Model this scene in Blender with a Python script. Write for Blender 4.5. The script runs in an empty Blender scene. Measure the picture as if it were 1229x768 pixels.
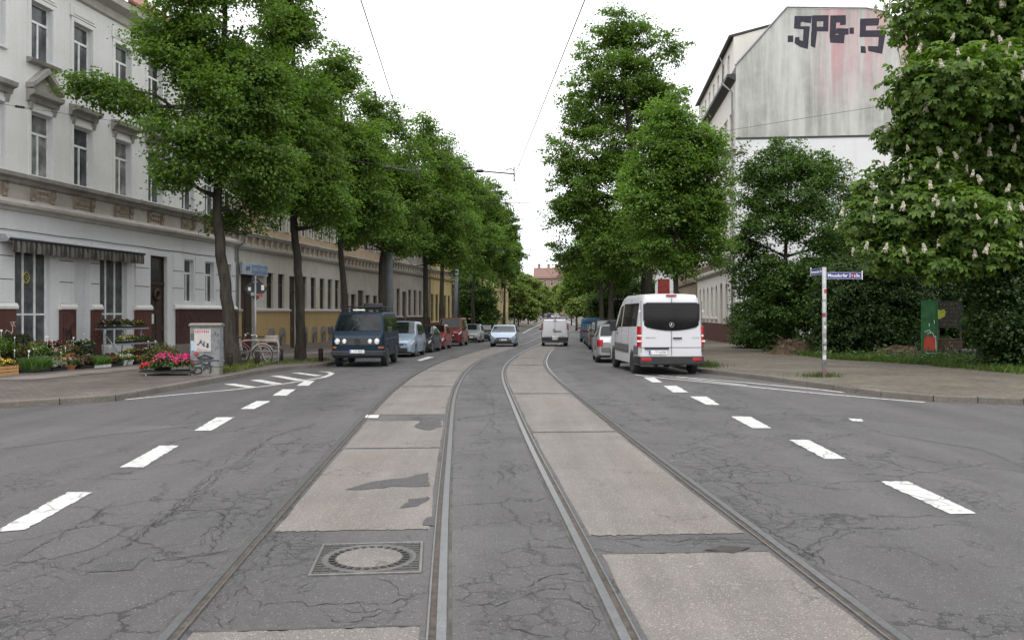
import bpy, bmesh, math, random
import numpy as np
from mathutils import Vector, Matrix

random.seed(7)
R = math.radians
PI = math.pi
scene = bpy.context.scene
col = scene.collection
FPX, CPX, HPY, EYE = 1000.0, 614.5, 376.0, 1.78     # photograph: focal length, centre column, horizon row, eye height

# ------------------------------------------------------------------ terrain profile along the street
_GY = [-60, 20, 24, 28, 36, 44, 57, 75, 100, 125, 150, 200, 250, 300, 350, 400, 450, 6000]
_GZ = [0, 0, -.02, -.07, -.18, -.29, -.46, -.68, -.90, -1.0, -.98, -.65, -.10, .75, 1.7, 2.5, 2.9, 3.0]
def gz(y):
    return float(np.interp(y, _GY, _GZ))
def G(px, py):
    y = EYE * FPX / max(py - HPY, .5)
    for _ in range(40):
        y = .5 * y + .5 * (EYE - gz(y)) * FPX / max(py - HPY, .5)
    return Vector(((px - CPX) / FPX * y, y, gz(y)))
def PX(px, y):
    return (px - CPX) / FPX * y
def PZ(py, y):
    return EYE - (py - HPY) / FPX * y

# ------------------------------------------------------------------ mesh builder
class MB:
    def __init__(s):
        s.v, s.f, s.m = [], [], []
    def add(s, vs, fs, m=0, M=None):
        b = len(s.v)
        if M is not None:
            vs = [M @ Vector(p) for p in vs]
        s.v += [tuple(p) for p in vs]
        s.f += [tuple(b + i for i in f) for f in fs]
        s.m += [m] * len(fs)
        return s
    def quad(s, a, b, c, d, m=0):
        return s.add([a, b, c, d], [(0, 1, 2, 3)], m)
    def poly(s, pts, m=0):
        return s.add(pts, [tuple(range(len(pts)))], m)
    def box(s, x0, x1, y0, y1, z0, z1, m=0, M=None):
        v = [(x0, y0, z0), (x1, y0, z0), (x1, y1, z0), (x0, y1, z0), (x0, y0, z1), (x1, y0, z1), (x1, y1, z1), (x0, y1, z1)]
        f = [(0, 3, 2, 1), (4, 5, 6, 7), (0, 1, 5, 4), (1, 2, 6, 5), (2, 3, 7, 6), (3, 0, 4, 7)]
        return s.add(v, f, m, M)
    def prism(s, prof, axis, a0, a1, m=0):
        """closed 2-D profile extruded along axis 'x' (profile = y,z), 'y' (x,z) or 'z' (x,y)"""
        n = len(prof)
        def p(q, a):
            return (a, q[0], q[1]) if axis == 'x' else (q[0], a, q[1]) if axis == 'y' else (q[0], q[1], a)
        vs = [p(q, a0) for q in prof] + [p(q, a1) for q in prof]
        fs = [(i, (i + 1) % n, n + (i + 1) % n, n + i) for i in range(n)] + [tuple(range(n))[::-1], tuple(range(n, 2 * n))]
        return s.add(vs, fs, m)
    def tube(s, pts, r, n=8, m=0, cap=True):
        pts = [Vector(p) for p in pts]
        rs = r if isinstance(r, (list, tuple)) else [r] * len(pts)
        vs, fs = [], []
        up = None
        for i, p in enumerate(pts):
            d = (pts[min(i + 1, len(pts) - 1)] - pts[max(i - 1, 0)])
            d = d.normalized() if d.length > 1e-9 else Vector((0, 0, 1))
            if up is None:
                up = d.orthogonal().normalized()
            a = (up - d * up.dot(d))
            a = a.normalized() if a.length > 1e-6 else d.orthogonal().normalized()
            up = a
            b = d.cross(a)
            for k in range(n):
                t = 2 * PI * k / n
                vs.append(p + (a * math.cos(t) + b * math.sin(t)) * rs[i])
        for i in range(len(pts) - 1):
            for k in range(n):
                fs.append((i * n + k, i * n + (k + 1) % n, (i + 1) * n + (k + 1) % n, (i + 1) * n + k))
        if cap:
            fs += [tuple(range(n))[::-1], tuple((len(pts) - 1) * n + k for k in range(n))]
        return s.add(vs, fs, m)
    def lathe(s, prof, n=16, m=0, M=None):
        """profile of (radius, height) turned round z; open ends closed when radius > 0"""
        vs, fs = [], []
        for r, h in prof:
            for k in range(n):
                t = 2 * PI * k / n
                vs.append((r * math.cos(t), r * math.sin(t), h))
        for i in range(len(prof) - 1):
            for k in range(n):
                fs.append((i * n + k, i * n + (k + 1) % n, (i + 1) * n + (k + 1) % n, (i + 1) * n + k))
        fs += [tuple(range(n))[::-1], tuple((len(prof) - 1) * n + k for k in range(n))]
        return s.add(vs, fs, m, M)
    def torus(s, R_, r, n=24, k=8, m=0, M=None):
        vs, fs = [], []
        for i in range(n):
            a = 2 * PI * i / n
            for j in range(k):
                b = 2 * PI * j / k
                vs.append(((R_ + r * math.cos(b)) * math.cos(a), (R_ + r * math.cos(b)) * math.sin(a), r * math.sin(b)))
        for i in range(n):
            for j in range(k):
                fs.append((i * k + j, ((i + 1) % n) * k + j, ((i + 1) % n) * k + (j + 1) % k, i * k + (j + 1) % k))
        return s.add(vs, fs, m, M)
    def mesh(s, name, mats, smooth=False):
        me = bpy.data.meshes.new(name)
        me.from_pydata(s.v, [], s.f)
        for x in (mats if isinstance(mats, (list, tuple)) else [mats]):
            me.materials.append(x)
        if any(s.m):
            me.polygons.foreach_set('material_index', s.m)
        if smooth:
            me.polygons.foreach_set('use_smooth', [True] * len(me.polygons))
        me.update()
        return me
    def build(s, name, mats, parent=None, smooth=False, fix=True):
        me = s.mesh(name, mats, smooth)
        if fix and len(s.f) < 20000:
            bm = bmesh.new(); bm.from_mesh(me)
            bmesh.ops.recalc_face_normals(bm, faces=bm.faces)
            bm.to_mesh(me); bm.free()
        return link(name, me, parent)

def link(name, data, parent=None):
    o = bpy.data.objects.new(name, data)
    col.objects.link(o)
    if parent is not None:
        o.parent = parent
    return o
def tag(o, label=None, cat=None, group=None, kind=None):
    if label: o['label'] = label
    if cat: o['category'] = cat
    if group: o['group'] = group
    if kind: o['kind'] = kind
    return o
def thing(name, label, cat, loc=(0, 0, 0), rz=0.0, group=None):
    o = bpy.data.objects.new(name, None)
    o.empty_display_size = .2
    col.objects.link(o)
    o.location = loc
    o.rotation_euler = (0, 0, rz)
    return tag(o, label, cat, group)
def kids(o):
    return [c for c in bpy.data.objects if c.parent == o]
def dup(root, loc, rz=0.0, label=None, group=None, scale=None):
    r = root.copy(); col.objects.link(r)
    r.location = loc; r.rotation_euler = (0, 0, rz)
    if scale: r.scale = scale
    if label: r['label'] = label
    if group: r['group'] = group
    for ch in kids(root):
        c = ch.copy(); col.objects.link(c); c.parent = r
        for g in kids(ch):
            d = g.copy(); col.objects.link(d); d.parent = c
    return r
def row_parts(name, mesh, parent, locs):
    for l in locs:
        o = link(name, mesh, parent); o.location = l
def bevel(o, w=.01, seg=2, ang=30):
    b = o.modifiers.new('bevel', 'BEVEL'); b.width = w; b.segments = seg; b.limit_method = 'ANGLE'; b.angle_limit = R(ang)
    b.harden_normals = False
    return o
def text_mb(body, size, depth=.004, bold=0.0, align='CENTER'):
    """lettering as a mesh in the x-z plane, facing -y, centred on the origin"""
    cu = bpy.data.curves.new('lettering', 'FONT')
    cu.body = body; cu.size = size; cu.extrude = depth; cu.align_x = align; cu.align_y = 'CENTER'; cu.offset = bold
    cu.resolution_u = 3
    o = bpy.data.objects.new('lettering', cu); col.objects.link(o)
    dg = bpy.context.evaluated_depsgraph_get()
    me = bpy.data.meshes.new_from_object(o.evaluated_get(dg))
    mb = MB()
    mb.add([(v.co.x, -v.co.z, v.co.y) for v in me.vertices], [tuple(p.vertices) for p in me.polygons])
    bpy.data.objects.remove(o); bpy.data.curves.remove(cu); bpy.data.meshes.remove(me)
    return mb
def fit_width(mb, w):
    xs = [p[0] for p in mb.v]
    k = w / max(1e-6, max(xs) - min(xs)); c = (max(xs) + min(xs)) / 2
    mb.v = [((p[0] - c) * k, p[1], p[2]) for p in mb.v]
    return mb

# ------------------------------------------------------------------ materials
class NT:
    def __init__(s, name):
        s.mat = bpy.data.materials.new(name); s.mat.use_nodes = True
        s.t = s.mat.node_tree; s.n = s.t.nodes; s.l = s.t.links
        s.b = s.n['Principled BSDF']; s.out = s.n['Material Output']
        s.co = None
    def node(s, typ, ins=None, **kw):
        x = s.n.new(typ)
        for k, v in kw.items():
            setattr(x, k, v)
        for k, v in (ins or {}).items():
            s.put(x.inputs[k], v)
        return x
    def put(s, sock, v):
        if isinstance(v, bpy.types.NodeSocket): s.l.new(v, sock)
        elif isinstance(v, bpy.types.Node): s.l.new(v.outputs[0], sock)
        else:
            if hasattr(sock.default_value, '__len__') and isinstance(v, (tuple, list)) and len(v) == 3 and len(sock.default_value) == 4: v = (*v, 1)
            sock.default_value = v
    def coord(s, which='Object', scale=(1, 1, 1), rot=(0, 0, 0)):
        if s.co is None: s.co = s.node('ShaderNodeTexCoord')
        if scale == (1, 1, 1) and rot == (0, 0, 0): return s.co.outputs[which]
        return s.node('ShaderNodeMapping', {'Vector': s.co.outputs[which], 'Scale': scale, 'Rotation': rot}).outputs[0]
    def noise(s, scale, detail=4, rough=.55, vec=None, dist=0.0):
        return s.node('ShaderNodeTexNoise', {'Vector': vec if vec is not None else s.coord(), 'Scale': scale, 'Detail': detail, 'Roughness': rough, 'Distortion': dist})
    def ramp(s, fac, stops):
        r = s.node('ShaderNodeValToRGB', {'Fac': fac})
        e = r.color_ramp.elements
        while len(e) < len(stops): e.new(.5)
        for i, (p, c) in enumerate(stops):
            e[i].position = p
            e[i].color = (*c, 1) if isinstance(c, (tuple, list)) else (c, c, c, 1)
        return r.outputs['Color']
    def mix(s, fac, a, b, typ='MIX'):
        x = s.node('ShaderNodeMix', data_type='RGBA', blend_type=typ)
        s.put(x.inputs[0], fac); s.put(x.inputs[6], a); s.put(x.inputs[7], b)
        return x.outputs[2]
    def math(s, op, a, b=0.0, c=None, clamp=False):
        x = s.node('ShaderNodeMath', operation=op, use_clamp=clamp)
        s.put(x.inputs[0], a); s.put(x.inputs[1], b)
        if c is not None: s.put(x.inputs[2], c)
        return x.outputs[0]
    def bump(s, h, strength=.3, dist=.02):
        x = s.node('ShaderNodeBump', {'Strength': strength, 'Distance': dist, 'Height': h})
        s.put(s.b.inputs['Normal'], x.outputs[0]); return x
    def set(s, **kw):
        for k, v in kw.items():
            s.put(s.b.inputs[k.replace('_', ' ')], v)
        return s
def shade(c, k):
    return tuple(max(0, min(1, x * k)) for x in c)
def plain(name, c, rough=.6, metal=0.0, var=.18, scale=4.0, bump=0.0, bscale=40, coat=0.0, spec=.5, fine=None):
    t = NT(name)
    n = t.noise(scale, 5)
    cc = t.ramp(n.outputs[0], [(.3, shade(c, 1 - var)), (.7, shade(c, 1 + var))])
    if fine:
        cc = t.mix(.5, cc, t.ramp(t.noise(fine, 3).outputs[0], [(.35, shade(c, .7)), (.65, shade(c, 1.3))]))
    t.set(Base_Color=cc, Roughness=rough, Metallic=metal, Specular_IOR_Level=spec, Coat_Weight=coat)
    if bump: t.bump(t.noise(bscale, 4).outputs[0], bump, .01)
    return t.mat
def paint(name, c, metal=0.0, dirt=.25, rough=.3, coat=.25, spec=.4):
    """car paint with road film low down"""
    t = NT(name)
    sx = t.node('ShaderNodeSeparateXYZ', {0: t.coord()})
    low = t.math('MULTIPLY', t.math('SUBTRACT', 1.0, t.math('MULTIPLY', sx.outputs[2], 1.3), clamp=True), dirt * 2, clamp=True)
    n = t.noise(3, 6).outputs[0]
    d = t.math('MULTIPLY', low, t.ramp(n, [(.3, .3), (.7, 1.0)]), clamp=True)
    t.set(Base_Color=t.mix(d, c, (.16, .145, .12)), Roughness=t.math('ADD', rough, t.math('MULTIPLY', d, .5)), Metallic=metal, Coat_Weight=coat, Coat_Roughness=.08, Specular_IOR_Level=spec)
    return t.mat
def plaster(name, c, stain=(.2, .18, .155), amount=.5, scale=.8, bump=.25):
    """house render with rain streaks and grime in patches"""
    t = NT(name)
    n1 = t.noise(scale, 8, .65).outputs[0]
    st = t.noise(1.0, 6, .6, vec=t.coord(scale=(2.6, 2.6, .16))).outputs[0]
    g = t.math('MULTIPLY', t.ramp(n1, [(.42, 0.0), (.75, 1.0)]), amount)
    g2 = t.math('MULTIPLY', t.ramp(st, [(.52, 0.0), (.8, 1.0)]), amount)
    cc = t.mix(g, c, stain)
    cc = t.mix(g2, cc, stain)
    cc = t.mix(.25, cc, t.ramp(t.noise(14, 4).outputs[0], [(.3, shade(c, .75)), (.7, shade(c, 1.12))]))
    t.set(Base_Color=cc, Roughness=.9, Specular_IOR_Level=.2)
    t.bump(t.noise(60, 4).outputs[0], bump, .006)
    return t.mat
def leafmat(name, c, hue=.35, trans=.48):
    t = NT(name)
    g = t.node('ShaderNodeNewGeometry')
    r = g.outputs['Random Per Island']
    cc = t.ramp(r, [(0.0, shade(c, 1 - hue)), (.5, c), (.85, (c[0] * 1.35, c[1] * 1.2, c[2] * 1.05)), (1.0, (c[0] * 1.8, c[1] * 1.45, c[2] * 1.1))])
    big = t.ramp(t.noise(.55, 3).outputs[0], [(.35, .78), (.65, 1.2)])
    cc = t.mix(1.0, cc, big, 'MULTIPLY')
    t.set(Base_Color=cc, Roughness=.55, Specular_IOR_Level=.35)
    tr = t.node('ShaderNodeBsdfTranslucent', {'Color': t.mix(1.0, cc, (1.25, 1.35, .6), 'MULTIPLY')})
    mx = t.node('ShaderNodeMixShader', {0: trans, 1: t.b.outputs[0], 2: tr.outputs[0]})
    t.l.new(mx.outputs[0], t.out.inputs[0])
    return t.mat

M = {}
M['white_metal'] = plain('white_metal', (.75, .75, .74), .45)
M['grey_metal'] = plain('grey_metal', (.33, .34, .35), .5, .3, .15, 6)
M['dark_metal'] = plain('dark_metal', (.03, .03, .032), .5, .2)
M['black_plastic'] = plain('black_plastic', (.018, .018, .019), .55)
M['grey_plastic'] = plain('grey_plastic', (.11, .105, .1), .6)
M['rubber'] = plain('rubber', (.02, .02, .021), .85, bump=.2)
M['alloy'] = plain('alloy', (.5, .5, .5), .35, .8)
M['steel_rim'] = plain('steel_rim', (.08, .08, .085), .5, .4)
M['chrome'] = plain('chrome', (.7, .7, .7), .15, 1.0, .05)
M['white_paint'] = plain('white_paint', (.8, .8, .8), .4)
M['red_lens'] = plain('red_lens', (.38, .012, .018), .18, coat=.6)
M['clear_lens'] = plain('clear_lens', (.62, .63, .64), .12, coat=.6)
M['amber_lens'] = plain('amber_lens', (.65, .2, .02), .2)
M['plate_white'] = plain('plate_white', (.72, .72, .70), .45)
M['plate_blue'] = plain('plate_blue', (.02, .05, .3), .45)
M['ink'] = plain('ink', (.012, .012, .014), .6)
M['wood'] = plain('wood', (.26, .16, .08), .75, fine=30)
M['bright_wood'] = plain('bright_wood', (.45, .25, .1), .75, fine=30)
M['dark_wood'] = plain('dark_wood', (.045, .028, .02), .6, fine=30)
M['terracotta'] = plain('terracotta', (.36, .14, .07), .8)
def glassmat(name, c, rough=.06, spec=.6):
    t = NT(name)
    n = t.noise(2.2, 2, .5)
    t.set(Base_Color=t.ramp(n.outputs[0], [(.35, shade(c, .6)), (.65, shade(c, 1.5))]), Roughness=rough, Specular_IOR_Level=spec)
    return t.mat
M['car_glass'] = glassmat('car_glass', (.010, .012, .013), .04, .28)
M['tint_glass'] = glassmat('tint_glass', (.006, .006, .007), .05, .35)
M['window_dark'] = glassmat('window_dark', (.016, .018, .02), .08, .4)
M['window_mid'] = glassmat('window_mid', (.075, .078, .082), .15, .4)
M['window_curtain'] = glassmat('window_curtain', (.19, .19, .185), .2, .4)
PANES = [M['window_dark'], M['window_mid'], M['window_dark'], M['window_curtain'], M['window_mid']]

# ------------------------------------------------------------------ camera
cam = bpy.data.cameras.new('camera')
cam.sensor_width = 36.0
cam.lens = FPX / 1229 * 36
cam.shift_y = (HPY - 384) / 1229
cam.clip_end = 9000
camo = bpy.data.objects.new('camera', cam)
col.objects.link(camo)
camo.location = (0, 0, EYE)
camo.rotation_euler = (R(90), 0, 0)
scene.camera = camo

# ------------------------------------------------------------------ overcast daylight
w = bpy.data.worlds.new('World'); scene.world = w; w.use_nodes = True
wt = w.node_tree
for n in list(wt.nodes): wt.nodes.remove(n)
wo = wt.nodes.new('ShaderNodeOutputWorld'); bg = wt.nodes.new('ShaderNodeBackground')
sky = wt.nodes.new('ShaderNodeTexSky'); sky.sky_type = 'NISHITA'; sky.sun_disc = False
SUN_EL, SUN_AZ = 52, 200
sky.sun_elevation = R(SUN_EL); sky.sun_rotation = R(SUN_AZ); sky.air_density = 1.0; sky.dust_density = 3.0; sky.altitude = 100
tc = wt.nodes.new('ShaderNodeTexCoord')
sp = wt.nodes.new('ShaderNodeSeparateXYZ'); wt.links.new(tc.outputs['Generated'], sp.inputs[0])
gr = wt.nodes.new('ShaderNodeMapRange'); gr.inputs[1].default_value = 0.0; gr.inputs[2].default_value = .9
gr.inputs[3].default_value = SKY_LOW = 10.5; gr.inputs[4].default_value = SKY_HIGH = 16.5
wt.links.new(sp.outputs[2], gr.inputs[0])
cn = wt.nodes.new('ShaderNodeTexNoise'); cn.inputs['Scale'].default_value = 2.6; cn.inputs['Detail'].default_value = 5
mp = wt.nodes.new('ShaderNodeMapping'); mp.inputs['Scale'].default_value = (1, 1, 3)
wt.links.new(tc.outputs['Generated'], mp.inputs[0]); wt.links.new(mp.outputs[0], cn.inputs['Vector'])
cr = wt.nodes.new('ShaderNodeValToRGB')
cr.color_ramp.elements[0].position = .3; cr.color_ramp.elements[0].color = (.86, .90, .95, 1)
cr.color_ramp.elements[1].position = .6; cr.color_ramp.elements[1].color = (1.0, 1.0, 1.0, 1)
wt.links.new(cn.outputs[0], cr.inputs[0])
vm = wt.nodes.new('ShaderNodeVectorMath'); vm.operation = 'SCALE'
wt.links.new(cr.outputs[0], vm.inputs[0]); wt.links.new(gr.outputs[0], vm.inputs['Scale'])
mx = wt.nodes.new('ShaderNodeMix'); mx.data_type = 'RGBA'; mx.inputs[0].default_value = .9      # cloud cover
wt.links.new(sky.outputs[0], mx.inputs[6]); wt.links.new(vm.outputs[0], mx.inputs[7])
wt.links.new(mx.outputs[2], bg.inputs[0]); bg.inputs[1].default_value = .1
wt.links.new(bg.outputs[0], wo.inputs[0])
sl = bpy.data.lights.new('sun', 'SUN'); sl.energy = .9; sl.angle = R(25); sl.color = (1, .97, .92)
so = bpy.data.objects.new('sun', sl); col.objects.link(so)
so.rotation_euler = (R(90 - SUN_EL), 0, R(180 - SUN_AZ))
scene.view_settings.view_transform = 'Standard'
scene.view_settings.look = 'None'
scene.view_settings.exposure = 0.62
scene.view_settings.gamma = 1.0
scene.view_settings.use_curve_mapping = False
scene.cycles.max_bounces = 8
scene.cycles.diffuse_bounces = 4
scene.cycles.transparent_max_bounces = 6
# ================================================================== GROUND, ROAD, TRACKS
def asphalt(name, base, cracks=True, crackx=6.5):
    t = NT(name)
    vec = t.coord()
    wv = t.node('ShaderNodeVectorMath', {0: vec, 1: t.node('ShaderNodeVectorMath', {0: t.noise(2.4, 9, .72).outputs['Color'], 'Scale': .6}, operation='SCALE').outputs[0]}, operation='ADD').outputs[0]
    wv2 = t.node('ShaderNodeVectorMath', {0: vec, 1: t.node('ShaderNodeVectorMath', {0: t.noise(5, 8, .75).outputs['Color'], 'Scale': .2}, operation='SCALE').outputs[0]}, operation='ADD').outputs[0]
    big = t.ramp(t.noise(.28, 6, .6).outputs[0], [(.3, shade(base, .88)), (.5, base), (.72, shade(base, 1.13))])
    streak = t.ramp(t.noise(1.0, 4, .5, vec=t.coord(scale=(1.5, .07, 1))).outputs[0], [(.35, .86), (.65, 1.1)])
    cc = t.mix(1.0, big, streak, 'MULTIPLY')
    mott = t.ramp(t.noise(16, 8, .8).outputs[0], [(.3, .84), (.7, 1.14)])
    cc = t.mix(1.0, cc, mott, 'MULTIPLY')
    grit = t.noise(170, 2, .7).outputs[0]
    cc = t.mix(1.0, cc, t.ramp(grit, [(.28, .58), (.5, 1.0), (.72, 1.5)]), 'MULTIPLY')
    ag = t.node('ShaderNodeTexVoronoi', {'Vector': vec, 'Scale': 75.0})
    agc = t.node('ShaderNodeSeparateColor', {0: ag.outputs['Color']}).outputs[0]
    ags = t.math('MULTIPLY', t.ramp(agc, [(.88, 0.0), (.90, 1.0)]), t.ramp(ag.outputs['Distance'], [(.25, .75), (.5, 0.0)]))
    cc = t.mix(ags, cc, (.22, .21, .20))
    agd = t.math('MULTIPLY', t.ramp(agc, [(.10, 1.0), (.14, 0.0)]), t.ramp(ag.outputs['Distance'], [(.3, .8), (.55, 0.0)]))
    cc = t.mix(agd, cc, (.035, .033, .032))
    h = t.math('MULTIPLY', grit, .35)
    if cracks:
        sx = t.node('ShaderNodeSeparateXYZ', {0: vec})
        near = t.ramp(t.math('DIVIDE', t.math('ABSOLUTE', sx.outputs[0]), 10.0), [(crackx / 10 - .25, 1.0), (crackx / 10, .12)])
        v1 = t.node('ShaderNodeTexVoronoi', {'Vector': wv, 'Scale': .75}, feature='DISTANCE_TO_EDGE').outputs['Distance']
        v2 = t.node('ShaderNodeTexVoronoi', {'Vector': wv2, 'Scale': 4.2}, feature='DISTANCE_TO_EDGE').outputs['Distance']
        v3 = t.node('ShaderNodeTexVoronoi', {'Vector': wv2, 'Scale': 9.5}, feature='DISTANCE_TO_EDGE').outputs['Distance']
        k1 = t.math('MULTIPLY', t.ramp(v1, [(.004, 1.0), (.007, 0.0)]), t.ramp(t.noise(.5, 3).outputs[0], [(.46, 0.0), (.56, 1.0)]))
        k2 = t.math('MULTIPLY', t.ramp(v2, [(.010, 1.0), (.022, 0.0)]), t.ramp(t.noise(.55, 5, .65, vec=t.coord(scale=(1, .6, 1))).outputs[0], [(.53, 0.0), (.61, 1.0)]))
        k3 = t.math('MULTIPLY', t.ramp(v3, [(.014, .9), (.036, 0.0)]), t.ramp(t.noise(.8, 5, .65, vec=t.coord(scale=(1, .5, 1))).outputs[0], [(.55, 0.0), (.64, 1.0)]))
        k = t.math('MULTIPLY', t.math('MAXIMUM', t.math('MAXIMUM', k1, t.math('MULTIPLY', k2, .85)), k3), near)
        fill = t.math('MULTIPLY', k, t.ramp(t.noise(3, 4).outputs[0], [(.3, .15), (.6, .62)]))
        oil = t.ramp(t.noise(1.0, 5, .6, vec=t.coord(scale=(.55, .10, 1))).outputs[0], [(.52, 1.0), (.72, .72)])
        cc = t.mix(1.0, cc, oil, 'MULTIPLY')
        pale = t.ramp(t.noise(1.6, 7, .72).outputs[0], [(.56, 0.0), (.74, .28)])
        cc = t.mix(pale, cc, (.11, .104, .099))
        spots = t.ramp(t.node('ShaderNodeTexVoronoi', {'Vector': vec, 'Scale': 6.0}).outputs['Distance'], [(.02, .75), (.06, 0.0)])
        cc = t.mix(t.math('MULTIPLY', spots, t.ramp(t.noise(.9, 2).outputs[0], [(.5, 0.0), (.6, 1.0)])), cc, (.05, .048, .048))
        cc = t.mix(fill, cc, (.022, .02, .019))
        h = t.math('SUBTRACT', h, t.math('MULTIPLY', k, 1.2))
    t.set(Base_Color=cc, Roughness=t.ramp(t.noise(1.3, 4).outputs[0], [(.3, .62), (.7, .85)]), Specular_IOR_Level=.35)
    t.bump(h, .8, .014)
    return t.mat
def concrete(name, base):
    t = NT(name)
    big = t.ramp(t.noise(.9, 6, .65).outputs[0], [(.3, shade(base, .82)), (.55, base), (.75, shade(base, 1.13))])
    st = t.ramp(t.noise(1.0, 5, .6, vec=t.coord(scale=(3.0, .25, 1))).outputs[0], [(.4, .88), (.65, 1.06)])
    cc = t.mix(1.0, big, st, 'MULTIPLY')
    blot = t.ramp(t.noise(4.5, 6, .75).outputs[0], [(.36, 1.0), (.30, .66)])
    cc = t.mix(1.0, cc, blot, 'MULTIPLY')
    stn = t.ramp(t.noise(1.0, 6, .7, vec=t.coord(scale=(.9, .35, 1))).outputs[0], [(.5, 0.0), (.72, .55)])
    cc = t.mix(stn, cc, (.17, .142, .118))
    g = t.noise(150, 2, .7).outputs[0]
    cc = t.mix(1.0, cc, t.ramp(g, [(.28, .5), (.5, 1.0), (.75, 1.38)]), 'MULTIPLY')
    ag = t.node('ShaderNodeTexVoronoi', {'Vector': t.coord(), 'Scale': 85.0})
    agc = t.node('ShaderNodeSeparateColor', {0: ag.outputs['Color']}).outputs[0]
    cc = t.mix(t.math('MULTIPLY', t.ramp(agc, [(.84, 0.0), (.87, 1.0)]), t.ramp(ag.outputs['Distance'], [(.25, .6), (.5, 0.0)])), cc, (.46, .42, .38))
    cc = t.mix(t.math('MULTIPLY', t.ramp(agc, [(.14, 1.0), (.18, 0.0)]), t.ramp(ag.outputs['Distance'], [(.3, .7), (.55, 0.0)])), cc, (.10, .088, .078))
    v = t.node('ShaderNodeTexVoronoi', {'Vector': t.node('ShaderNodeVectorMath', {0: t.coord(), 1: t.node('ShaderNodeVectorMath', {0: t.noise(3, 4).outputs['Color'], 'Scale': .7}, operation='SCALE').outputs[0]}, operation='ADD').outputs[0], 'Scale': .5}, feature='DISTANCE_TO_EDGE').outputs['Distance']
    k = t.math('MULTIPLY', t.ramp(v, [(.002, 1.0), (.008, 0.0)]), t.ramp(t.noise(.6, 2).outputs[0], [(.5, 0.0), (.58, .6)]))
    cc = t.mix(k, cc, (.06, .055, .05))
    t.set(Base_Color=cc, Roughness=.85, Specular_IOR_Level=.25)
    t.bump(t.math('SUBTRACT', t.math('MULTIPLY', g, .4), k), .5, .01)
    return t.mat
M['asphalt'] = asphalt('asphalt', (.080, .0755, .0755))
M['asphalt_dark'] = asphalt('asphalt_dark', (.062, .0595, .060), False)
M['asphalt_pale'] = asphalt('asphalt_pale', (.084, .080, .079), False)
M['concrete'] = concrete('concrete', (.260, .236, .217))
M['kerb_stone'] = concrete('kerb_stone', (.20, .18, .155))
M['crack'] = plain('crack', (.034, .031, .029), .95, var=.4, scale=9)
M['rail_steel'] = plain('rail_steel', (.165, .165, .168), .36, .7, .25, 9, fine=60)
M['rail_groove'] = plain('rail_groove', (.058, .046, .036), .9, var=.5, scale=12)
M['joint_tar'] = plain('joint_tar', (.062, .058, .055), .9, var=.5, scale=5)
t = NT('marking_white')
wn = t.noise(5, 8, .75).outputs[0]
wf = t.ramp(wn, [(.36, 1.0), (.46, 0.0)])
fc = t.ramp(t.node('ShaderNodeTexVoronoi', {'Vector': t.coord(), 'Scale': 3.0}, feature='DISTANCE_TO_EDGE').outputs[0], [(.01, .7), (.03, 0.0)])
t.set(Base_Color=t.mix(t.math('MAXIMUM', t.math('MULTIPLY', wf, .75), fc), t.ramp(t.noise(30, 3).outputs[0], [(.3, (.42, .415, .40)), (.7, (.54, .535, .52))]), (.15, .145, .14)), Roughness=.7)
M['marking'] = t.mat
def pavers(name, c, mortar, sx, sy, rot=0.0, moss=0.0):
    t = NT(name)
    b = t.node('ShaderNodeTexBrick', {'Vector': t.coord(scale=(1, 1, 1), rot=(0, 0, rot)), 'Scale': 1.0, 'Mortar Size': .008, 'Brick Width': sx, 'Row Height': sy,
                                      'Color1': shade(c, .82), 'Color2': shade(c, 1.18), 'Mortar': mortar, 'Bias': .0})
    cc = t.mix(1.0, b.outputs[0], t.ramp(t.noise(.5, 6, .65).outputs[0], [(.3, .68), (.7, 1.28)]), 'MULTIPLY')
    cc = t.mix(1.0, cc, t.ramp(t.noise(60, 3, .7).outputs[0], [(.3, .72), (.7, 1.28)]), 'MULTIPLY')
    if moss:
        cc = t.mix(t.math('MULTIPLY', t.ramp(t.noise(.7, 6, .7).outputs[0], [(.55, 0.0), (.7, 1.0)]), moss), cc, (.05, .06, .025))
    t.set(Base_Color=cc, Roughness=.88, Specular_IOR_Level=.25)
    t.bump(b.outputs['Fac'], -.3, .01)
    return t.mat
M['pavers_left'] = pavers('pavers_left', (.108, .091, .08), (.05, .045, .04), .21, .105, .16, .2)
M['pavers_right'] = pavers('pavers_right', (.118, .10, .078), (.06, .053, .044), .2, .1, -.6, .35)
M['slab_path'] = pavers('slab_path', (.17, .15, .135), (.05, .045, .04), 1.1, .7, .16, .1)
t = NT('earth')
t.set(Base_Color=t.ramp(t.noise(.4, 8, .65).outputs[0], [(.3, (.03, .04, .015)), (.5, (.05, .055, .025)), (.7, (.085, .065, .045))]), Roughness=1.0)
t.bump(t.noise(9, 6).outputs[0], .6, .05)
M['earth'] = t.mat

# ---- ground: one sheet out to the horizon
ys = sorted(set([-200, -60] + [y for y in _GY if y <= 450] + [700, 1500, 6000] + list(range(-20, 100, 4)) + list(range(100, 460, 10))))
xs = [-3000, -400, -100, -40, 0, 40, 100, 400, 3000]
g = MB()
g.add([(x, y, gz(y) - .06) for y in ys for x in xs], [(j * len(xs) + i, j * len(xs) + i + 1, (j + 1) * len(xs) + i + 1, (j + 1) * len(xs) + i) for j in range(len(ys) - 1) for i in range(len(xs) - 1)])
tag(g.build('ground', M['earth']), kind='structure')

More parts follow.
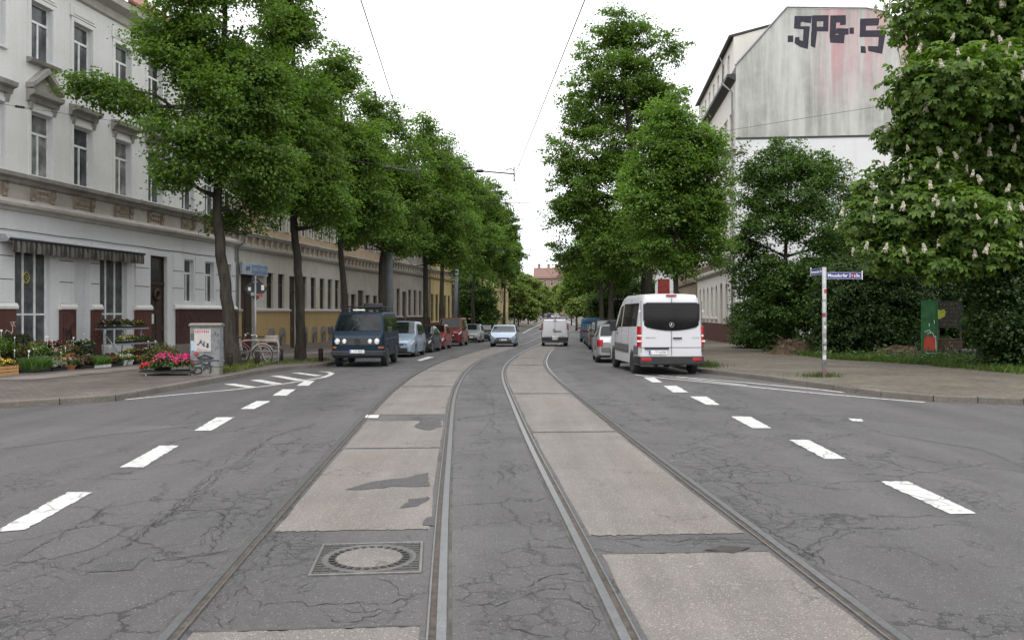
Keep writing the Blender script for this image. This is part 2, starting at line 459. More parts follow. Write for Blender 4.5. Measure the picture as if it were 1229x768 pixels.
KERB_L = [(-60, 12.5), (-30, 13.4), (-14, 14.7), (-9.6, 15.6), (-8.05, 16.9), (-7.95, 18.6), (-7.75, 20.6), (-7.68, 22.3), (-7.55, 25), (-7.2, 27.6), (-6.55, 29.3), (-6.5, 38), (-6.3, 43),
          (-5.95, 48), (-5.4, 58), (-4.8, 67), (-3.2, 87), (-1.3, 105), (.4, 118), (3.2, 150), (6.3, 190), (9.3, 250), (10.4, 300), (9.3, 350), (5.0, 400), (0, 440)]
KERB_R = [(60, 12.5), (30, 14.3), (14, 15.6), (9.95, 16.2), (8.5, 16.8), (7.9, 17.8), (7.46, 19.3), (6.98, 21.4), (6.57, 22.9), (5.8, 25.4), (5.6, 28), (5.65, 31), (5.95, 36), (6.5, 46), (7.1, 56),
          (8.4, 76), (10.2, 100), (11.4, 118), (13.0, 150), (14.9, 190), (18.0, 250), (19.0, 300), (17.8, 350), (14.5, 400), (10, 440)]
def xk(K, y):
    a = [p for p in K if p[1] >= 15]
    a = sorted(a, key=lambda p: p[1])
    return float(np.interp(y, [p[1] for p in a], [p[0] for p in a]))
rd = MB()
rows = [-30, -20, -12] + list(range(-8, 100, 1)) + list(range(100, 446, 5))
rv = []
for y in rows:
    x0, x1 = (-62, 62) if y < 24 else (xk(KERB_L, y) - 1.0, xk(KERB_R, y) + 1.0)
    rv += [(x0 + (x1 - x0) * k / 8, y, gz(y)) for k in range(9)]
rd.add(rv, [(j * 9 + i, j * 9 + i + 1, (j + 1) * 9 + i + 1, (j + 1) * 9 + i) for j in range(len(rows) - 1) for i in range(8)])
tag(rd.build('road', M['asphalt']), kind='structure')

# ---- tracks: rails read from the photograph, one centre line per track
RAIL_PX = {
 'La': [(204, 768), (268.8, 689.6), (312.8, 636.8), (348, 599.4), (396.4, 551), (431.6, 511.4), (458, 480.6), (484, 458.6), (506, 444.7), (531, 432), (561, 424), (586, 418.5)],
 'Lb': [(522.5, 768), (525.3, 694), (529, 619), (532, 553), (536, 504.8), (541.6, 474), (549.4, 458.4), (558.5, 445.8), (572, 435.6), (590.4, 426.5), (608.6, 419.6)],
 'Ra': [(757, 768), (727.7, 711.5), (694, 649), (656, 577), (627, 515), (610.3, 472), (602.5, 458), (602.3, 444.7), (608.6, 434.4), (622, 425), (636, 418.5)],
 'Rb': [(1076, 768), (1000, 709), (972, 682.8), (924, 646.8), (866.7, 603.7), (790, 551), (742, 512.6), (699, 479), (670, 456), (657.6, 442.4), (655, 432), (658.7, 423), (667, 416)],
}
def centre(a, b, far):
    def xy(k):
        p = sorted(((q.y, q.x) for q in (G(*z) for z in RAIL_PX[k])))
        return np.array([q[0] for q in p]), np.array([q[1] for q in p])
    ya, xa = xy(a); yb, xb = xy(b)
    yy = np.arange(4.6, 52, .25)
    c = .5 * (np.interp(yy, ya, xa) + np.interp(yy, yb, xb))
    s0 = (c[16] - c[0]) / 4.0
    y0 = np.arange(-12, 4.6, .25)
    Y = np.concatenate([y0, yy, [f[1] for f in far]])
    X = np.concatenate([c[0] + s0 * (y0 - 4.6), c, [f[0] for f in far]])
    D = np.arange(-12, 330, .5)
    V = np.interp(D, Y, X)
    pad = np.pad(V, 24, mode='edge')
    out = V.copy()
    for i in range(len(V)):
        sg = 2.0 if D[i] < 35 else 4.0 + (D[i] - 35) * .1
        n = 24
        k = np.exp(-.5 * ((np.arange(-n, n + 1) * .5) / min(sg, 6)) ** 2)
        if 24 <= i < len(V) - 24:
            out[i] = (pad[i:i + 49] * k).sum() / k.sum()
    return D, out
CL = {'L': centre('La', 'Lb', [(-.3, 57), (4.3, 118), (9.0, 190), (12.6, 250), (13.6, 300), (13.0, 330)]),
      'R': centre('Ra', 'Rb', [(2.45, 57), (7.0, 118), (11.7, 190), (15.3, 250), (16.3, 300), (15.7, 330)])}
def along(side, off, y):
    D, X = CL[side]
    i = np.interp(y, D, X); s = (np.interp(y + .5, D, X) - np.interp(y - .5, D, X))
    n = math.hypot(1, s)
    return (float(i) + off / n, float(y) - off * s / n)
def strip(side, prof, y0, y1, step=.5):
    """profile of (offset, height) carried along a track"""
    mb = MB()
    yy = list(np.arange(y0, y1, step)) + [y1]
    n = len(prof)
    vs = []
    for y in yy:
        for (o, h) in prof:
            x, yq = along(side, o, y)
            vs.append((x, yq, gz(yq) + h))
    mb.add(vs, [(j * n + i, j * n + i + 1, (j + 1) * n + i + 1, (j + 1) * n + i) for j in range(len(yy) - 1) for i in range(n - 1)])
    mb.nseg = n - 1
    return mb
HG = .729
RAIL_LABEL = {('L', -1): 'worn steel tram rail, outer left rail of the left-hand track', ('L', 1): 'shiny grooved tram rail beside the manhole cover, curving past the camera',
              ('R', -1): 'grooved tram rail on the inner side of the right-hand track', ('R', 1): 'tram rail on the far right beside the cracked lane, curving towards the white minibus'}
for (sd, sg), lb in RAIL_LABEL.items():
    q = sg
    prof = [(HG + .068, .003), (HG + .06, .006), (HG + .056, .012), (HG, .013), (HG - .005, .004), (HG - .040, .004), (HG - .043, .011), (HG - .055, .011), (HG - .060, .003)]
    prof = [(o * q, h) for o, h in prof]
    if q > 0: prof = prof[::-1]
    mb = strip(sd, prof, -10, 320)
    idx = [1, 0, 0, 0, 1, 0, 0, 0] if q < 0 else [0, 0, 0, 1, 0, 0, 0, 1]
    cols = []
    base = [1, 0, 0, 0, 1, 0, 0, 1]          # along the profile from outside to inside: 1 = grime
    base = base if q < 0 else base[::-1]
    mb.m = base * (len(mb.f) // 8)
    tag(mb.build('tram_rail', [M['rail_steel'], M['rail_groove']], fix=False), lb, 'tram rail', 'tram rails set into the road')
    jt = strip(sd, [((HG + .088) * q, .0025), ((HG + .062) * q, .0028)][::-q], -10, 60)
    tag(jt.build('rail_joint_strip', M['joint_tar'], fix=False), kind='structure')
def yrow(py): return EYE * 1000 / (py - HPY)
def yg(px, py): return G(px, py).y
SL = {'L': [(-9, -2.2), (-2.17, 4.70), (6.83, yrow(538.5)), (yrow(537.6), yrow(505)), (yrow(497.5), yrow(464.4)), (yrow(463.6), yg(530, 445.2)), (yg(530, 444.6), yg(560, 430)), (yg(560, 429.7), 44), (44.1, 60)],
      'R': [(-9, -1.6), (-1.57, yrow(663.5)), (yrow(641.5), yrow(519)), (yrow(518), yrow(473)), (yrow(472), yg(630, 438.5)), (yg(630, 437.8), yg(630, 430)), (yg(630, 429.6), 44), (44.1, 60)]}
for sd, segs in SL.items():
    for (a, b) in segs:
        w_ = HG - .10
        offs = [-w_, -w_ + .01] + list(np.linspace(-w_ + .04, w_ - .04, 40)) + [w_ - .01, w_]
        mb = strip(sd, [(o, .0 if abs(o) >= w_ - 1e-6 else .0048) for o in offs], a, b, .5)
        rg = random.Random(int(a * 100)); m_ = len(offs); tot = len(mb.v); js = 0
        for q in range(m_):
            js = js * .6 + rg.gauss(0, .012 if b < 12 else .006); v0 = mb.v[tot - m_ + q]; mb.v[tot - m_ + q] = (v0[0], v0[1] + js - abs(rg.gauss(0, .008)), v0[2])
            js2 = rg.gauss(0, .012); v0 = mb.v[q]; mb.v[q] = (v0[0], v0[1] + js2, v0[2])
        for q in range(len(mb.v)):
            if q % m_ in (0, 1, m_ - 2, m_ - 1): v0 = mb.v[q]; mb.v[q] = (v0[0] + rg.gauss(0, .006), v0[1], v0[2])
        tag(mb.build('concrete_slab', M['concrete'], fix=False), kind='structure')
        # tarred joint at the far end of each slab
        if b < 40 and a > -5:
            jb = strip(sd, [(-w_, .0062), (0, .0066), (w_, .0062)], b - .012 - .006 * random.random(), b + .012, .02)
            tag(jb.build('slab_joint', M['joint_tar'], fix=False), kind='structure')

def ground_poly(px, h=.005):
    return [(lambda p: (p.x, p.y, gz(p.y) + h))(G(*q)) for q in px]
def patch(name, px, m, h=.0085, jitter=.0):
    pts = ground_poly(px, h)
    if jitter:
        q = []
        rr = random.Random(int(px[0][0]))
        for i in range(len(pts)):
            a, b = Vector(pts[i]), Vector(pts[(i + 1) % len(pts)])
            k = max(1, int((b - a).length / .08))
            for j in range(k):
                c = a.lerp(b, j / k)
                q.append((c.x + rr.uniform(-jitter, jitter), c.y + rr.uniform(-jitter, jitter) * 1.5, c.z))
        pts = q
    mb = MB(); mb.poly(pts)
    return tag(mb.build(name, m, fix=False), kind='structure')
# asphalt repairs on the concrete
patch('asphalt_patch', [(414, 588), (450, 578), (492, 573), (498, 570), (513, 568), (515, 584), (470, 585), (430, 589)], M['asphalt_dark'], .0085, .015)
patch('asphalt_patch', [(480, 611), (491, 600), (516, 596), (512, 602), (500, 608)], M['asphalt_dark'], .0085, .015)
patch('asphalt_patch', [(497, 513), (505, 505), (529, 502), (530, 512), (515, 517)], M['asphalt_dark'], .0085, .02)
patch('asphalt_patch', [(506, 631), (512, 622), (522, 620), (523, 632)], M['asphalt_dark'], .0085, .02)
patch('asphalt_patch', [(845, 661), (866, 655), (902, 657), (880, 664)], M['crack'], .0085, .012)
patch('asphalt_patch', [(104, 687), (120, 676), (170, 673), (158, 684)], M['asphalt_dark'], .004, .006)
patch('asphalt_patch', [(272, 562), (282, 555), (305, 551), (300, 557), (285, 563)], M['asphalt_dark'], .004, .03)
patch('asphalt_patch', [(0, 515), (60, 512), (235, 511), (130, 522), (10, 538), (0, 538)], M['asphalt_pale'], .003, .02)
patch('asphalt_patch', [(1010, 500), (1100, 512), (1229, 525), (1229, 560), (1180, 540), (1060, 520)], M['asphalt_pale'], .003, .03)
patch('asphalt_patch', [(40, 662), (90, 640), (150, 634), (120, 655), (60, 672)], M['asphalt_pale'], .003, .02)

def crack(px, wd=.016, seed=0, branch=True):
    rr = random.Random(seed)
    P_ = [Vector((q.x, q.y)) for q in (G(*z) for z in px)]
    pts = []
    for a, b in zip(P_[:-1], P_[1:]):
        k = max(2, int((b - a).length / .045))
        for i in range(k):
            c = a.lerp(b, i / k)
            pts.append(c + Vector((rr.gauss(0, .016), rr.gauss(0, .02))))
    pts.append(P_[-1])
    mb = MB()
    def lay(pts, wd):
        vs = []
        for i, p in enumerate(pts):
            d = (pts[min(i + 1, len(pts) - 1)] - pts[max(0, i - 1)])
            d = d.normalized() if d.length > 1e-6 else Vector((1, 0))
            n = Vector((-d.y, d.x)) * wd * .62 * (.12 + .88 * rr.random() ** 1.5) * min(1, (i + .3) / 3, (len(pts) - .7 - i) / 3 + .05)
            vs += [(p.x - n.x, p.y - n.y, gz(p.y) + .0035), (p.x + n.x, p.y + n.y, gz(p.y) + .0035)]
        mb.add(vs, [(2 * i, 2 * i + 1, 2 * i + 3, 2 * i + 2) for i in range(len(pts) - 1)])
    lay(pts, wd)
    for sgn in (-1, 1):
        if rr.random() < .8 and len(pts) > 12:
            i0 = rr.randrange(len(pts) // 2); q = []; off = sgn * rr.uniform(.03, .14)
            for p in pts[i0:i0 + rr.randrange(10, len(pts))]:
                off += rr.gauss(0, .012); q.append(p + Vector((off * .6, off)) + Vector((rr.gauss(0, .008), rr.gauss(0, .01))))
            if len(q) > 3: lay(q, wd * .55)
    if branch:
        for _ in range(max(1, len(pts) // 14)):
            i = rr.randrange(len(pts)); p = pts[i]; a = rr.uniform(0, 2 * PI); q = [p.copy()]
            for _ in range(rr.randrange(4, 12)):
                a += rr.gauss(0, .5); p = p + Vector((math.cos(a), math.sin(a))) * .07; q.append(p)
            if abs(q[-1].x) < 30: lay(q, wd * .6)
    tag(mb.build('road_crack', M['crack'], fix=False), kind='structure')
def c150(*q): return [(150 + x / 2.273, 430 + y / 2.273) for x, y in q]
def c560(*q): return [(560 + x / 2.0864, 400 + y / 2.0864) for x, y in q]
def c000(*q): return [(x / 2.843, 430 + y / 2.843) for x, y in q]
CR = [c150((0, 520), (60, 470), (130, 420), (200, 350), (270, 300), (310, 290), (350, 250), (400, 215), (480, 190)), c150((0, 500), (40, 470), (110, 430), (150, 385)),
      c150((0, 575), (60, 545), (130, 545), (250, 535), (310, 530)), c150((130, 415), (200, 415), (290, 410), (360, 400)), c150((235, 530), (240, 480), (270, 430), (255, 415)),
      c150((180, 745), (260, 745), (290, 735), (300, 690)), c150((370, 670), (450, 665), (520, 675), (590, 665), (700, 670), (815, 650)), c150((300, 610), (340, 640), (370, 665), (360, 690)),
      c150((520, 690), (600, 725), (700, 700), (810, 690)), c150((350, 590), (390, 560), (410, 500), (400, 470), (500, 466)), c150((300, 560), (330, 600), (300, 640), (250, 690), (270, 740)),
      c560((0, 680), (80, 680), (130, 660), (200, 640), (280, 640)), c560((140, 640), (200, 610), (260, 600)), c560((230, 640), (300, 690), (350, 740)), c560((0, 480), (60, 478), (130, 470), (180, 485)),
      c560((0, 725), (100, 735), (210, 760)), c560((10, 340), (80, 345), (120, 380), (160, 400)), c560((520, 330), (600, 340), (680, 330), (760, 350)), c560((640, 430), (720, 470), (800, 520), (880, 560), (918, 590)),
      c560((760, 500), (840, 470), (900, 480)), c560((300, 200), (360, 220), (420, 245), (520, 260), (640, 270)), c560((860, 560), (900, 530)), c560((470, 290), (560, 300), (620, 330), (700, 390), (800, 420), (900, 430)),
      c560((560, 345), (640, 380), (720, 420), (790, 470)), c560((320, 175), (400, 190), (470, 230)), c000((0, 715), (120, 650), (250, 580), (330, 530), (400, 485)), c000((200, 740), (330, 680), (430, 640), (520, 570), (600, 520), (700, 440), (760, 400)),
      c000((500, 692), (580, 690), (700, 665), (800, 655)), c000((590, 520), (700, 520), (850, 508)), c000((740, 640), (770, 560), (750, 520)), c560((330, 515), (430, 515), (520, 520), (660, 515), (730, 520)),
      c560((0, 100), (60, 140), (70, 200), (30, 260)), c560((730, 700), (800, 690), (918, 740)), c560((918, 620), (860, 640), (800, 620)), c000((0, 690), (150, 700), (300, 740))]
for i, c in enumerate(CR):
    crack(c, .009 if i % 3 else .014, i)

# ---- painted markings
def marking(px, h=.006):
    base_ = [Vector(q) for q in ground_poly(px, h)]; rg = random.Random(int(px[0][0] * 7 + px[0][1])); pts = []
    for i in range(4):
        a, b = base_[i], base_[(i + 1) % 4]; k = max(2, int((b - a).length / .05))
        for j in range(k):
            c = a.lerp(b, j / k); pts.append((c.x + rg.gauss(0, .006), c.y + rg.gauss(0, .009), c.z))
    mb = MB(); mb.poly(pts)
    tag(mb.build('road_marking', M['marking'], fix=False), kind='structure')
def line_marking(px, wd=.12, h=.006):
    pts = [G(*q) for q in px]
    mb = MB(); vs = []
    for i, p in enumerate(pts):
        d = (pts[min(i + 1, len(pts) - 1)] - pts[max(i - 1, 0)]); d.z = 0; d.normalize()
        n = Vector((-d.y, d.x, 0)) * wd / 2
        for q in (p - n, p + n):
            vs.append((q.x, q.y, gz(q.y) + h))
    mb.add(vs, [(2 * i, 2 * i + 1, 2 * i + 3, 2 * i + 2) for i in range(len(pts) - 1)])
    tag(mb.build('road_marking', M['marking'], fix=False), kind='structure')
for q in ([(-8, 639), (31, 635.5), (111, 591), (81.6, 591)], [(144, 561), (172, 561), (215, 535), (191.7, 535)], [(233, 517), (254, 517), (281, 501), (260, 501)],
          [(288.6, 491), (305, 491), (325, 481.5), (308, 481.5)], [(327, 475), (343.6, 475), (355, 467.4), (339, 467.4)], [(356, 463), (370, 463), (378, 457), (365.6, 457)],
          [(1056, 578), (1090, 578), (1173, 617), (1140, 617)], [(947, 528), (970, 528), (1016, 551), (990, 551)], [(877, 500), (900, 500), (926, 514), (903, 514)],
          [(828, 476), (848, 476), (864, 486), (848, 486)], [(796, 463), (812, 463), (826, 471), (808, 471)], [(772, 453), (785, 453), (795, 459), (783, 459)],
          [(1018, 502.5), (1034, 503), (1036, 505.8), (1024, 505.5)], [(440, 498.4), (455.5, 498.6), (453, 502.4), (438, 502)],
          [(500, 432.5), (505, 433.2), (521, 428.6), (514, 428)]):
    marking(q, .011 if 430 < q[0][0] < 460 else .006)
line_marking([(150, 479.7), (205, 474.5), (277.6, 468), (310, 464.5), (343.6, 460.3), (387.6, 453.2)], .11)
line_marking([(275, 460.8), (302, 465)], .28); line_marking([(306, 456), (333, 461)], .3); line_marking([(330, 451), (361, 456.6)], .3); line_marking([(354.6, 447.4), (383, 451.2)], .28)
line_marking([(387.6, 453.2), (395, 450.5), (398.6, 448.3), (394, 446.6), (384, 446)], .16)
line_marking([(762, 449.8), (800, 454.3), (870, 461), (980, 472), (1060, 479), (1110, 483)], .12)
line_marking([(812, 452), (850, 455.5), (896, 459.3), (980, 467.3), (1012, 471)], .12)
line_marking([(790, 450.5), (830, 455.2), (896, 462.5)], .1)
line_marking([(628, 399.8), (636, 395.2), (643, 391.8), (650, 388.6)], .22)
line_marking([(640, 381), (648, 385.5)], .3); line_marking([(680, 385.5), (690, 389.5)], .3)

# ---- pavements with kerb stones
def pavement(K, back, mat, side, slabs=None):
    mb = MB(); kb = MB(); vs = []; n = 7
    for (a, b) in zip(K, back):
        for k in range(n):
            f = k / (n - 1)
            x = a[0] + (b[0] - a[0]) * f; y = a[1] + (b[1] - a[1]) * f
            vs.append((x, y, gz(y) + .125 + .015 * f * min(1, abs(b[0] - a[0]))))
    mb.add(vs, [(j * n + i, j * n + i + 1, (j + 1) * n + i + 1, (j + 1) * n + i) for j in range(len(K) - 1) for i in range(n - 1)])
    tag(mb.build('pavement', mat, fix=False), kind='structure')
    # kerb: stones about a metre long with thin joints
    pts = [Vector((p[0], p[1], 0)) for p in K]
    acc = []
    for a, b in zip(pts[:-1], pts[1:]):
        L_ = (b - a).length; k = max(1, int(round(L_ / (1.0 if a.y < 60 else 6))))
        acc += [a.lerp(b, i / k) for i in range(k)]
    acc.append(pts[-1])
    for i in range(len(acc) - 1):
        a, b = acc[i], acc[i + 1]
        d = (b - a).normalized(); nn = Vector((-d.y, d.x, 0)) * side
        a2, b2 = a + d * .008, b - d * .008
        t_ = .1285 + random.uniform(-.004, .004)
        i0, i1 = -.02, .15
        v = []
        for p in (a2, b2):
            for (o, h) in ((i0 - .015, -.05), (i0, t_ - .02), (i0 + .02, t_), (i1, t_), (i1, .05)):
                q = p + nn * o
                v.append((q.x, q.y, gz(q.y) + h))
        kb.add(v, [(j, j + 1, 6 + j, 5 + j) for j in range(4)] + [(0, 1, 2, 3, 4)[::-1], (5, 6, 7, 8, 9)])
    tag(kb.build('kerb', M['kerb_stone'], fix=True), kind='structure')
def fac_l(y): return -15.98 + .1575 * (y - 26) - .4
def densify(K, step=6.0):
    o = []
    for a, b in zip(K[:-1], K[1:]):
        L_ = math.hypot(b[0] - a[0], b[1] - a[1]); k = max(1, int(L_ / step)) if a[1] < 120 else max(1, int(L_ / 20))
        o += [(a[0] + (b[0] - a[0]) * i / k, a[1] + (b[1] - a[1]) * i / k) for i in range(k)]
    return o + [K[-1]]
KL, KR = densify(KERB_L), densify(KERB_R)
bl = []
for (x, y) in KL:
    if y < 15.7: bl.append((min(x - 5.5, -17.5), 19.8 + (15.6 - y) * .3) if x > -20 else (x, 20))
    else:
        yy = max(y + .8, 21.0 + (y - 15.6) * .6)
        bl.append((fac_l(yy) if yy < 88 else x - 5.5, yy))
pavement(KL, bl, M['pavers_left'], 1)
BR = [(60, 20.5), (30, 21.5), (15.5, 22.2), (13.8, 22.5), (13.6, 24), (13.5, 27.8), (12.3, 32), (12.6, 38), (14.0, 48), (15.6, 57), (17.4, 76), (19.6, 95), (17, 118), (18, 150), (20, 190), (23, 250), (24, 300), (23, 350), (20, 400), (16, 440)]
def back_r(x, y):
    if y < 16.25: return (max(x + .5, 16.0), 21.6)
    yy = np.interp(y, [16.2, 18, 21, 25, 30], [22.4, 23.2, 26, 30, 33]) if y < 30 else y + 3
    p = sorted([q for q in BR if q[1] > 22], key=lambda q: q[1])
    return (float(np.interp(yy, [q[1] for q in p], [q[0] for q in p])) + .3, float(yy))
pavement(KR, [back_r(*k) for k in KR], M['pavers_right'], -1)
# lighter strip of granite slabs along the shop fronts
sp_ = MB()
for y0 in np.arange(20.5, 86, 2.2):
    y1 = y0 + 2.2
    def row(y, a, b): return [(fac_l(y) + a, y, gz(y) + .1425 + .0), (fac_l(y) + b, y, gz(y) + .1425)]
    a, b = row(y0, 4.2, 5.4), row(y1, 4.2, 5.4)
    if fac_l(y0) + 5.4 < xk(KERB_L, y0) - .4:
        sp_.quad(a[0], a[1], b[1], b[0])
tag(sp_.build('slab_path', M['slab_path'], fix=False), kind='structure')

# ---- manhole cover in a square frame
def manhole():
    A, B, C_, D_ = (G(368, 691), G(505, 687.5), G(509.6, 651.4), G(388, 654))
    c = (A + B + C_ + D_) / 4
    ang = math.atan2((B - A).y, (B - A).x)
    s = .385
    root = thing('manhole_cover', 'round iron manhole cover filled with concrete in a square iron frame', 'manhole cover', (c.x, c.y, .002), ang + .01)
    iron = plain('cast_iron', (.07, .068, .066), .55, .4, .3, 20, fine=90)
    f = MB()
    for (a, b, c2, d) in ((-s, s, -s, -s + .022), (-s, s, s - .022, s), (-s, -s + .022, -s + .022, s - .022), (s - .022, s, -s + .022, s - .022)):
        f.box(a, b, c2, d, -.02, .011, 0)
    o = f.build('frame', plain('worn_iron', (.15, .145, .14), .45, .5, .25, 15), root); bevel(o, .003, 1)
    FL = [MB() for _ in range(4)]
    n = 13
    step = (2 * s - .05) / n
    for i in range(n):
        for j in range(n):
            x = -s + .025 + (i + .5) * step; y = -s + .025 + (j + .5) * step
            if math.hypot(x, y) > .345:
                k = step * .36
                FL[(x > 0) + 2 * (y > 0)].box(x - k, x + k, y - k * .8, y + k * .8, -.004, .0075)
    for fl in FL: fl.build('frame_tread', iron, root)
    b_ = MB(); b_.lathe([(.343, -.01), (.343, .0075), (.332, .009), (.30, .009), (.295, .002)], 64)
    b_.build('cover_ring', plain('ring_iron', (.105, .10, .097), .5, .4, .3, 20, fine=80), root, True)
    bb = MB(); bb.box(-s + .02, s - .02, -s + .02, s - .02, -.012, .0012); bb.build('frame_bed', plain('frame_dirt', (.06, .055, .05), .95), root)
    for k in range(28):
        tt = MB()
        a = 2 * PI * k / 28
        Mx = Matrix.Rotation(a, 4, 'Z') @ Matrix.Translation((.268, 0, 0))
        tt.box(-.02, .02, -.014, .014, .001, .0095, 0, Mx); tt.build('cover_slot', M['ink'], root)
    d_ = MB(); d_.lathe([(.238, -.01), (.238, .009), (.225, .0105), (.12, .0125), (.0, .013)], 48)
    d_.build('concrete_infill', M['concrete'], root, True)
manhole()
# ================================================================== VEGETATION
def np_mesh(name, V, nq, mat, smooth=False):
    """V: (n*4,3) array of quads"""
    me = bpy.data.meshes.new(name)
    n = len(V) // 4
    me.vertices.add(len(V)); me.vertices.foreach_set('co', np.ascontiguousarray(V, dtype=np.float32).ravel())
    me.loops.add(n * 4); me.loops.foreach_set('vertex_index', np.arange(n * 4, dtype=np.int32))
    me.polygons.add(n); me.polygons.foreach_set('loop_start', np.arange(0, n * 4, 4, dtype=np.int32))
    try: me.polygons.foreach_set('loop_total', np.full(n, 4, dtype=np.int32))
    except Exception: pass
    me.materials.append(mat)
    me.update(calc_edges=True)
    return me
def unit(a): return a / np.maximum(np.linalg.norm(a, axis=1, keepdims=True), 1e-9)
def leaf_quads(P_, N_, A_, L_, W_, fold=.25, at=.42):
    """diamond leaves: P base point, N normal, A axis, length, width"""
    A_ = unit(A_ - N_ * (A_ * N_).sum(1, keepdims=True)); B_ = np.cross(N_, A_)
    L_ = L_[:, None]; W_ = W_[:, None]
    b = P_; t_ = P_ + A_ * L_ - N_ * L_ * .12
    m = P_ + A_ * L_ * at + N_ * W_ * fold
    l = m + B_ * W_ * .5; r = m - B_ * W_ * .5
    return np.stack([b, r, t_, l], 1).reshape(-1, 3)
def spray_points(rng, lobes, n):
    """tips of twigs: points spread through the outer shell of the crown's lobes"""
    lb = np.array(lobes, float)
    wgt = (lb[:, 3] * lb[:, 4] + lb[:, 4] * lb[:, 5] + lb[:, 3] * lb[:, 5])
    k = rng.choice(len(lb), n, p=wgt / wgt.sum())
    d = unit(rng.normal(size=(n, 3)))
    r = rng.uniform(.15, 1.0, n) ** .45 * rng.normal(1.0, .07, n)
    c = lb[k, :3]; e = lb[k, 3:6]
    p = c + d * e * r[:, None]
    return p, unit(d / e), k, r
def crown_leaves(rng, lobes, n, per, leaf, spray=.8, droop=.25, spread=.24, gap=0.0, flat=.42):
    n = int(n * .8); per = int(per * 2.1); leaf = leaf * .74
    p, out, k, r = spray_points(rng, lobes, n)
    if gap > 0:          # thin out some patches so that what is behind shows through
        f = np.sin(p[:, 0] * 1.7 + p[:, 2] * .9) + np.sin(p[:, 1] * 1.9 - p[:, 2] * 1.3) + np.sin(p[:, 2] * 2.1 + p[:, 0] * .6)
        keep = f > -1.4 + gap
        p, out = p[keep], out[keep]; n = len(p)
    ax = unit(out * .8 + rng.normal(scale=.45, size=(n, 3)) + np.array([0, 0, -droop]))
    sz = rng.uniform(.6, 1.3, n)
    m = n * per
    P0 = np.repeat(p, per, 0); AX = np.repeat(ax, per, 0); OUT = np.repeat(out, per, 0); SZ = np.repeat(sz, per)
    t_ = rng.uniform(-.5, .6, m)
    off = rng.normal(scale=1, size=(m, 3)); off[:, 2] *= flat
    off *= (spread * SZ * (1.05 - .75 * np.clip(t_, -.3, 1)))[:, None]
    pos = P0 + AX * (t_ * spray * SZ)[:, None] + off
    pos[:, 2] -= (np.abs(off[:, 0]) + np.abs(off[:, 1])) * .25
    nor = unit(OUT * .3 + np.array([0, 0, .85]) + rng.normal(scale=.48, size=(m, 3)))
    axl = unit(AX * .6 + off * 1.5 + rng.normal(scale=.5, size=(m, 3)) + np.array([0, 0, -.35]))
    L_ = leaf * rng.uniform(.65, 1.3, m)
    return leaf_quads(pos, nor, axl, L_, L_ * rng.uniform(.7, .95, m)), p
def palmate_leaves(rng, lobes, n, leaf, droop=.4):
    p, out, k, r = spray_points(rng, lobes, n)
    nor = unit(out * .55 + np.array([0, 0, .7]) + rng.normal(scale=.3, size=(n, 3)))
    Q = []
    ref = unit(np.cross(nor, rng.normal(size=(n, 3))))
    ref2 = np.cross(nor, ref)
    s = leaf * rng.uniform(.7, 1.2, n)
    for j in range(6):
        a = 2 * PI * j / 6.6 + .3
        ax = ref * math.cos(a) + ref2 * math.sin(a) - nor * droop + np.array([0, 0, -.38])
        ax = unit(ax)
        nn = unit(nor + ax * .3)
        Q.append(leaf_quads(p, nn, ax, s * (1.0 if j not in (0, 5) else .75), s * .46, .16, .64))
    return np.concatenate(Q), p
def limb_tubes(rng, trunk, r0, lobes, tips, ntwig, mb, seg=8):
    tp = [Vector(p) for p in trunk]
    n = len(tp)
    radii = [r0 * (1 - .78 * i / (n - 1)) * (1.25 if i == 0 else 1) for i in range(n)]
    # rounder trunk: resample with a wobble
    pts, rs = [], []
    for i in range(n - 1):
        for q in range(4):
            f = q / 4
            p = tp[i].lerp(tp[i + 1], f) + Vector((rng.normal(), rng.normal(), 0)) * r0 * .07
            pts.append(p); rs.append(radii[i] + (radii[i + 1] - radii[i]) * f)
    pts.append(tp[-1]); rs.append(radii[-1])
    mb.tube(pts, rs, 10)
    nodes = [(p, r) for p, r in zip(pts, rs) if p.z > tp[-1].z * .25]
    new = []
    for lb in lobes:
        c = Vector(lb[:3])
        low = [q for q in nodes if q[0].z < c.z - .1 * lb[5]] or nodes[:1]
        b = min(low, key=lambda q: (q[0] - c).length + abs(q[0].z - (c.z - lb[5] * .9)) * .6)
        if (b[0] - c).length < .6: continue
        mid = b[0].lerp(c, .5) + Vector((0, 0, -.08 * (b[0] - c).length)) + Vector(rng.normal(size=3)) * .12
        path = [b[0], b[0].lerp(mid, .5), mid, mid.lerp(c, .5) + Vector(rng.normal(size=3)) * .1, c]
        rr = [b[1] * k * .75 for k in (1, .82, .66, .45, .28)]
        mb.tube(path, rr, 7)
        new += [(path[i], rr[i]) for i in range(1, 5)]
    nodes = nodes + new
    NP = np.array([tuple(q[0]) for q in nodes])
    for i in rng.choice(len(tips), min(ntwig, len(tips)), replace=False):
        e = tips[i]
        d = np.linalg.norm(NP - e, axis=1) + np.where(NP[:, 2] > e[2], 1.2, 0)
        j = int(d.argmin())
        a = Vector(NP[j]); b = Vector(e)
        if (a - b).length > 6: continue
        m = a.lerp(b, .5) + Vector(rng.normal(size=3)) * .15 + Vector((0, 0, -.1))
        r = min(nodes[j][1] * .45, .05)
        mb.tube([a, m, b], [r, r * .6, .006], 4, cap=False)
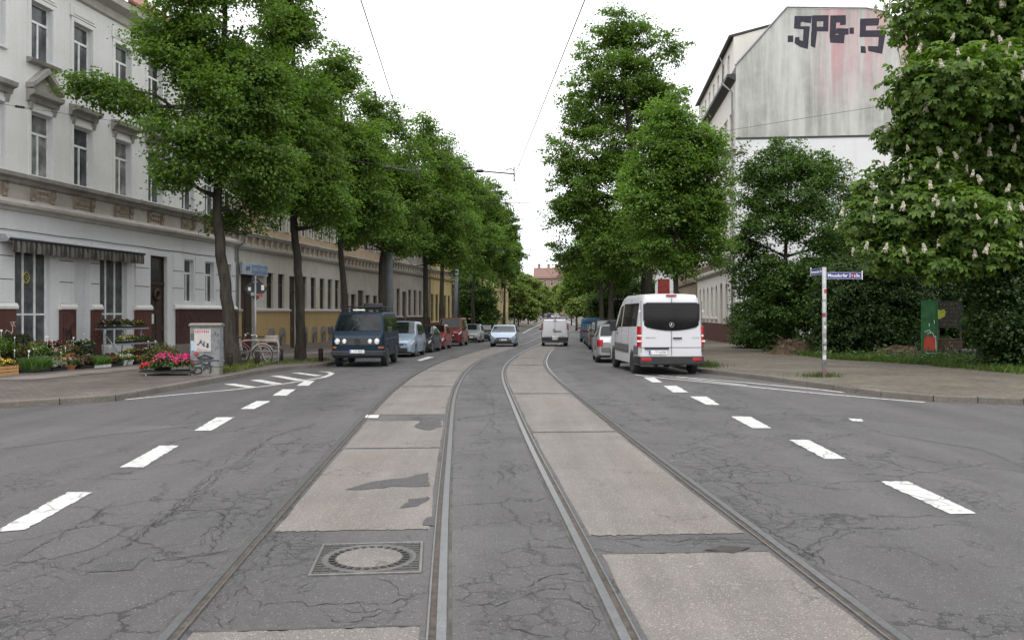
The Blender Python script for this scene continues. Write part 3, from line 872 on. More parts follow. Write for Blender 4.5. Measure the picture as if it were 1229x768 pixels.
def bark(name, c):
    t = NT(name)
    n = t.noise(1.0, 6, .65, vec=t.coord(scale=(9, 9, 1.6))).outputs[0]
    cc = t.ramp(n, [(.3, shade(c, .45)), (.55, c), (.75, shade(c, 1.5))])
    cc = t.mix(t.ramp(t.noise(1.2, 5).outputs[0], [(.5, 0.0), (.7, .5)]), cc, (.06, .07, .035))
    t.set(Base_Color=cc, Roughness=.95, Specular_IOR_Level=.15)
    t.bump(n, .9, .03)
    return t.mat
M['bark'] = bark('bark', (.047, .04, .034))
M['bark_grey'] = bark('bark_grey', (.095, .085, .072))
M['leaf_lime'] = leafmat('leaf_lime', (.096, .176, .035))
M['leaf_bright'] = leafmat('leaf_bright', (.106, .195, .038))
M['leaf_dark'] = leafmat('leaf_dark', (.060, .122, .026), .35, .35)
M['leaf_chestnut'] = leafmat('leaf_chestnut', (.10, .18, .034), .45, .46)
M['leaf_elder'] = leafmat('leaf_elder', (.042, .082, .024), .5, .34)  # elder green darkened, shade under the chestnut is put into the colour
M['leaf_far'] = leafmat('leaf_far', (.14, .205, .05), .25, .35)

def tree(label, base, trunk, r0, lobes, n, per, leaf, mat, seed, barkm='bark', group=None, spray=.8, droop=.25, gap=0.0, ntwig=120, name='lime_tree', cat='tree', spread=.24):
    rng = np.random.default_rng(seed)
    root = thing(name, label, cat, (base[0], base[1], gz(base[1]) + (.1 if len(base) < 3 else base[2])), 0, group)
    V, tips = crown_leaves(rng, lobes, n, per, leaf, spray, droop, spread, gap)
    mb = MB(); limb_tubes(rng, trunk, r0, lobes, tips, ntwig, mb)
    mb.build('trunk', M[barkm], root, True, fix=False)
    link('crown', np_mesh('crown', V, 0, M[mat]), root)
    return root
def lobes_px(base, rows, Y, dy=1.0):
    """lobes read off the photograph: (px, py, half-width px, half-height px, depth offset m); real sizes at distance Y"""
    out = []
    for (px, py, hw, hh, d) in rows:
        y = Y + d
        k = y / FPX
        out.append((PX(px, y) - base[0], d + (Y - base[1]), PZ(py, y) - gz(base[1]) - .1, hw * k, max(hw, hh) * k * .85 * dy, hh * k))
    return out
ROWG = 'lime trees along the left pavement'
# ---- left row -------------------------------------------------------
b = (PX(280, 27.0), 27.0)
def tpx(base, pts, Y):
    return [(PX(px, Y) - base[0], dy, PZ(py, Y) - gz(base[1]) - .1) for (px, py, dy) in pts]
tr = tpx(b, [(281, 445, 0), (277, 400, 0), (270, 340, 0), (260, 270, .1), (259, 200, .2), (262, 100, .3), (266, 0, .3), (270, -70, .3)], 27.0)
tree('tall lime tree whose trunk leans over the grey poster cabinet and the bicycles', b, tr, .235,
     lobes_px(b, [(262, -60, 65, 56, 0), (240, 10, 56, 54, -.4), (292, 30, 46, 56, .5), (205, 85, 44, 40, -.6), (118, 98, 26, 20, -1.0), (155, 108, 36, 24, -.8), (228, 130, 60, 52, -1.0), (285, 120, 62, 60, .2),
                  (240, 190, 52, 38, -.5), (300, 195, 62, 48, .4), (318, 95, 34, 60, 1.0), (215, 215, 22, 18, -.6), (290, 250, 40, 20, .8), (195, 40, 34, 34, -.2)], 27.0), 1500, 46, .145, 'leaf_lime', 1, group=ROWG, gap=.5, ntwig=320)
b = (PX(362, 31.0), 31.0)
tr = tpx(b, [(362, 440, 0), (361, 400, 0), (359, 340, 0), (353, 275, 0), (350, 230, .2), (352, 130, .2), (350, 40, .2), (350, -40, .2)], 31.0)
tree('lime tree with forked trunk in front of the yellow plinth house', b, tr, .2,
     lobes_px(b, [(338, -30, 30, 38, 0), (344, 35, 30, 50, .3), (328, 110, 42, 50, -.5), (366, 118, 28, 48, .8), (345, 180, 54, 44, -.6), (384, 195, 28, 42, .8), (350, 232, 55, 28, 0), (392, 250, 28, 26, -.5), (320, 215, 40, 30, -.8), (362, 62, 22, 40, .3)], 31.0),
     1150, 42, .16, 'leaf_lime', 2, group=ROWG, gap=.45, ntwig=260)
b = (PX(414, 37.5), 37.5)
tr = tpx(b, [(416, 440, 0), (414, 360, 0), (409, 300, 0), (406, 240, 0), (410, 150, 0), (408, 70, 0)], 37.5)
tree('lime tree with thin dark trunk rising just behind the blue van', b, tr, .17,
     lobes_px(b, [(407, 88, 20, 34, 0), (390, 105, 18, 34, 0), (405, 130, 34, 40, 0), (400, 185, 50, 42, -.4), (432, 180, 34, 44, .4), (405, 240, 62, 36, -.2), (450, 245, 44, 36, .3), (420, 272, 30, 12, 0)], 37.5),
     900, 40, .17, 'leaf_lime', 3, group=ROWG, gap=.4, ntwig=160)
b = (PX(459, 45.0), 45.0)
tr = tpx(b, [(459, 440, 0), (459, 370, 0), (460, 300, 0), (458, 240, 0), (457, 160, 0), (450, 110, 0)], 45.0)
tree('lime tree with thick straight trunk beside the grey tram mast', b, tr, .27,
     lobes_px(b, [(437, 122, 16, 20, 0), (464, 142, 22, 22, .3), (450, 175, 42, 38, 0), (485, 195, 34, 38, .6), (445, 232, 50, 36, -.5), (490, 245, 36, 36, .4), (460, 275, 46, 24, -.2), (420, 265, 30, 28, .2)], 45.0),
     900, 38, .19, 'leaf_lime', 4, group=ROWG, gap=.25, ntwig=140)
b = (PX(511, 54.0), 54.0)
tr = tpx(b, [(511, 425, 0), (511, 370, 0), (510, 300, 0), (508, 240, 0), (508, 150, 0)], 54.0)
tree('tall pointed lime tree behind the small red car', b, tr, .22,
     lobes_px(b, [(506, 158, 14, 24, 0), (500, 195, 30, 34, 0), (525, 210, 24, 34, .5), (500, 245, 40, 34, -.4), (535, 255, 28, 34, .6), (512, 290, 44, 26, 0), (485, 280, 28, 24, -.2), (545, 295, 24, 18, .4)], 54.0),
     800, 34, .21, 'leaf_lime', 5, group=ROWG, gap=.25, ntwig=120)
proto_far = []
def far_tree(label, px, Y, topy, lowy, hwpx, seed, mat='leaf_lime', r0=.22, group=ROWG, n=520, per=30, name='lime_tree', leaf=None):
    """street tree at distance: oval crown between two picture rows, an uneven stack of lobes"""
    x = PX(px, Y); g0 = gz(Y) + .1
    zt, zl, hw = PZ(topy, Y) - g0, PZ(lowy, Y) - g0, hwpx * Y / FPX
    rr = random.Random(seed)
    h = zt - zl
    lobes = [(0, 0, zl + h * .80, hw * .42, hw * .42, h * .22)]
    for k in range(7):
        f = .12 + .68 * k / 6
        ww = hw * (1.0 - abs(f - .38) * .9)
        a = k * 2.4 + rr.random()
        d = ww * .48
        lobes.append((math.cos(a) * d, math.sin(a) * d, zl + h * f, ww * .58, ww * .58, h * .19))
    trunk = [(0, 0, 0), (rr.uniform(-.1, .1), 0, zl * .5), (rr.uniform(-.15, .15), 0, zl + .3), (0, 0, zl + h * .5), (0, 0, zt - .6)]
    return tree(label, (x, Y), trunk, r0, lobes, n, per, leaf or max(.2, Y * .0032), mat, seed, group=group, gap=.2, ntwig=70, name=name, spray=.9, spread=.3)
far_tree('lime tree over the red van with the cream roof', 530, 64, 156, 318, 40, 11)
far_tree('dark lime tree standing next to the leaning concrete mast', 548, 76, 184, 322, 36, 12)
far_tree('lime tree over the silver hatchback parked after the red van', 568, 90, 204, 325, 35, 13)
far_tree('lime tree near the pale yellow house end, second-last tall one on the left', 588, 106, 212, 332, 32, 14)
far_tree('last of the tall lime trees on the left, its crown edge against the sky', 605, 124, 244, 340, 25, 15)
far_tree('small bright lime tree over the left pavement before the far bend', 617, 150, 318, 362, 21, 16, 'leaf_far', .14, n=300)
far_tree('bright young tree just past the orange hanging light', 634, 185, 328, 366, 18, 17, 'leaf_far', .13, n=260)
far_tree('distant green tree below the red roofed house, left of its dormer', 652, 270, 344, 372, 15, 18, 'leaf_far', .2, n=220)
far_tree('distant green tree below the red roofed house, under its right gable', 672, 285, 340, 372, 15, 19, 'leaf_far', .2, n=220)
far_tree('blue-green distant tree closing the street at the bend', 660, 320, 350, 374, 12, 20, 'leaf_dark', .2, n=160)
# ---- right row ------------------------------------------------------
RG = 'street trees along the right pavement'
b = (PX(776, 50.0), 50.0)
tr = tpx(b, [(777, 420, 0), (777, 360, 0), (776, 300, 0), (768, 230, 0), (756, 160, 0), (748, 100, 0), (752, 30, 0)], 50.0)
tree('tallest tree on the right, in two tiers with bare limbs between', b, tr, .42,
     lobes_px(b, [(757, 22, 34, 24, 0), (730, 60, 40, 34, 0), (785, 65, 34, 36, .4), (742, 95, 52, 30, -.4), (798, 100, 32, 28, .4), (690, 108, 22, 20, .2), (715, 138, 40, 24, .3), (792, 140, 34, 30, .5), (770, 120, 40, 26, .8),
                  (705, 180, 48, 42, 0), (755, 180, 30, 26, .8), (690, 225, 40, 36, -.5), (740, 225, 50, 40, .2), (700, 265, 44, 34, .2), (760, 265, 44, 38, .6), (735, 300, 50, 30, -.5), (690, 300, 34, 24, .5), (790, 300, 36, 26, .5)], 50.0),
     1950, 38, .2, 'leaf_lime', 31, group=RG, gap=.15, ntwig=260, spray=.9)
b = (PX(812, 37.0), 37.0)
tr = tpx(b, [(812, 440, 0), (812, 380, 0), (811, 330, 0), (813, 270, 0), (812, 190, 0), (812, 120, 0)], 37.0)
tree('bright green young lime tree rising behind the white minibus', b, tr, .16,
     lobes_px(b, [(815, 125, 22, 26, 0), (806, 155, 42, 34, 0), (834, 165, 27, 36, .3), (795, 200, 48, 38, -.3), (838, 210, 31, 40, .3), (785, 245, 42, 32, -.3), (830, 252, 44, 34, .2), (852, 245, 17, 26, 0), (800, 285, 40, 24, 0), (840, 290, 34, 22, -.2), (815, 312, 24, 12, 0)], 37.0),
     1250, 40, .17, 'leaf_bright', 32, group=RG, gap=.1, ntwig=140)
far_tree('dark lime tree right of the road above the dark blue parked van', 734, 66, 255, 335, 40, 33, 'leaf_dark', .3, RG, 560)
far_tree('dark lime tree right of the road, second behind the tall two-tier tree', 722, 80, 250, 345, 40, 34, 'leaf_lime', .3, RG, 560)
far_tree('lime tree leaning its crown over the right lane far down the street', 706, 98, 285, 352, 32, 35, 'leaf_lime', .25, RG, 420)
far_tree('small bright lime tree above the far right parked cars', 692, 130, 318, 362, 24, 36, 'leaf_far', .16, RG, 300)
far_tree('young tree beside the far right kerb, in front of the red roofed house', 686, 175, 334, 366, 17, 37, 'leaf_far', .14, RG, 240)

# ---- chestnut -------------------------------------------------------
def chestnut():
    Y = 26.0
    base = (PX(1188, Y + 2), Y + 2)
    rng = np.random.default_rng(51)
    lobes = lobes_px(base, [(1130, 12, 68, 56, 0), (1185, -25, 80, 70, .5), (1235, 30, 70, 70, .3), (1100, 108, 46, 36, -.8), (1150, 100, 70, 50, -1.5), (1215, 90, 60, 42, -1.0), (1120, 150, 48, 34, -.8),
                            (1075, 165, 26, 22, 0), (1110, 205, 48, 34, -.4), (1175, 195, 56, 40, .9), (1235, 200, 50, 60, 1.4), (1055, 225, 34, 30, .2), (1045, 262, 38, 34, -.2), (1100, 260, 52, 40, -1.0), (1160, 260, 56, 42, -1.8),
                            (1220, 275, 50, 44, -1.2), (1075, 300, 44, 32, -.8), (1130, 310, 44, 28, -1.4), (1185, 300, 40, 30, -1.8), (1270, 120, 60, 120, .5), (1175, 60, 80, 110, 2.4), (1190, 200, 90, 120, 2.6), (1290, 260, 50, 60, 0), (1200, -110, 90, 60, 1)], Y)
    root = thing('chestnut_tree', 'horse chestnut in flower, white candles all over its hanging branches', 'tree', (base[0], base[1], 0), 0)
    V, tips = palmate_leaves(rng, lobes, 17000, .235)
    mb = MB()
    limb_tubes(rng, [(0, 0, -.2), (.05, 0, 1.2), (-.1, .1, 3.0), (-.3, 0, 5.5), (-.4, 0, 9), (-.4, 0, 12)], .42, lobes, tips, 260, mb)
    mb.build('trunk', M['bark'], root, True, fix=False)
    link('crown', np_mesh('crown', V, 0, M['leaf_chestnut']), root)
    t = NT('blossom_white')
    t.set(Base_Color=t.ramp(t.node('ShaderNodeNewGeometry').outputs['Random Per Island'], [(0, (.36, .34, .22)), (.6, (.66, .63, .52)), (1, (.58, .50, .40))]), Roughness=.8)
    bm_ = []
    for s in range(4):
        r2 = np.random.default_rng(60 + s)
        m = 150
        h = r2.uniform(0, 1, m) ** .8
        rad = (1 - h) * .055 + .012
        a = r2.uniform(0, 2 * PI, m)
        p = np.stack([np.cos(a) * rad, np.sin(a) * rad, h * .26], 1)
        nn = unit(np.stack([np.cos(a), np.sin(a), np.full(m, .5)], 1) + r2.normal(scale=.4, size=(m, 3)))
        q = leaf_quads(p, nn, unit(r2.normal(size=(m, 3))), np.full(m, .05), np.full(m, .045), .2)
        bm_.append(np_mesh('blossom', q, 0, t.mat))
    # flower candles stand on the outer shell, towards the light
    p, out, k, r = spray_points(rng, lobes, 5200)
    camd = np.array([-base[0], -base[1], EYE]); toc = unit(camd - p)
    lb = np.array(lobes)
    free = np.ones(len(p), bool)
    for L_ in lb:
        q = (p - L_[:3]) / (L_[3:6] * .93); free &= (q * q).sum(1) > .82
    ok = free & (out[:, 2] > -.35) & ((out * toc).sum(1) > -.1) & (r > .8)
    idx = np.nonzero(ok)[0]
    keep = []
    for i in idx:
        sx = CPX + (p[i, 0] + base[0]) / (p[i, 1] + base[1]) * FPX
        if sx > 1250: continue
        if all(np.linalg.norm(p[i] - p[j]) > .30 for j in keep): keep.append(i)
        if len(keep) > 320: break
    rest = MB
    extra = []
    for c, i in enumerate(keep):
        rr = random.Random(int(i))
        rot = Matrix.Translation(Vector(p[i]) + Vector(out[i]) * .12) @ Matrix.Rotation(rr.uniform(-.35, .35), 4, 'X') @ Matrix.Rotation(rr.uniform(-.35, .35), 4, 'Y') @ Matrix.Scale(rr.choice((.5, .6, .7, .8, .9, 1.0)), 4)
        if c < 95:
            o = link('blossom', bm_[c % 4], root); o.matrix_local = rot
        else:
            v = np.empty(len(bm_[0].vertices) * 3, np.float32); bm_[c % 4].vertices.foreach_get('co', v); v = v.reshape(-1, 3)
            Rm = np.array(rot)
            extra.append(v @ Rm[:3, :3].T + Rm[:3, 3])
    if extra:
        o = link('blossom', np_mesh('blossom', np.concatenate(extra), 0, t.mat), root); tag(o, kind='stuff')
chestnut()
# ---- shrubs and small trees on the waste ground, right -------------------
def bush(label, px, py_base, Y, rows, n, per, leaf, mat, seed, name='shrub', cat='shrub', trunkr=.07, gap=.1, droop=.2):
    base = (PX(px, Y), Y, 0.0)
    lob = lobes_px(base, rows, Y)
    top = max(l[2] + l[5] * .6 for l in lob)
    return tree(label, base, [(0, 0, -.2), (.05, 0, top * .2), (-.08, .05, top * .45), (.05, 0, top * .8)], trunkr, lob, n, per, leaf, mat, seed, name=name, cat=cat, gap=gap, ntwig=120, droop=droop, spray=.7, spread=.24, barkm='bark_grey')
bush('broad dark green tree standing before the graffiti gable wall', 945, 420, 42.0,
     [(950, 178, 26, 24, 0), (925, 200, 34, 28, 0), (980, 190, 30, 30, .3), (905, 235, 22, 18, .5), (950, 225, 48, 34, -.4), (1000, 230, 34, 34, .4), (925, 265, 38, 30, -.3), (970, 270, 48, 34, -.6), (900, 285, 24, 22, .4), (1015, 275, 34, 34, .6),
      (905, 320, 34, 30, .4), (950, 315, 44, 34, -.8), (995, 320, 44, 34, -.4), (900, 360, 26, 30, .2), (940, 360, 40, 34, -.8), (985, 365, 44, 34, -.8), (915, 395, 24, 22, -.4), (1025, 340, 30, 50, .2), (892, 205, 10, 10, .2), (884, 182, 8, 7, .3)], 1500, 38, .17, 'leaf_dark', 41, name='maple_tree', cat='tree', trunkr=.2, gap=.15)
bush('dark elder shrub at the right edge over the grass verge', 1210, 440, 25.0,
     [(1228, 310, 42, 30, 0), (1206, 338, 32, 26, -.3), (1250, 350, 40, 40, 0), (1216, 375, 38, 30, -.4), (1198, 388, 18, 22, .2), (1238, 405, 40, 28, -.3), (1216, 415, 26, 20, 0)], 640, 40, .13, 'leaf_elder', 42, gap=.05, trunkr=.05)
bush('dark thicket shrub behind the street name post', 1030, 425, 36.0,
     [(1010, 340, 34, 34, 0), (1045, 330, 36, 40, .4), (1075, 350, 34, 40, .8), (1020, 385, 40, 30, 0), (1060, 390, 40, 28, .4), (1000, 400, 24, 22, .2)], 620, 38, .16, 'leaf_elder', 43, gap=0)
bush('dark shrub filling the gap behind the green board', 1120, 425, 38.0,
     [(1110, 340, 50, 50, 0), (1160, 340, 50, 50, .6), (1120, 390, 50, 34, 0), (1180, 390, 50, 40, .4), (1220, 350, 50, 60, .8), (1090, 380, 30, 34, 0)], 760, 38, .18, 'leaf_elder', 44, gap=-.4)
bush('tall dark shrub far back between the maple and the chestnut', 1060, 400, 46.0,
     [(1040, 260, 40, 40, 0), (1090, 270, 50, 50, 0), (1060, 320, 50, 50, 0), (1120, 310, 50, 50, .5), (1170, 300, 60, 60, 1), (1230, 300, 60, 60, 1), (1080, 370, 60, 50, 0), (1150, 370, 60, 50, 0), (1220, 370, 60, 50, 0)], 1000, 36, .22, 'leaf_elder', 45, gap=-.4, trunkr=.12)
bush('dark hedge shrub filling the foot of the white lower gable wall', 975, 420, 49.0,
     [(905, 385, 26, 30, 0), (940, 380, 34, 36, 0), (985, 375, 36, 40, 0), (1030, 375, 36, 40, 0), (925, 350, 24, 26, .4), (970, 335, 30, 30, .4), (1010, 330, 30, 34, .4)], 620, 36, .2, 'leaf_elder', 47, gap=-.4)
bush('low bramble shrub against the foot of the house with the graffiti gable', 912, 415, 47.0,
     [(900, 400, 18, 12, 0), (920, 398, 22, 14, -.3), (940, 402, 20, 12, 0)], 200, 34, .15, 'leaf_dark', 46, gap=0, trunkr=.03)

# ---- grass and ground cover: uncountable -------------------------------
def blades(name, pts, h, wd, mat, seed, lean=.5):
    rng = np.random.default_rng(seed)
    n = len(pts)
    a = rng.uniform(0, 2 * PI, n)
    d = np.stack([np.cos(a), np.sin(a), np.zeros(n)], 1)
    s = np.stack([-np.sin(a), np.cos(a), np.zeros(n)], 1)
    hh = h * rng.uniform(.4, 1.3, n)
    up = np.array([0, 0, 1.0])
    ln = rng.uniform(0, lean, n)
    tip = pts + up * hh[:, None] + d * (hh * ln)[:, None]
    mid = pts + up * (hh * .55)[:, None] + d * (hh * ln * .25)[:, None]
    V = np.stack([pts - s * wd, pts + s * wd, mid + s * wd * .8, tip], 1).reshape(-1, 3)
    o = link(name, np_mesh(name, V, 0, mat)); tag(o, kind='stuff'); return o
M['grass'] = leafmat('grass', (.065, .115, .022), .35, .25)
M['grass_dry'] = leafmat('grass_dry', (.12, .15, .04), .4, .25)
M['weed_leaf'] = leafmat('weed_leaf', (.06, .12, .03), .3, .25)
def scatter(rng, poly, n, edge=0.0, clump=0.0):
    P_ = np.array(poly); lo, hi = P_.min(0), P_.max(0)
    out = np.zeros((0, 2))
    while len(out) < n:
        q = rng.uniform(lo, hi, (n * 2, 2))
        ins = np.zeros(len(q), bool)
        j = len(P_) - 1
        for i in range(len(P_)):
            c = ((P_[i, 1] > q[:, 1]) != (P_[j, 1] > q[:, 1])) & (q[:, 0] < (P_[j, 0] - P_[i, 0]) * (q[:, 1] - P_[i, 1]) / (P_[j, 1] - P_[i, 1] + 1e-12) + P_[i, 0])
            ins ^= c; j = i
        q = q[ins]
        if clump > 0:
            f = np.sin(q[:, 0] * 3.1 + 1) + np.sin(q[:, 1] * 2.7) + np.sin(q[:, 0] * 7.3 + q[:, 1] * 5.1) + rng.normal(scale=.6, size=len(q))
            q = q[f > clump - 1]
        out = np.concatenate([out, q])
    return out[:n]
def lift(q, h=0.0):
    return np.stack([q[:, 0], q[:, 1], np.interp(q[:, 1], _GY, _GZ) + h], 1)
rng = np.random.default_rng(5)
verge = [(30, 21.4), (15.6, 22.0), (13.7, 22.5), (13.5, 24), (13.4, 27.8), (12.2, 32), (12.5, 38), (13.8, 46), (30, 46), (34, 22)]
blades('verge_grass', lift(scatter(rng, verge, 42000, clump=.5), -.06), .36, .012, M['grass'], 6)
strip_v = [(28, 21.5), (15.6, 22.1), (13.8, 22.6), (13.6, 24.2), (13.5, 27.8), (12.3, 32), (12.6, 38), (13.6, 38), (13.6, 32), (14.8, 28), (15.5, 25), (17, 23.6), (28, 23.3)]
blades('verge_grass', lift(scatter(rng, strip_v, 16000, clump=.2), -.03), .32, .012, M['grass'], 7)
tp = [(G(p).xy if False else (G(*p).x, G(*p).y)) for p in [(243, 447), (262, 455), (285, 451), (318, 444), (335, 440), (318, 437), (290, 438), (262, 440)]]
blades('kerb_grass', lift(scatter(rng, tp, 4200, clump=.4), .12), .13, .008, M['grass_dry'], 8)
tp = [(G(*p).x, G(*p).y) for p in [(335, 441), (380, 439), (400, 436), (395, 434), (340, 436)]]
blades('kerb_grass', lift(scatter(rng, tp, 1000, clump=.7), .12), .10, .009, M['grass_dry'], 9)
pp = G(988, 458)
q = rng.normal(size=(520, 2)) * np.array([.26, .2]) + np.array([pp.x - .05, pp.y + .05]); blades('post_grass', lift(q, .12), .12, .006, M['grass'], 10)
q = rng.normal(size=(380, 2)) * np.array([.22, .5]) + np.array([PX(850, 26.5), 26.8]); blades('kerb_grass', lift(q, .12), .19, .008, M['grass'], 11)
# broad-leaved weeds along the back of the right pavement
def weeds(label, poly, n, leaf, seed):
    rng = np.random.default_rng(seed)
    q = lift(scatter(rng, poly, n, clump=.4), 0)
    per = 14
    P0 = np.repeat(q, per, 0); m = len(P0)
    P0 = P0 + rng.normal(scale=.12, size=(m, 3)); P0[:, 2] = np.abs(rng.normal(scale=.2, size=m)) + np.interp(P0[:, 1], _GY, _GZ) + .02
    V = leaf_quads(P0, unit(rng.normal(scale=.5, size=(m, 3)) + np.array([0, 0, 1])), rng.normal(size=(m, 3)), leaf * rng.uniform(.6, 1.3, m), leaf * .8 * rng.uniform(.6, 1.2, m))
    o = link('weeds', np_mesh('weeds', V, 0, M['weed_leaf'])); tag(o, kind='stuff')
weeds('', [(12.6, 31), (12.4, 38), (13.6, 46), (16, 46), (17, 31)], 420, .13, 1)
weeds('', [(14, 23.5), (13.6, 28), (12.6, 32), (17, 32), (24, 24)], 420, .12, 2)
# ================================================================== BUILDINGS
# local frame of a house: x along the facade, -y towards the street, z up
def wall_faces(mb, u0, u1, z0, z1, ops, d=.22, m=0, mr=0, y=0.0):
    """front sheet at y with openings (ua, ub, za, zb[, arch]) and their reveals"""
    us = sorted(set([u0, u1] + [o[0] for o in ops] + [o[1] for o in ops])); us = [u for u in us if u0 - 1e-6 <= u <= u1 + 1e-6]
    zs = sorted(set([z0, z1] + [o[2] for o in ops] + [o[3] for o in ops])); zs = [z for z in zs if z0 - 1e-6 <= z <= z1 + 1e-6]
    for a, b in zip(us[:-1], us[1:]):
        run = None
        for c, e in zip(zs[:-1], zs[1:]):
            mu, mz = (a + b) / 2, (c + e) / 2
            if any(o[0] < mu < o[1] and o[2] < mz < o[3] for o in ops):
                continue
            mb.quad((a, y, c), (b, y, c), (b, y, e), (a, y, e), m)
    for o in ops:
        a, b, c, e = o[:4]
        if len(o) > 4 and o[4]:
            r = (b - a) / 2; cx = (a + b) / 2; zc = e - r
            n = 10
            arc = [(cx + r * math.cos(PI * k / n), zc + r * math.sin(PI * k / n)) for k in range(n + 1)]
            mb.poly([(b, y, e)] + [(q[0], y, q[1]) for q in arc[:n // 2 + 1]][::-1] if False else [(b, y, e)] + [(q[0], y, q[1]) for q in reversed(arc[:n // 2 + 1])], m)
            mb.poly([(a, y, e)] + [(q[0], y, q[1]) for q in arc[n // 2:]][::1], m)
            for k in range(n):
                p, q = arc[k], arc[k + 1]
                mb.quad((p[0], y, p[1]), (q[0], y, q[1]), (q[0], y + d, q[1]), (p[0], y + d, p[1]), mr)
            zt = zc
        else:
            mb.quad((a, y, e), (b, y, e), (b, y + d, e), (a, y + d, e), mr); zt = e
        mb.quad((a, y, c), (a, y + d, c), (a, y + d, zt), (a, y, zt), mr)
        mb.quad((b, y, c), (b, y, zt), (b, y + d, zt), (b, y + d, c), mr)
        mb.quad((a, y, c), (b, y, c), (b, y + d, c), (a, y + d, c), mr)
_wcache = {}
def window(parent, u, z, w, h, fm, pane, kind='T', d=.16, arch=False, y=0.0):
    """casement window set back in its opening: frame with bars (part) and pane (sub-part)"""
    key = (round(w, 2), round(h, 2), fm.name, kind, arch)
    if key not in _wcache:
        mb = MB(); t = .055
        zt = h
        mb.box(0, t, 0, .06, 0, h - (w / 2 if arch else 0)); mb.box(w - t, w, 0, .06, 0, h - (w / 2 if arch else 0)); mb.box(t, w - t, 0, .06, 0, t)
        if arch:
            n = 8
            for k in range(n):
                a0, a1 = PI * k / n, PI * (k + 1) / n
                pr = [(w / 2 + q * math.cos(a), h - w / 2 + q * math.sin(a)) for q, a in ((w / 2, a0), (w / 2, a1), (w / 2 - t, a1), (w / 2 - t, a0))]
                mb.prism(pr, 'y', 0, .06)
        else:
            mb.box(t, w - t, 0, .06, h - t, h)
        tr = h * .68
        if kind in ('T', 'X'):
            mb.box(t, w - t, -.012, .062, tr - .04, tr + .04)
            mb.box(w / 2 - .035, w / 2 + .035, -.01, .061, t, tr - .04)
            if kind == 'X': mb.box(w / 2 - .02, w / 2 + .02, -.005, .058, tr + .04, h - t)
        if kind == 'S':
            for k in (1 / 3, 2 / 3): mb.box(w * k - .035, w * k + .035, -.01, .061, t, h - t)
            mb.box(t, w - t, -.012, .062, h * .36 - .03, h * .36 + .03)
        p = MB()
        if arch:
            n = 10
            pts = [(t / 2, t / 2), (w - t / 2, t / 2)] + [(w / 2 + (w / 2 - t / 2) * math.cos(PI * k / n), h - w / 2 + (w / 2 - t / 2) * math.sin(PI * k / n)) for k in range(n + 1)]
            p.prism(pts, 'y', .025, .034)
        else:
            p.box(t / 2, w - t / 2, .025, .034, t / 2, h - t / 2)
        _wcache[key] = (mb.mesh('window', fm), p.mesh('pane', PANES[0]))
    a, b = _wcache[key]
    o = link('window', a, parent); o.location = (u, y + d, z)
    q = link('pane', b, o)
    if pane is not PANES[0]:
        q.data = b if (b.materials and b.materials[0] == pane) else _pane_variant(b, pane)
    return o
_pv = {}
def _pane_variant(me, m):
    k = (me.name, m.name)
    if k not in _pv:
        c = me.copy(); c.materials.clear(); c.materials.append(m); _pv[k] = c
    return _pv[k]
def ledge(parent, name, prof, u0, u1, m):
    mb = MB(); mb.prism(prof, 'x', u0, u1)
    return mb.build(name, m, parent)
M['plaster_white'] = plaster('plaster_white', (.74, .73, .71), (.40, .37, .33), .36, .5)
M['plaster_bright'] = plaster('plaster_bright', (.70, .70, .71), (.40, .38, .35), .35, .6)
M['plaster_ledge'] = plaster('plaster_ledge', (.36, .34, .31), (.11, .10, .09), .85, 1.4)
M['plaster_frieze'] = plaster('plaster_frieze', (.54, .51, .46), (.24, .205, .17), .7, 1.0)
M['ornament'] = plaster('ornament', (.34, .28, .22), (.12, .09, .07), .8, 3)
M['plinth_red'] = plaster('plinth_red', (.115, .052, .042), (.07, .03, .026), .6, 1.2)
M['plinth_dark'] = plaster('plinth_dark', (.085, .046, .04), (.05, .032, .03), .7, 1.2)
M['plinth_grey'] = plaster('plinth_grey', (.22, .20, .18), (.10, .09, .08), .6, 1.5)
M['cream'] = plaster('cream', (.52, .495, .44), (.25, .22, .175), .5, .8)
M['yellow_plinth'] = plaster('yellow_plinth', (.40, .285, .14), (.24, .17, .09), .4, 1.0)
M['peach'] = plaster('peach', (.44, .33, .23), (.25, .17, .1), .5, 1.0)
M['ochre'] = plaster('ochre', (.36, .22, .10), (.17, .11, .06), .5, 1.0)
M['tan_grey'] = plaster('tan_grey', (.40, .37, .325), (.18, .155, .13), .6, .9)
M['yellow_wall'] = plaster('yellow_wall', (.52, .42, .21), (.35, .26, .12), .4, .8)
M['brown_wall'] = plaster('brown_wall', (.26, .20, .14), (.12, .09, .065), .7, .9)
M['roof_tile'] = plain('roof_tile', (.22, .085, .055), .85, var=.3, scale=2, fine=25)
M['slate'] = plain('slate', (.07, .072, .078), .7, var=.3, scale=2, fine=25)
M['window_white'] = plain('window_white', (.74, .74, .73), .4)
M['window_brown'] = plain('window_brown', (.06, .035, .022), .5)
M['zinc'] = plain('zinc', (.22, .23, .235), .5, .4)

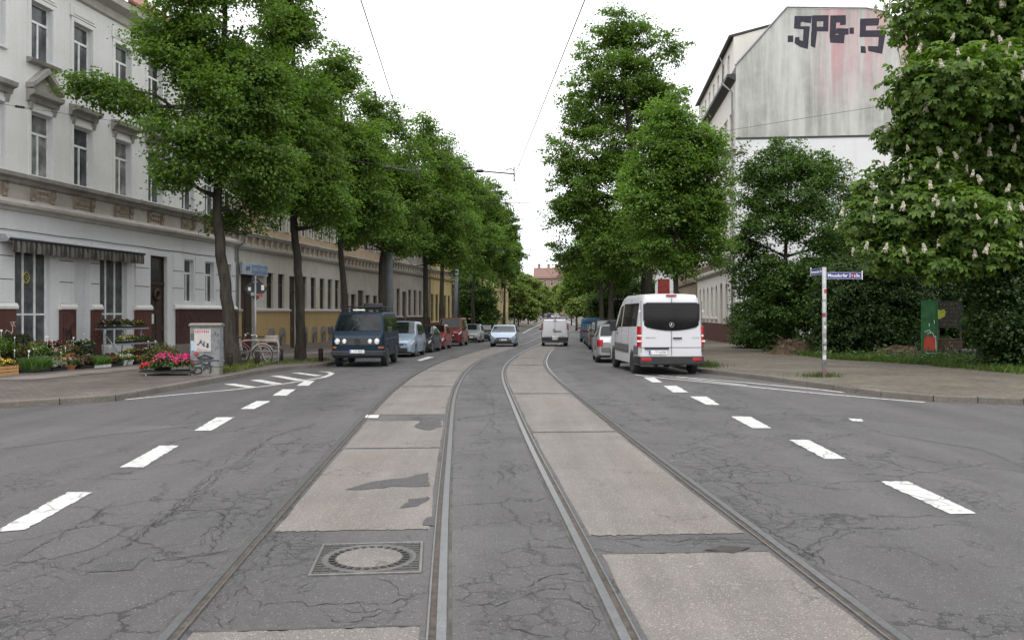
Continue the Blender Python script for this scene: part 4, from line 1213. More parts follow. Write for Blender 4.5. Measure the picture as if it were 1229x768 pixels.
def house_shell(root, u0, u1, ztop, D, wallm, ops, zsplit=None, lowm=None, rev=None, d=.22, zbot=-1.2):
    mb = MB()
    mats = [wallm, lowm or wallm, rev or wallm]
    if zsplit:
        lo = [o for o in ops if o[3] <= zsplit + .01]; hi = [o for o in ops if o[3] > zsplit]
        wall_faces(mb, u0, u1, zbot, zsplit, lo, d, 1, 2); wall_faces(mb, u0, u1, zsplit, ztop, hi, d, 0, 2)
    else:
        wall_faces(mb, u0, u1, zbot, ztop, ops, d, 0, 2)
    mb.quad((u0, 0, zbot), (u0, D, zbot), (u0, D, ztop), (u0, 0, ztop)); mb.quad((u1, 0, zbot), (u1, 0, ztop), (u1, D, ztop), (u1, D, zbot))
    mb.quad((u0, D, zbot), (u1, D, zbot), (u1, D, ztop), (u0, D, ztop))
    mb.quad((u0, .5, zbot + .05), (u1, .5, zbot + .05), (u1, .5, ztop), (u0, .5, ztop))      # rooms behind the windows stay dark
    return mb.build('wall', mats, root, fix=False)
def saddle_roof(root, u0, u1, z, D, h, m, over=.35):
    mb = MB()
    mb.prism([(-over, z - .05), (D / 2, z + h), (D + over, z - .05), (D + over, z + .07), (D / 2, z + h + .14), (-over, z + .07)], 'x', u0, u1)
    return mb.build('roof', m, root)

AL = math.atan2(.9878, .1556)
OL = (-15.98, 26.0)
def left_house(name, label, t0, group=None):
    """an Empty at the street corner of the facade, t0 metres along the left building line"""
    return thing(name, label, 'house', (OL[0] + .1556 * t0, OL[1] + .9878 * t0, 0), AL, group)
HG_ = 'old street houses'
# ---------------------------------------------------------------- corner house
def corner_house():
    T0 = -7.0
    root = left_house('corner_house', 'white three storey corner house with a flower shop and striped awning', T0)
    S = -T0
    U1 = 15.05 * 1.0124 + S
    k = 1.0124          # parameter -> metres along the facade
    def U(t): return t * k + S
    st = [-5.3, -3.1, -.8, 1.31, 3.35, 5.65, 7.75, 10.2, 12.1, 13.7]
    ops = []
    w1 = [(U(t), U(t) + 1.0, 6.32, 8.4) for t in st]
    w2 = [(U(t), U(t) + 1.0, 10.15, 12.05) for t in st]
    shop = [(U(.62), U(2.2), .55, 3.86), (U(4.78), U(6.4), .55, 3.9)]
    niche = (U(3.42), U(4.22), .1, 3.95)
    door = (U(7.95), U(9.15), .12, 4.15)
    small = [(U(10.45), U(11.22), 2.28, 4.15), (U(12.2), U(13.0), 2.28, 4.15), (U(13.9), U(14.6), 2.28, 4.15)]
    ops = w1 + w2 + shop + [niche, door] + small
    lo_l = [(U(-5.2), U(-3.9), .55, 3.86), (U(-2.9), U(-1.3), .55, 3.86)]
    ops += lo_l
    house_shell(root, 0, U1, 13.6, 12, M['plaster_white'], ops, 5.03, M['plaster_bright'], M['plaster_bright'])
    for i, o in enumerate(w1 + w2):
        window(root, o[0], o[2], 1.0, o[3] - o[2], M['window_white'], PANES[(1, 3, 4, 0, 3, 1, 4)[(i * 5) % 7]])
    for o in shop + lo_l:
        window(root, o[0], o[2], o[1] - o[0], o[3] - o[2], M['window_white'], PANES[1], 'S')
    for i, o in enumerate(small):
        window(root, o[0], o[2], o[1] - o[0], o[3] - o[2], M['window_white'], PANES[1], 'T')
    # niche panel and door
    mb = MB(); mb.box(niche[0], niche[1], .2, .26, .1, 3.95); mb.build('niche_panel', M['plaster_bright'], root)
    dm = MB(); a, b = door[0], door[1]
    dm.box(a, b, .2, .25, .12, 4.15)
    dm.box(a, a + .08, .15, .2, .12, 4.15); dm.box(b - .08, b, .15, .2, .12, 4.15); dm.box(a, b, .13, .2, 2.95, 3.07)
    for zz in (.35, 1.15, 2.05):
        dm.box(a + .16, (a + b) / 2 - .05, .175, .2, zz, zz + .62); dm.box((a + b) / 2 + .05, b - .16, .175, .2, zz, zz + .62)
    d_ = dm.build('door', M['dark_wood'], root)
    hm = MB(); hm.tube([(b - .2, .12, 1.05), (b - .2, .12, 1.3)], .015, 6); hm.build('handle', M['chrome'], d_)
    tm = MB(); tm.box(a + .1, b - .1, .19, .199, 3.12, 4.05); tm.build('transom_pane', PANES[0], d_)
    # wreath hanging on the door, and a sheet of paper
    wm = MB(); wm.torus(.19, .07, 18, 7, 0, Matrix.Translation(((a + b) / 2 + .05, .12, 2.55)) @ Matrix.Rotation(R(90), 4, 'X')); wm.build('door_wreath', M['dark_wood'], d_, True)
    pm = MB(); pm.box(a + .25, a + .5, .168, .172, 1.35, 1.75); pm.build('door_notice', M['plate_white'], d_)
    # cornices
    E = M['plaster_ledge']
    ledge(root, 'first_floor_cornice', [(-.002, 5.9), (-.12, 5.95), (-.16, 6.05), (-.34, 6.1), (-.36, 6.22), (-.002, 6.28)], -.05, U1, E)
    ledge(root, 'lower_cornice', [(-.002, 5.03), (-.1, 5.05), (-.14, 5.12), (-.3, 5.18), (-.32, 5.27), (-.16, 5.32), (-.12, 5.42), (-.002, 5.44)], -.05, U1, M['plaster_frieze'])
    fr = MB(); fr.box(0, U1, -.012, .002, 5.44, 5.9); fr.build('frieze', M['plaster_frieze'], root)
    ledge(root, 'eaves_cornice', [(-.002, 12.85), (-.1, 12.9), (-.16, 13.15), (-.5, 13.3), (-.55, 13.55), (-.002, 13.62)], -.1, U1, M['plaster_frieze'])
    # relief panels of the frieze: scrolled brackets either side of a carved field
    for i, o in enumerate(w1):
        mb = MB(); u = o[0] - .05
        for s in (0, 1):
            x = u + (0 if s == 0 else .93)
            mb.prism([(-.013, 5.46), (-.09, 5.46), (-.07, 5.58), (-.14, 5.7), (-.12, 5.86), (-.2, 5.9), (-.013, 5.9)], 'x', x, x + .16)
        if i % 3 == 0 or i == 3:
            for r_ in range(2):
                for c in range(4):
                    cx, cz = u + .27 + c * .18, 5.58 + r_ * .18
                    mb.lathe([(.07, 0), (.07, .03), (.045, .05), (.02, .02)], 10, 0, Matrix.Translation((cx, -.013, cz)) @ Matrix.Rotation(R(90), 4, 'X'))
        else:
            mb.box(u + .2, u + .89, -.045, -.013, 5.5, 5.86); mb.box(u + .27, u + .82, -.075, -.045, 5.62, 5.76)
        mb.build('frieze_relief', M['ornament'], root)
    # hoods over the first-floor windows, pediment over the shop side one
    for i, o in enumerate(w1):
        u0, u1 = o[0] - .12, o[1] + .12
        mb = MB()
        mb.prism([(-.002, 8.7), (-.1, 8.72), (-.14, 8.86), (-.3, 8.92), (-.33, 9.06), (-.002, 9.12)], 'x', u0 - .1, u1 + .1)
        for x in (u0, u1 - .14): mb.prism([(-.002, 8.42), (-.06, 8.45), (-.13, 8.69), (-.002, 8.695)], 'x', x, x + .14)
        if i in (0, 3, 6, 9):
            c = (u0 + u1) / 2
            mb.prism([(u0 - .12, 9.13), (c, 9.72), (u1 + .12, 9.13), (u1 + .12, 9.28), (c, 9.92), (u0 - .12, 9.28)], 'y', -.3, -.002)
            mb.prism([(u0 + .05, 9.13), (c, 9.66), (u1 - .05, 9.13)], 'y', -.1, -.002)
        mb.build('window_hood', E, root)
        sm = MB()
        for x in (o[0] - .13, o[1] + .01): sm.box(x, x + .12, -.035, .002, 6.29, 8.55)
        sm.box(o[0] - .13, o[1] + .13, -.04, .002, 8.42, 8.56); sm.build('window_surround', M['plaster_white'], root)
    for i, o in enumerate(w2):
        sm = MB()
        for x in (o[0] - .15, o[1] + .01): sm.box(x, x + .14, -.04, .002, 10.16, 12.2)
        sm.box(o[0] - .15, o[1] + .15, -.045, .002, 12.06, 12.2); sm.box(o[0] - .2, o[1] + .2, -.06, .002, 12.22, 12.62); sm.box(o[0] - .05, o[1] + .05, -.085, -.06, 12.3, 12.55)
        sm.build('window_surround', M['plaster_white'], root)
        if i in (0, 3, 6, 9):
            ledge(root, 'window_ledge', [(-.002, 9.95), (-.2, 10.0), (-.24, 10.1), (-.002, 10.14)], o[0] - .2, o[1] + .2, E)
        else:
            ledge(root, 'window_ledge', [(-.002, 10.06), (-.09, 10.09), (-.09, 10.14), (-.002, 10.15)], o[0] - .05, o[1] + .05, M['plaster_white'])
    # piers of rusticated blocks on red plinths with white caps
    piers = [(0, U(-5.3)), (U(-3.8), U(-3.0)), (U(-1.2), U(.56)), (U(2.62), U(3.36)), (U(4.26), U(4.74)), (U(6.86), U(7.86)), (U(9.5), U(10.38)), (U(11.3), U(12.1)), (U(13.1), U(13.8)), (U(14.65), U1)]
    for (a, b) in piers:
        for (c, e) in ((2.13, 2.84), (2.87, 3.58), (3.61, 4.3)):
            mb = MB(); mb.box(a + .02, b - .02, -.045, .002, c, e); mb.build('pier_block', M['plaster_bright'], root)
        for zz in (2.84, 3.58):
            jb = MB(); jb.box(a + .03, b - .03, -.02, -.003, zz + .001, zz + .029); jb.build('pier_joint', M['dark_metal'], root)
        if a < U(9.0):
            mb = MB(); mb.prism([(-.002, 1.9), (-.15, 1.92), (-.16, 2.0), (-.1, 2.1), (-.002, 2.12)], 'x', a - .05, b + .05); mb.build('pier_cap', M['plaster_white'], root)
            mb = MB(); mb.box(a, b, -.11, .002, -1.0, 1.9); mb.build('pier_plinth', M['plinth_red'], root)
    mb = MB(); mb.box(U(9.75), U1, -.1, .002, .45, 1.95); mb.build('pier_plinth', M['plinth_dark'], root)
    mb = MB(); mb.box(U(9.75), U1, -.16, -.001, -1.0, .45); mb.build('plinth', M['plinth_grey'], root)
    ledge(root, 'plinth_cap', [(-.002, 1.95), (-.16, 1.97), (-.16, 2.05), (-.06, 2.13), (-.002, 2.13)], U(9.6), U1, M['plaster_white'])
    # scribbled tags on the plinths
    rr = random.Random(4)
    def scribble(u0, u1, z0, z1, n, m, wd=.012):
        mb = MB()
        for _ in range(n):
            x, z = rr.uniform(u0, u1), rr.uniform(z0, z1)
            pts = []
            a = rr.uniform(0, 6)
            for _ in range(9):
                a += rr.gauss(0, 1.1)
                x = min(u1, max(u0, x + math.cos(a) * .1)); z = min(z1, max(z0, z + math.sin(a) * .14)); pts.append((x, -.116, z))
            mb.tube(pts, wd, 4)
        mb.build('graffiti', m, root, fix=False)
    scribble(U(2.68), U(3.3), .9, 1.8, 9, M['ink']); scribble(U(-.6), U(.5), .7, 1.5, 7, plain('spray_white', (.5, .42, .4), .8)); scribble(U(9.9), U(11.5), .9, 1.8, 8, plain('spray_red', (.09, .03, .03), .8)); scribble(U(4.28), U(4.7), .9, 1.7, 3, plain('spray_pink', (.3, .14, .12), .8), .008)
    # striped awning with a scalloped valance
    a, b = U(-.02), U(6.8)
    aw = MB()
    aw.prism([(-.002, 4.0), (-.38, 4.02), (-.42, 4.1), (-.32, 4.24), (-.002, 4.26)], 'x', a - .12, b + .1)
    an = aw.build('awning', M['grey_metal'], root)
    st_ = NT('awning_stripe')
    sx = st_.node('ShaderNodeSeparateXYZ', {0: st_.coord()})
    wv = st_.math('GREATER_THAN', st_.math('FRACT', st_.math('MULTIPLY', sx.outputs[0], 4.4)), .5)
    st_.set(Base_Color=st_.mix(wv, (.045, .04, .035), (.135, .123, .108)), Roughness=.9)
    vm_ = MB()
    n = 150
    vs = []
    for i in range(n + 1):
        u = a + (b - a) * i / n
        wv_ = math.sin(i * .9) * .035
        sc = .03 * abs(math.sin(PI * (u - a) * 3.2))
        vs += [(u, -.46, 4.06), (u, -.47 + wv_, 3.86), (u, -.46 + wv_ * 1.3, 3.72 - sc)]
    vm_.add(vs, [(3 * i + j, 3 * i + 3 + j, 3 * i + 4 + j, 3 * i + 1 + j) for i in range(n) for j in range(2)])
    v_ = vm_.build('valance', st_.mat, an, False, fix=False)
    sd = v_.modifiers.new('cloth', 'SOLIDIFY'); sd.thickness = .006
    rl = MB(); rl.tube([(a - .08, -.455, 4.10), (b + .06, -.455, 4.10)], .045, 8); rl.build('front_rail', M['black_plastic'], an, True)
    # painted emblem on the shop pane, drainpipe, cable along the wall
    em = MB(); c = Vector(((U(.62) + U(2.2)) / 2 - .12, .148, 2.95))
    em.torus(.13, .012, 24, 5, 0, Matrix.Translation(c) @ Matrix.Rotation(R(90), 4, 'X') @ Matrix.Scale(1.35, 4, (0, 1, 0)))
    em.tube([c + Vector((-.05, 0, .1)), c + Vector((.05, 0, .02)), c + Vector((-.04, 0, -.02)), c + Vector((.06, 0, -.11))], .012, 5)
    em.build('shop_emblem', plain('neon_yellow', (.6, .5, .04), .5), root)
    dp = MB(); dp.tube([(U1 - .04, -.12, .1), (U1 - .04, -.12, 5.0), (U1 - .04, -.45, 5.25), (U1 - .04, -.45, 6.1), (U1 - .04, -.12, 6.4), (U1 - .04, -.12, 13.0)], .055, 8); dp.build('drainpipe', M['zinc'], root, True)
    cb = MB(); cb.tube([(U(-1.2), -.03, 4.42), (U(1.2), -.03, 4.43)] + [(U(1.2) + i * 1.5, -.02, 4.44 - .02 * (i % 2)) for i in range(1, 9)], .012, 5); cb.build('wall_cable', M['ink'], root)
    saddle_roof(root, -.1, U1, 13.62, 12, 4.5, M['roof_tile'], .6)
    # side wall on the cross street: windows too
    return root
corner_house()

def row_house(name, label, t0, t1, zeave, wallm, upm, starts, lw, doors=(), low=(2.05, 3.95), up1=(6.3, 8.5), up2=(10.0, 11.9), plinth=None, pz=1.95, cz=5.7, framem='window_white', lowframe='window_brown', bandm=None, roofm='roof_tile', cellar=None, bracketm=None, D=11, panel=None, roofh=4):
    k = 1.0124
    root = left_house(name, label, t0)
    W = (t1 - t0) * k
    def U(t): return (t - t0) * k
    ops = []
    L_ = [(U(t), U(t) + lw, low[0], low[1]) for t in starts if not any(abs(t - d[0]) < 1.2 for d in doors)]
    dd = [(U(t), U(t) + w_, -.4, h) for (t, w_, h) in doors]
    A_ = [(U(t), U(t) + lw, up1[0], up1[1]) for t in starts]
    B_ = [(U(t), U(t) + lw, up2[0], up2[1]) for t in starts] if up2 else []
    C_ = [(U(t), U(t) + .55, -.2, .55, True) for t in (cellar or [])]
    ops = L_ + dd + A_ + B_ + C_
    house_shell(root, 0, W, zeave, D, upm, ops, cz - .35, wallm, wallm, .2)
    for i, o in enumerate(L_ + A_ + B_):
        window(root, o[0], o[2], lw, o[3] - o[2], M[framem if o not in L_ else lowframe], PANES[(i * 5) % (3 if o in L_ else 4)], 'T', .13)
    for o in dd:
        mb = MB(); a, b = o[0], o[1]
        mb.box(a, b, .15, .2, o[2], o[3]); mb.box((a + b) / 2 - .02, (a + b) / 2 + .02, .12, .15, o[2], o[3] - .9); mb.box(a, b, .11, .15, o[3] - .95, o[3] - .85)
        for s in (a + .08, (a + b) / 2 + .06): mb.box(s, s + (b - a) / 2 - .16, .13, .15, .3, 1.0); mb.box(s, s + (b - a) / 2 - .16, .13, .15, 1.2, 2.3)
        d_ = mb.build('door', M['dark_wood'], root)
        h_ = MB(); h_.tube([((a + b) / 2 + .08, .09, .75), ((a + b) / 2 + .08, .09, 1.0)], .02, 6); h_.build('handle', M['chrome'], d_)
    for o in C_:
        mb = MB()
        r = .42; cx = (o[0] + o[1]) / 2
        mb.prism([(cx - r, .1), (cx - r, .75), (cx - .25, .98), (cx + .25, .98), (cx + r, .75), (cx + r, .1), (cx + .29, .1), (cx + .29, .5), (cx + .16, .62), (cx - .16, .62), (cx - .29, .5), (cx - .29, .1)], 'y', -.09, -.05)
        mb.build('cellar_surround', M['plinth_grey'], root)
        mb = MB(); mb.box(o[0], o[1], .1, .14, -.2, .55); mb.build('cellar_window', M['window_brown'], root)
    if plinth:
        us = sorted([0] + [x for o in dd + C_ for x in (o[0] - .0, o[1] + .0)] + [W])
        for a, b in zip(us[:-1], us[1:]):
            mid = (a + b) / 2; mb = MB()
            inside = [o for o in dd + C_ if o[0] - .01 < mid < o[1] + .01]
            if not inside: mb.box(a, b, -.05, -.001, .02, pz - .1)
            elif inside[0] in C_: mb.box(a, b, -.05, -.001, .57, pz - .1)
            if mb.v: mb.build('plinth', plinth, root)
        mb = MB()
        for a, b in zip(us[:-1], us[1:]):
            mid = (a + b) / 2
            if not any(o[0] - .01 < mid < o[1] + .01 for o in dd): mb = MB(); mb.box(a, b, -.08, -.001, -1.2, .0); mb.build('plinth_base', M['plinth_grey'], root)
        us2 = sorted([0] + [x for o in dd for x in (o[0], o[1])] + [W])
        for a, b in zip(us2[:-1], us2[1:]):
            if not any(o[0] - .01 < (a + b) / 2 < o[1] + .01 for o in dd):
                ledge(root, 'sill_band', [(-.002, pz - .1), (-.12, pz - .08), (-.14, pz + .02), (-.002, pz + .06)], a, b, wallm)
    E = bandm or M['plaster_frieze']
    ledge(root, 'lower_cornice', [(-.002, cz - .75), (-.1, cz - .73), (-.22, cz - .6), (-.24, cz - .5), (-.002, cz - .45)], 0, W, wallm)
    ledge(root, 'first_floor_cornice', [(-.002, cz - .05), (-.16, cz - .02), (-.22, cz + .08), (-.3, cz + .1), (-.3, cz + .18), (-.002, cz + .24)], 0, W, E)
    n = int(W / .7)
    mb = MB(); mb.prism([(-.002, cz - .42), (-.05, cz - .42), (-.13, cz - .06), (-.002, cz - .06)], 'x', -.09, .09)
    row_parts('cornice_bracket', mb.mesh('cornice_bracket', bracketm or M['plaster_frieze']), root, [((i + .5) * W / n, 0, 0) for i in range(n)])
    if up2:
        ledge(root, 'second_floor_cornice', [(-.002, up2[0] - .8), (-.14, up2[0] - .76), (-.2, up2[0] - .66), (-.002, up2[0] - .6)], 0, W, wallm)
    ledge(root, 'eaves_cornice', [(-.002, zeave - .7), (-.12, zeave - .65), (-.2, zeave - .4), (-.5, zeave - .25), (-.52, zeave - .05), (-.002, zeave)], 0, W, E)
    for o in A_ + B_:
        sm = MB()
        for x in (o[0] - .21, o[1] + .01): sm.box(x, x + .20, -.07, .002, o[2], o[3] + .12)
        sm.box(o[0] - .21, o[1] + .21, -.075, .002, o[3] + .01, o[3] + .13)
        if o in A_: sm.prism([(-.002, o[3] + .3), (-.16, o[3] + .34), (-.18, o[3] + .44), (-.002, o[3] + .5)], 'x', o[0] - .2, o[1] + .2)
        sm.build('window_surround', wallm, root)
    if panel:
        mb = MB(); mb.box(.3, W * .72, -.03, -.001, cz - .32, cz - .08); mb.build('facade_panel', panel, root)
    dp = MB(); dp.tube([(W - .08, -.1, -.6), (W - .08, -.1, zeave - .8), (W - .08, -.4, zeave - .2)], .05, 8); dp.build('drainpipe', M['zinc'], root, True)
    saddle_roof(root, 0, W, zeave, D, roofh, M[roofm], .5)
    return root
row_house('row_house', 'cream house with yellow plinth and blue insurance sign over its corner door', 15.1, 29.5, 13.4, M['cream'], M['peach'],
          [18.6, 20.0, 21.35, 23.1, 24.5, 25.9, 27.2, 28.45], .8, doors=[(15.75, 1.45, 3.85), (21.45, 1.0, 3.9)], plinth=M['yellow_plinth'], cellar=[18.75, 20.1, 23.2, 24.65, 26.05, 27.35])
row_house('row_house', 'house with brown band under its orange-brown upper storeys, behind the blue van', 29.55, 38.0, 13.2, M['tan_grey'], M['peach'],
          [30.2, 31.6, 34.6, 36.3], .95, doors=[(33.0, 1.2, 3.4)], low=(.9, 3.1), plinth=M['plinth_grey'], pz=.85, panel=M['ochre'], cz=5.5)
row_house('row_house', 'weathered grey-tan house with tall narrow windows past the grey tram mast', 38.1, 52.6, 14.2, M['tan_grey'], M['tan_grey'],
          [38.9, 40.6, 42.3, 44.0, 45.7, 47.4, 49.1, 50.8], .85, doors=[(43.9, 1.2, 3.6)], low=(1.6, 3.8), plinth=M['plinth_dark'], pz=1.5, cz=5.8, up1=(6.5, 8.7))
row_house('row_house', 'yellow house with tall windows left of the leaning mast', 52.7, 62.0, 14.2, M['yellow_wall'], M['yellow_wall'],
          [53.5, 55.2, 56.9, 58.6, 60.3], .9, low=(1.0, 3.6), plinth=M['plinth_red'], pz=.95, cz=5.8, up1=(6.6, 8.8), bandm=M['cream'])
# far end house on the left whose pale gable shows between the trunks
rt = thing('row_house', 'pale yellow house end showing between far tree trunks on the left', 'house', (PX(593, 118), 118, gz(118)), R(82))
ops = [(1 + 2.2 * i, 1.9 + 2.2 * i, z, z + 1.7) for i in range(6) for z in (1.2, 4.4)]
house_shell(rt, 0, 14, 7.6, 9, M['yellow_wall'], ops, d=.15)
for i, o in enumerate(ops): window(rt, o[0], o[2], .9, 1.7, M['window_white'], PANES[i % 3], 'T', .1)
ledge(rt, 'eaves_cornice', [(-.002, 7.2), (-.25, 7.3), (-.3, 7.5), (-.002, 7.6)], 0, 14, M['cream'])
saddle_roof(rt, 0, 14, 7.6, 9, 3.2, M['roof_tile'])

# ---------------------------------------------------------------- blue shop sign of the insurance office
def shop_sign():
    t = 15.35; k = 1.0124
    y = OL[1] + .9878 * t * k; x = OL[0] + .1556 * t * k
    root = thing('shop_sign', 'white and blue insurance shop sign over the dark doorway', 'shop sign', (x + .9878 * .06, y - .1556 * .06, 0), AL)
    mb = MB(); mb.box(0, 2.85, -.14, 0, 3.72, 4.32)
    o = mb.build('sign_box', plain('sign_grey', (.38, .42, .48), .5), root); bevel(o, .015)
    b = MB(); b.box(1.0, 2.75, -.148, -.141, 3.8, 4.24); b.build('sign_panel', plain('sign_blue', (.16, .25, .40), .5), root)
    tx = fit_width(text_mb('AHV', .36, .004), .5); tx.v = [(p[0] + .58, p[1] - .146, p[2] + 4.02) for p in tx.v]; tx.build('sign_lettering', plain('sign_dark_blue', (.03, .07, .2), .5), root, fix=False)
    tx = fit_width(text_mb('VERSICHERUNG', .26, .003), 1.62); tx.v = [(p[0] + 1.88, p[1] - .152, p[2] + 4.02) for p in tx.v]; tx.build('sign_lettering', plain('sign_pale', (.45, .5, .56), .5), root, fix=False)
shop_sign()

# ---------------------------------------------------------------- right: house with the graffiti gable
def graffiti_house():
    dx, dy = .0995, .995           # building line pointing away from the camera
    L_ = 21.5
    ox, oy = 15.3 + .1 * 21.4, 57 + 21.4
    ang = math.atan2(-dy, -dx)
    root = thing('graffiti_house', 'four storey house with bare grey gable wall sprayed SPG under the roof', 'house', (ox, oy, 0), ang)
    W = L_
    # local x runs towards the camera: x = 0 far end, x = W the gable corner
    zb = -1.2
    n = 8
    us = [W - 1.5 - 2.55 * i for i in range(n)]
    g_ = [(u - .5, u + .5, 1.5, 4.0, True) for u in us if abs(u - us[2]) > .1] + [(us[2] - .6, us[2] + .6, -.3, 4.1, True)]
    f1 = [(u - .5, u + .5, 6.2, 8.3) for u in us]; f2 = [(u - .5, u + .5, 9.9, 12.0) for u in us]; f3 = [(u - .5, u + .5, 13.6, 15.6) for u in us]
    EZ = 17.9
    WM = plaster('plaster_pale', (.66, .64, .59), (.42, .38, .32), .3, .6)
    mb = MB(); wall_faces(mb, 0, W, zb, EZ, g_ + f1 + f2 + f3, .22)
    mb.quad((0, 0, zb), (0, 13, zb), (0, 13, EZ), (0, 0, EZ)); mb.quad((0, 13, zb), (W, 13, zb), (W, 13, EZ), (0, 13, EZ)); mb.quad((0, .5, zb), (W, .5, zb), (W, .5, EZ), (0, .5, EZ))
    mb.build('wall', WM, root, fix=False)
    for i, o in enumerate(g_[:-1]): window(root, o[0], o[2], 1.0, o[3] - o[2], M['window_brown'], PANES[i % 3], 'T', .13, True)
    for i, o in enumerate(f1 + f2 + f3): window(root, o[0], o[2], 1.0, o[3] - o[2], M['window_white'], PANES[i % 4], 'T', .13)
    d = g_[-1]; m2 = MB(); m2.box(d[0], d[1], .14, .2, d[2], d[3] - .6); m2.box((d[0] + d[1]) / 2 - .02, (d[0] + d[1]) / 2 + .02, .12, .14, d[2], d[3] - .6)
    m2.build('door', M['window_brown'], root); window(root, d[0], d[3] - 1.2, 1.2, 1.2, M['window_brown'], PANES[0], 'P', .14, True)
    for i, o in enumerate(f1 + f2 + f3):
        sm = MB(); sm.box(o[0] - .14, o[0] - .01, -.05, .002, o[2], o[3] + .1); sm.box(o[1] + .01, o[1] + .14, -.05, .002, o[2], o[3] + .1); sm.box(o[0] - .18, o[1] + .18, -.1, .002, o[3] + .11, o[3] + .3); sm.box(o[0] - .18, o[1] + .18, -.12, .002, o[2] - .16, o[2] - .02)
        sm.build('window_surround', WM, root)
    for i, o in enumerate(g_[:-1]):
        ledge(root, 'window_sill', [(-.002, 1.22), (-.14, 1.26), (-.15, 1.38), (-.002, 1.42)], o[0] - .2, o[1] + .2, M['cream'])
    E = M['plaster_frieze']
    ledge(root, 'first_floor_cornice', [(-.002, 4.75), (-.14, 4.8), (-.3, 4.95), (-.32, 5.1), (-.002, 5.16)], 0, W + .05, E)
    m3 = MB(); m3.prism([(-.002, 5.3), (-.05, 5.3), (-.14, 5.66), (-.002, 5.66)], 'x', -.1, .1)
    row_parts('cornice_bracket', m3.mesh('cornice_bracket', M['ornament']), root, [(.5 + i * .7, 0, 0) for i in range(30)])
    ledge(root, 'second_cornice', [(-.002, 5.68), (-.2, 5.7), (-.24, 5.84), (-.002, 5.9)], 0, W + .05, E)
    ledge(root, 'third_floor_cornice', [(-.002, 13.0), (-.16, 13.04), (-.2, 13.16), (-.002, 13.22)], 0, W + .05, E)
    mb = MB(); mb.box(0, W, -.07, -.001, zb, 1.0); mb.build('plinth', M['plinth_red'], root)
    # broad lower eaves with gutter over the near bays; the middle bays run up as an attic storey
    ZA0, ZA1 = 0.0, W - 1.75
    ledge(root, 'eaves_cornice', [(-.002, 17.68), (-.12, 17.72), (-.56, 17.96), (-.60, 18.12), (-.002, 18.16)], W - 13.5, W + .08, M['dark_metal'])
    # gable wall: bare grey render above, white render below
    D = 13.0
    ridge = 22.5
    GM = NT('gable_render')
    st = GM.noise(1.0, 7, .65, vec=GM.coord(scale=(1.2, 1.2, .10))).outputs[0]
    st2 = GM.noise(1.0, 5, .6, vec=GM.coord(scale=(3.5, 3.5, .16))).outputs[0]
    bl_ = GM.noise(.35, 8, .7).outputs[0]
    cc = GM.ramp(bl_, [(.3, (.27, .27, .25)), (.5, (.37, .37, .35)), (.7, (.48, .48, .46))])
    cc = GM.mix(GM.ramp(st, [(.45, 0.0), (.62, .65)]), cc, (.56, .55, .53))
    cc = GM.mix(GM.ramp(st2, [(.54, 0.0), (.76, .45)]), cc, (.18, .175, .165))
    # pinkish runs of old paint below the letters: a stain of the wall itself
    sy = GM.node('ShaderNodeSeparateXYZ', {0: GM.coord()})
    by = GM.math('MULTIPLY', GM.ramp(GM.math('DIVIDE', sy.outputs[1], 14.0), [(.36, 0.0), (.42, 1.0), (.60, .35), (.68, 1.0), (.9, .9)]), GM.ramp(GM.math('DIVIDE', GM.math('SUBTRACT', sy.outputs[2], 15.0), 8.0), [(.05, 0.0), (.5, .85), (.9, 1.0)]))
    pk = GM.math('MULTIPLY', by, GM.ramp(GM.noise(1.0, 5, .6, vec=GM.coord(scale=(1.6, 1.6, .07))).outputs[0], [(.42, 0.0), (.6, 1.0)]))
    cc = GM.mix(GM.math('MULTIPLY', pk, .95), cc, (.50, .24, .27))
    GM.set(Base_Color=cc, Roughness=.95, Specular_IOR_Level=.15); GM.bump(GM.noise(25, 5).outputs[0], .5, .02)
    GZ_ = 13.75
    gb = MB()
    prof = [(0, GZ_), (D, GZ_), (D, 19.0), (9.9, 21.95), (8.6, 22.25), (3.4, ridge), (.05, 18.75), (0, 18.0)]
    gb.poly([(W, q[0], q[1]) for q in prof])
    gb.poly([(W, 0, zb), (W, D, zb), (W, D, GZ_), (W, 0, GZ_)], 1)
    gb.build('gable_wall', [GM.mat, plaster('gable_white', (.68, .68, .69), (.42, .41, .39), .3, .4)], root, fix=True)
    m4 = MB(); m4.box(W, W + .05, -.01, D, GZ_ - .09, GZ_ + .03); m4.build('gable_ledge', M['dark_metal'], root)
    # roof slopes behind the gable and the attic storey further back
    rf = MB()
    ln = [(0, 18.0), (.05, 18.75), (3.4, ridge), (8.6, 22.25), (9.9, 21.95), (D, 19.0)]
    for p, q in zip(ln[:-1], ln[1:]):
        rf.quad((0, p[0], p[1]), (W, p[0], p[1]), (W, q[0], q[1]), (0, q[0], q[1]))
    ro = rf.build('roof', M['slate'], root, fix=False)
    rm = MB()
    ln2 = [(-.06, 18.7)] + [(a, b + .05) for a, b in ln[1:]]
    for p, q in zip(ln2[:-1], ln2[1:]):
        rm.tube([(W + .02, p[0], p[1] + .02), (W + .02, q[0], q[1] + .02)], .07, 6)
    rm.build('verge_trim', M['zinc'], ro)
    at = [(u - .45, u + .45, 18.7, 20.6) for u in us if u < ZA1 - .8]
    am = MB(); wall_faces(am, ZA0, ZA1, EZ, 21.25, at, .2, y=.15)
    am.poly([(ZA1, .15, EZ), (ZA1, 4.8, EZ), (ZA1, 4.8, 22.42), (ZA1, .15, 21.25)]); am.build('attic_wall', WM, root, fix=False)
    for i, o in enumerate(at): window(root, o[0], o[2], .9, 1.9, M['window_white'], PANES[i % 2], 'T', .1, y=.15)
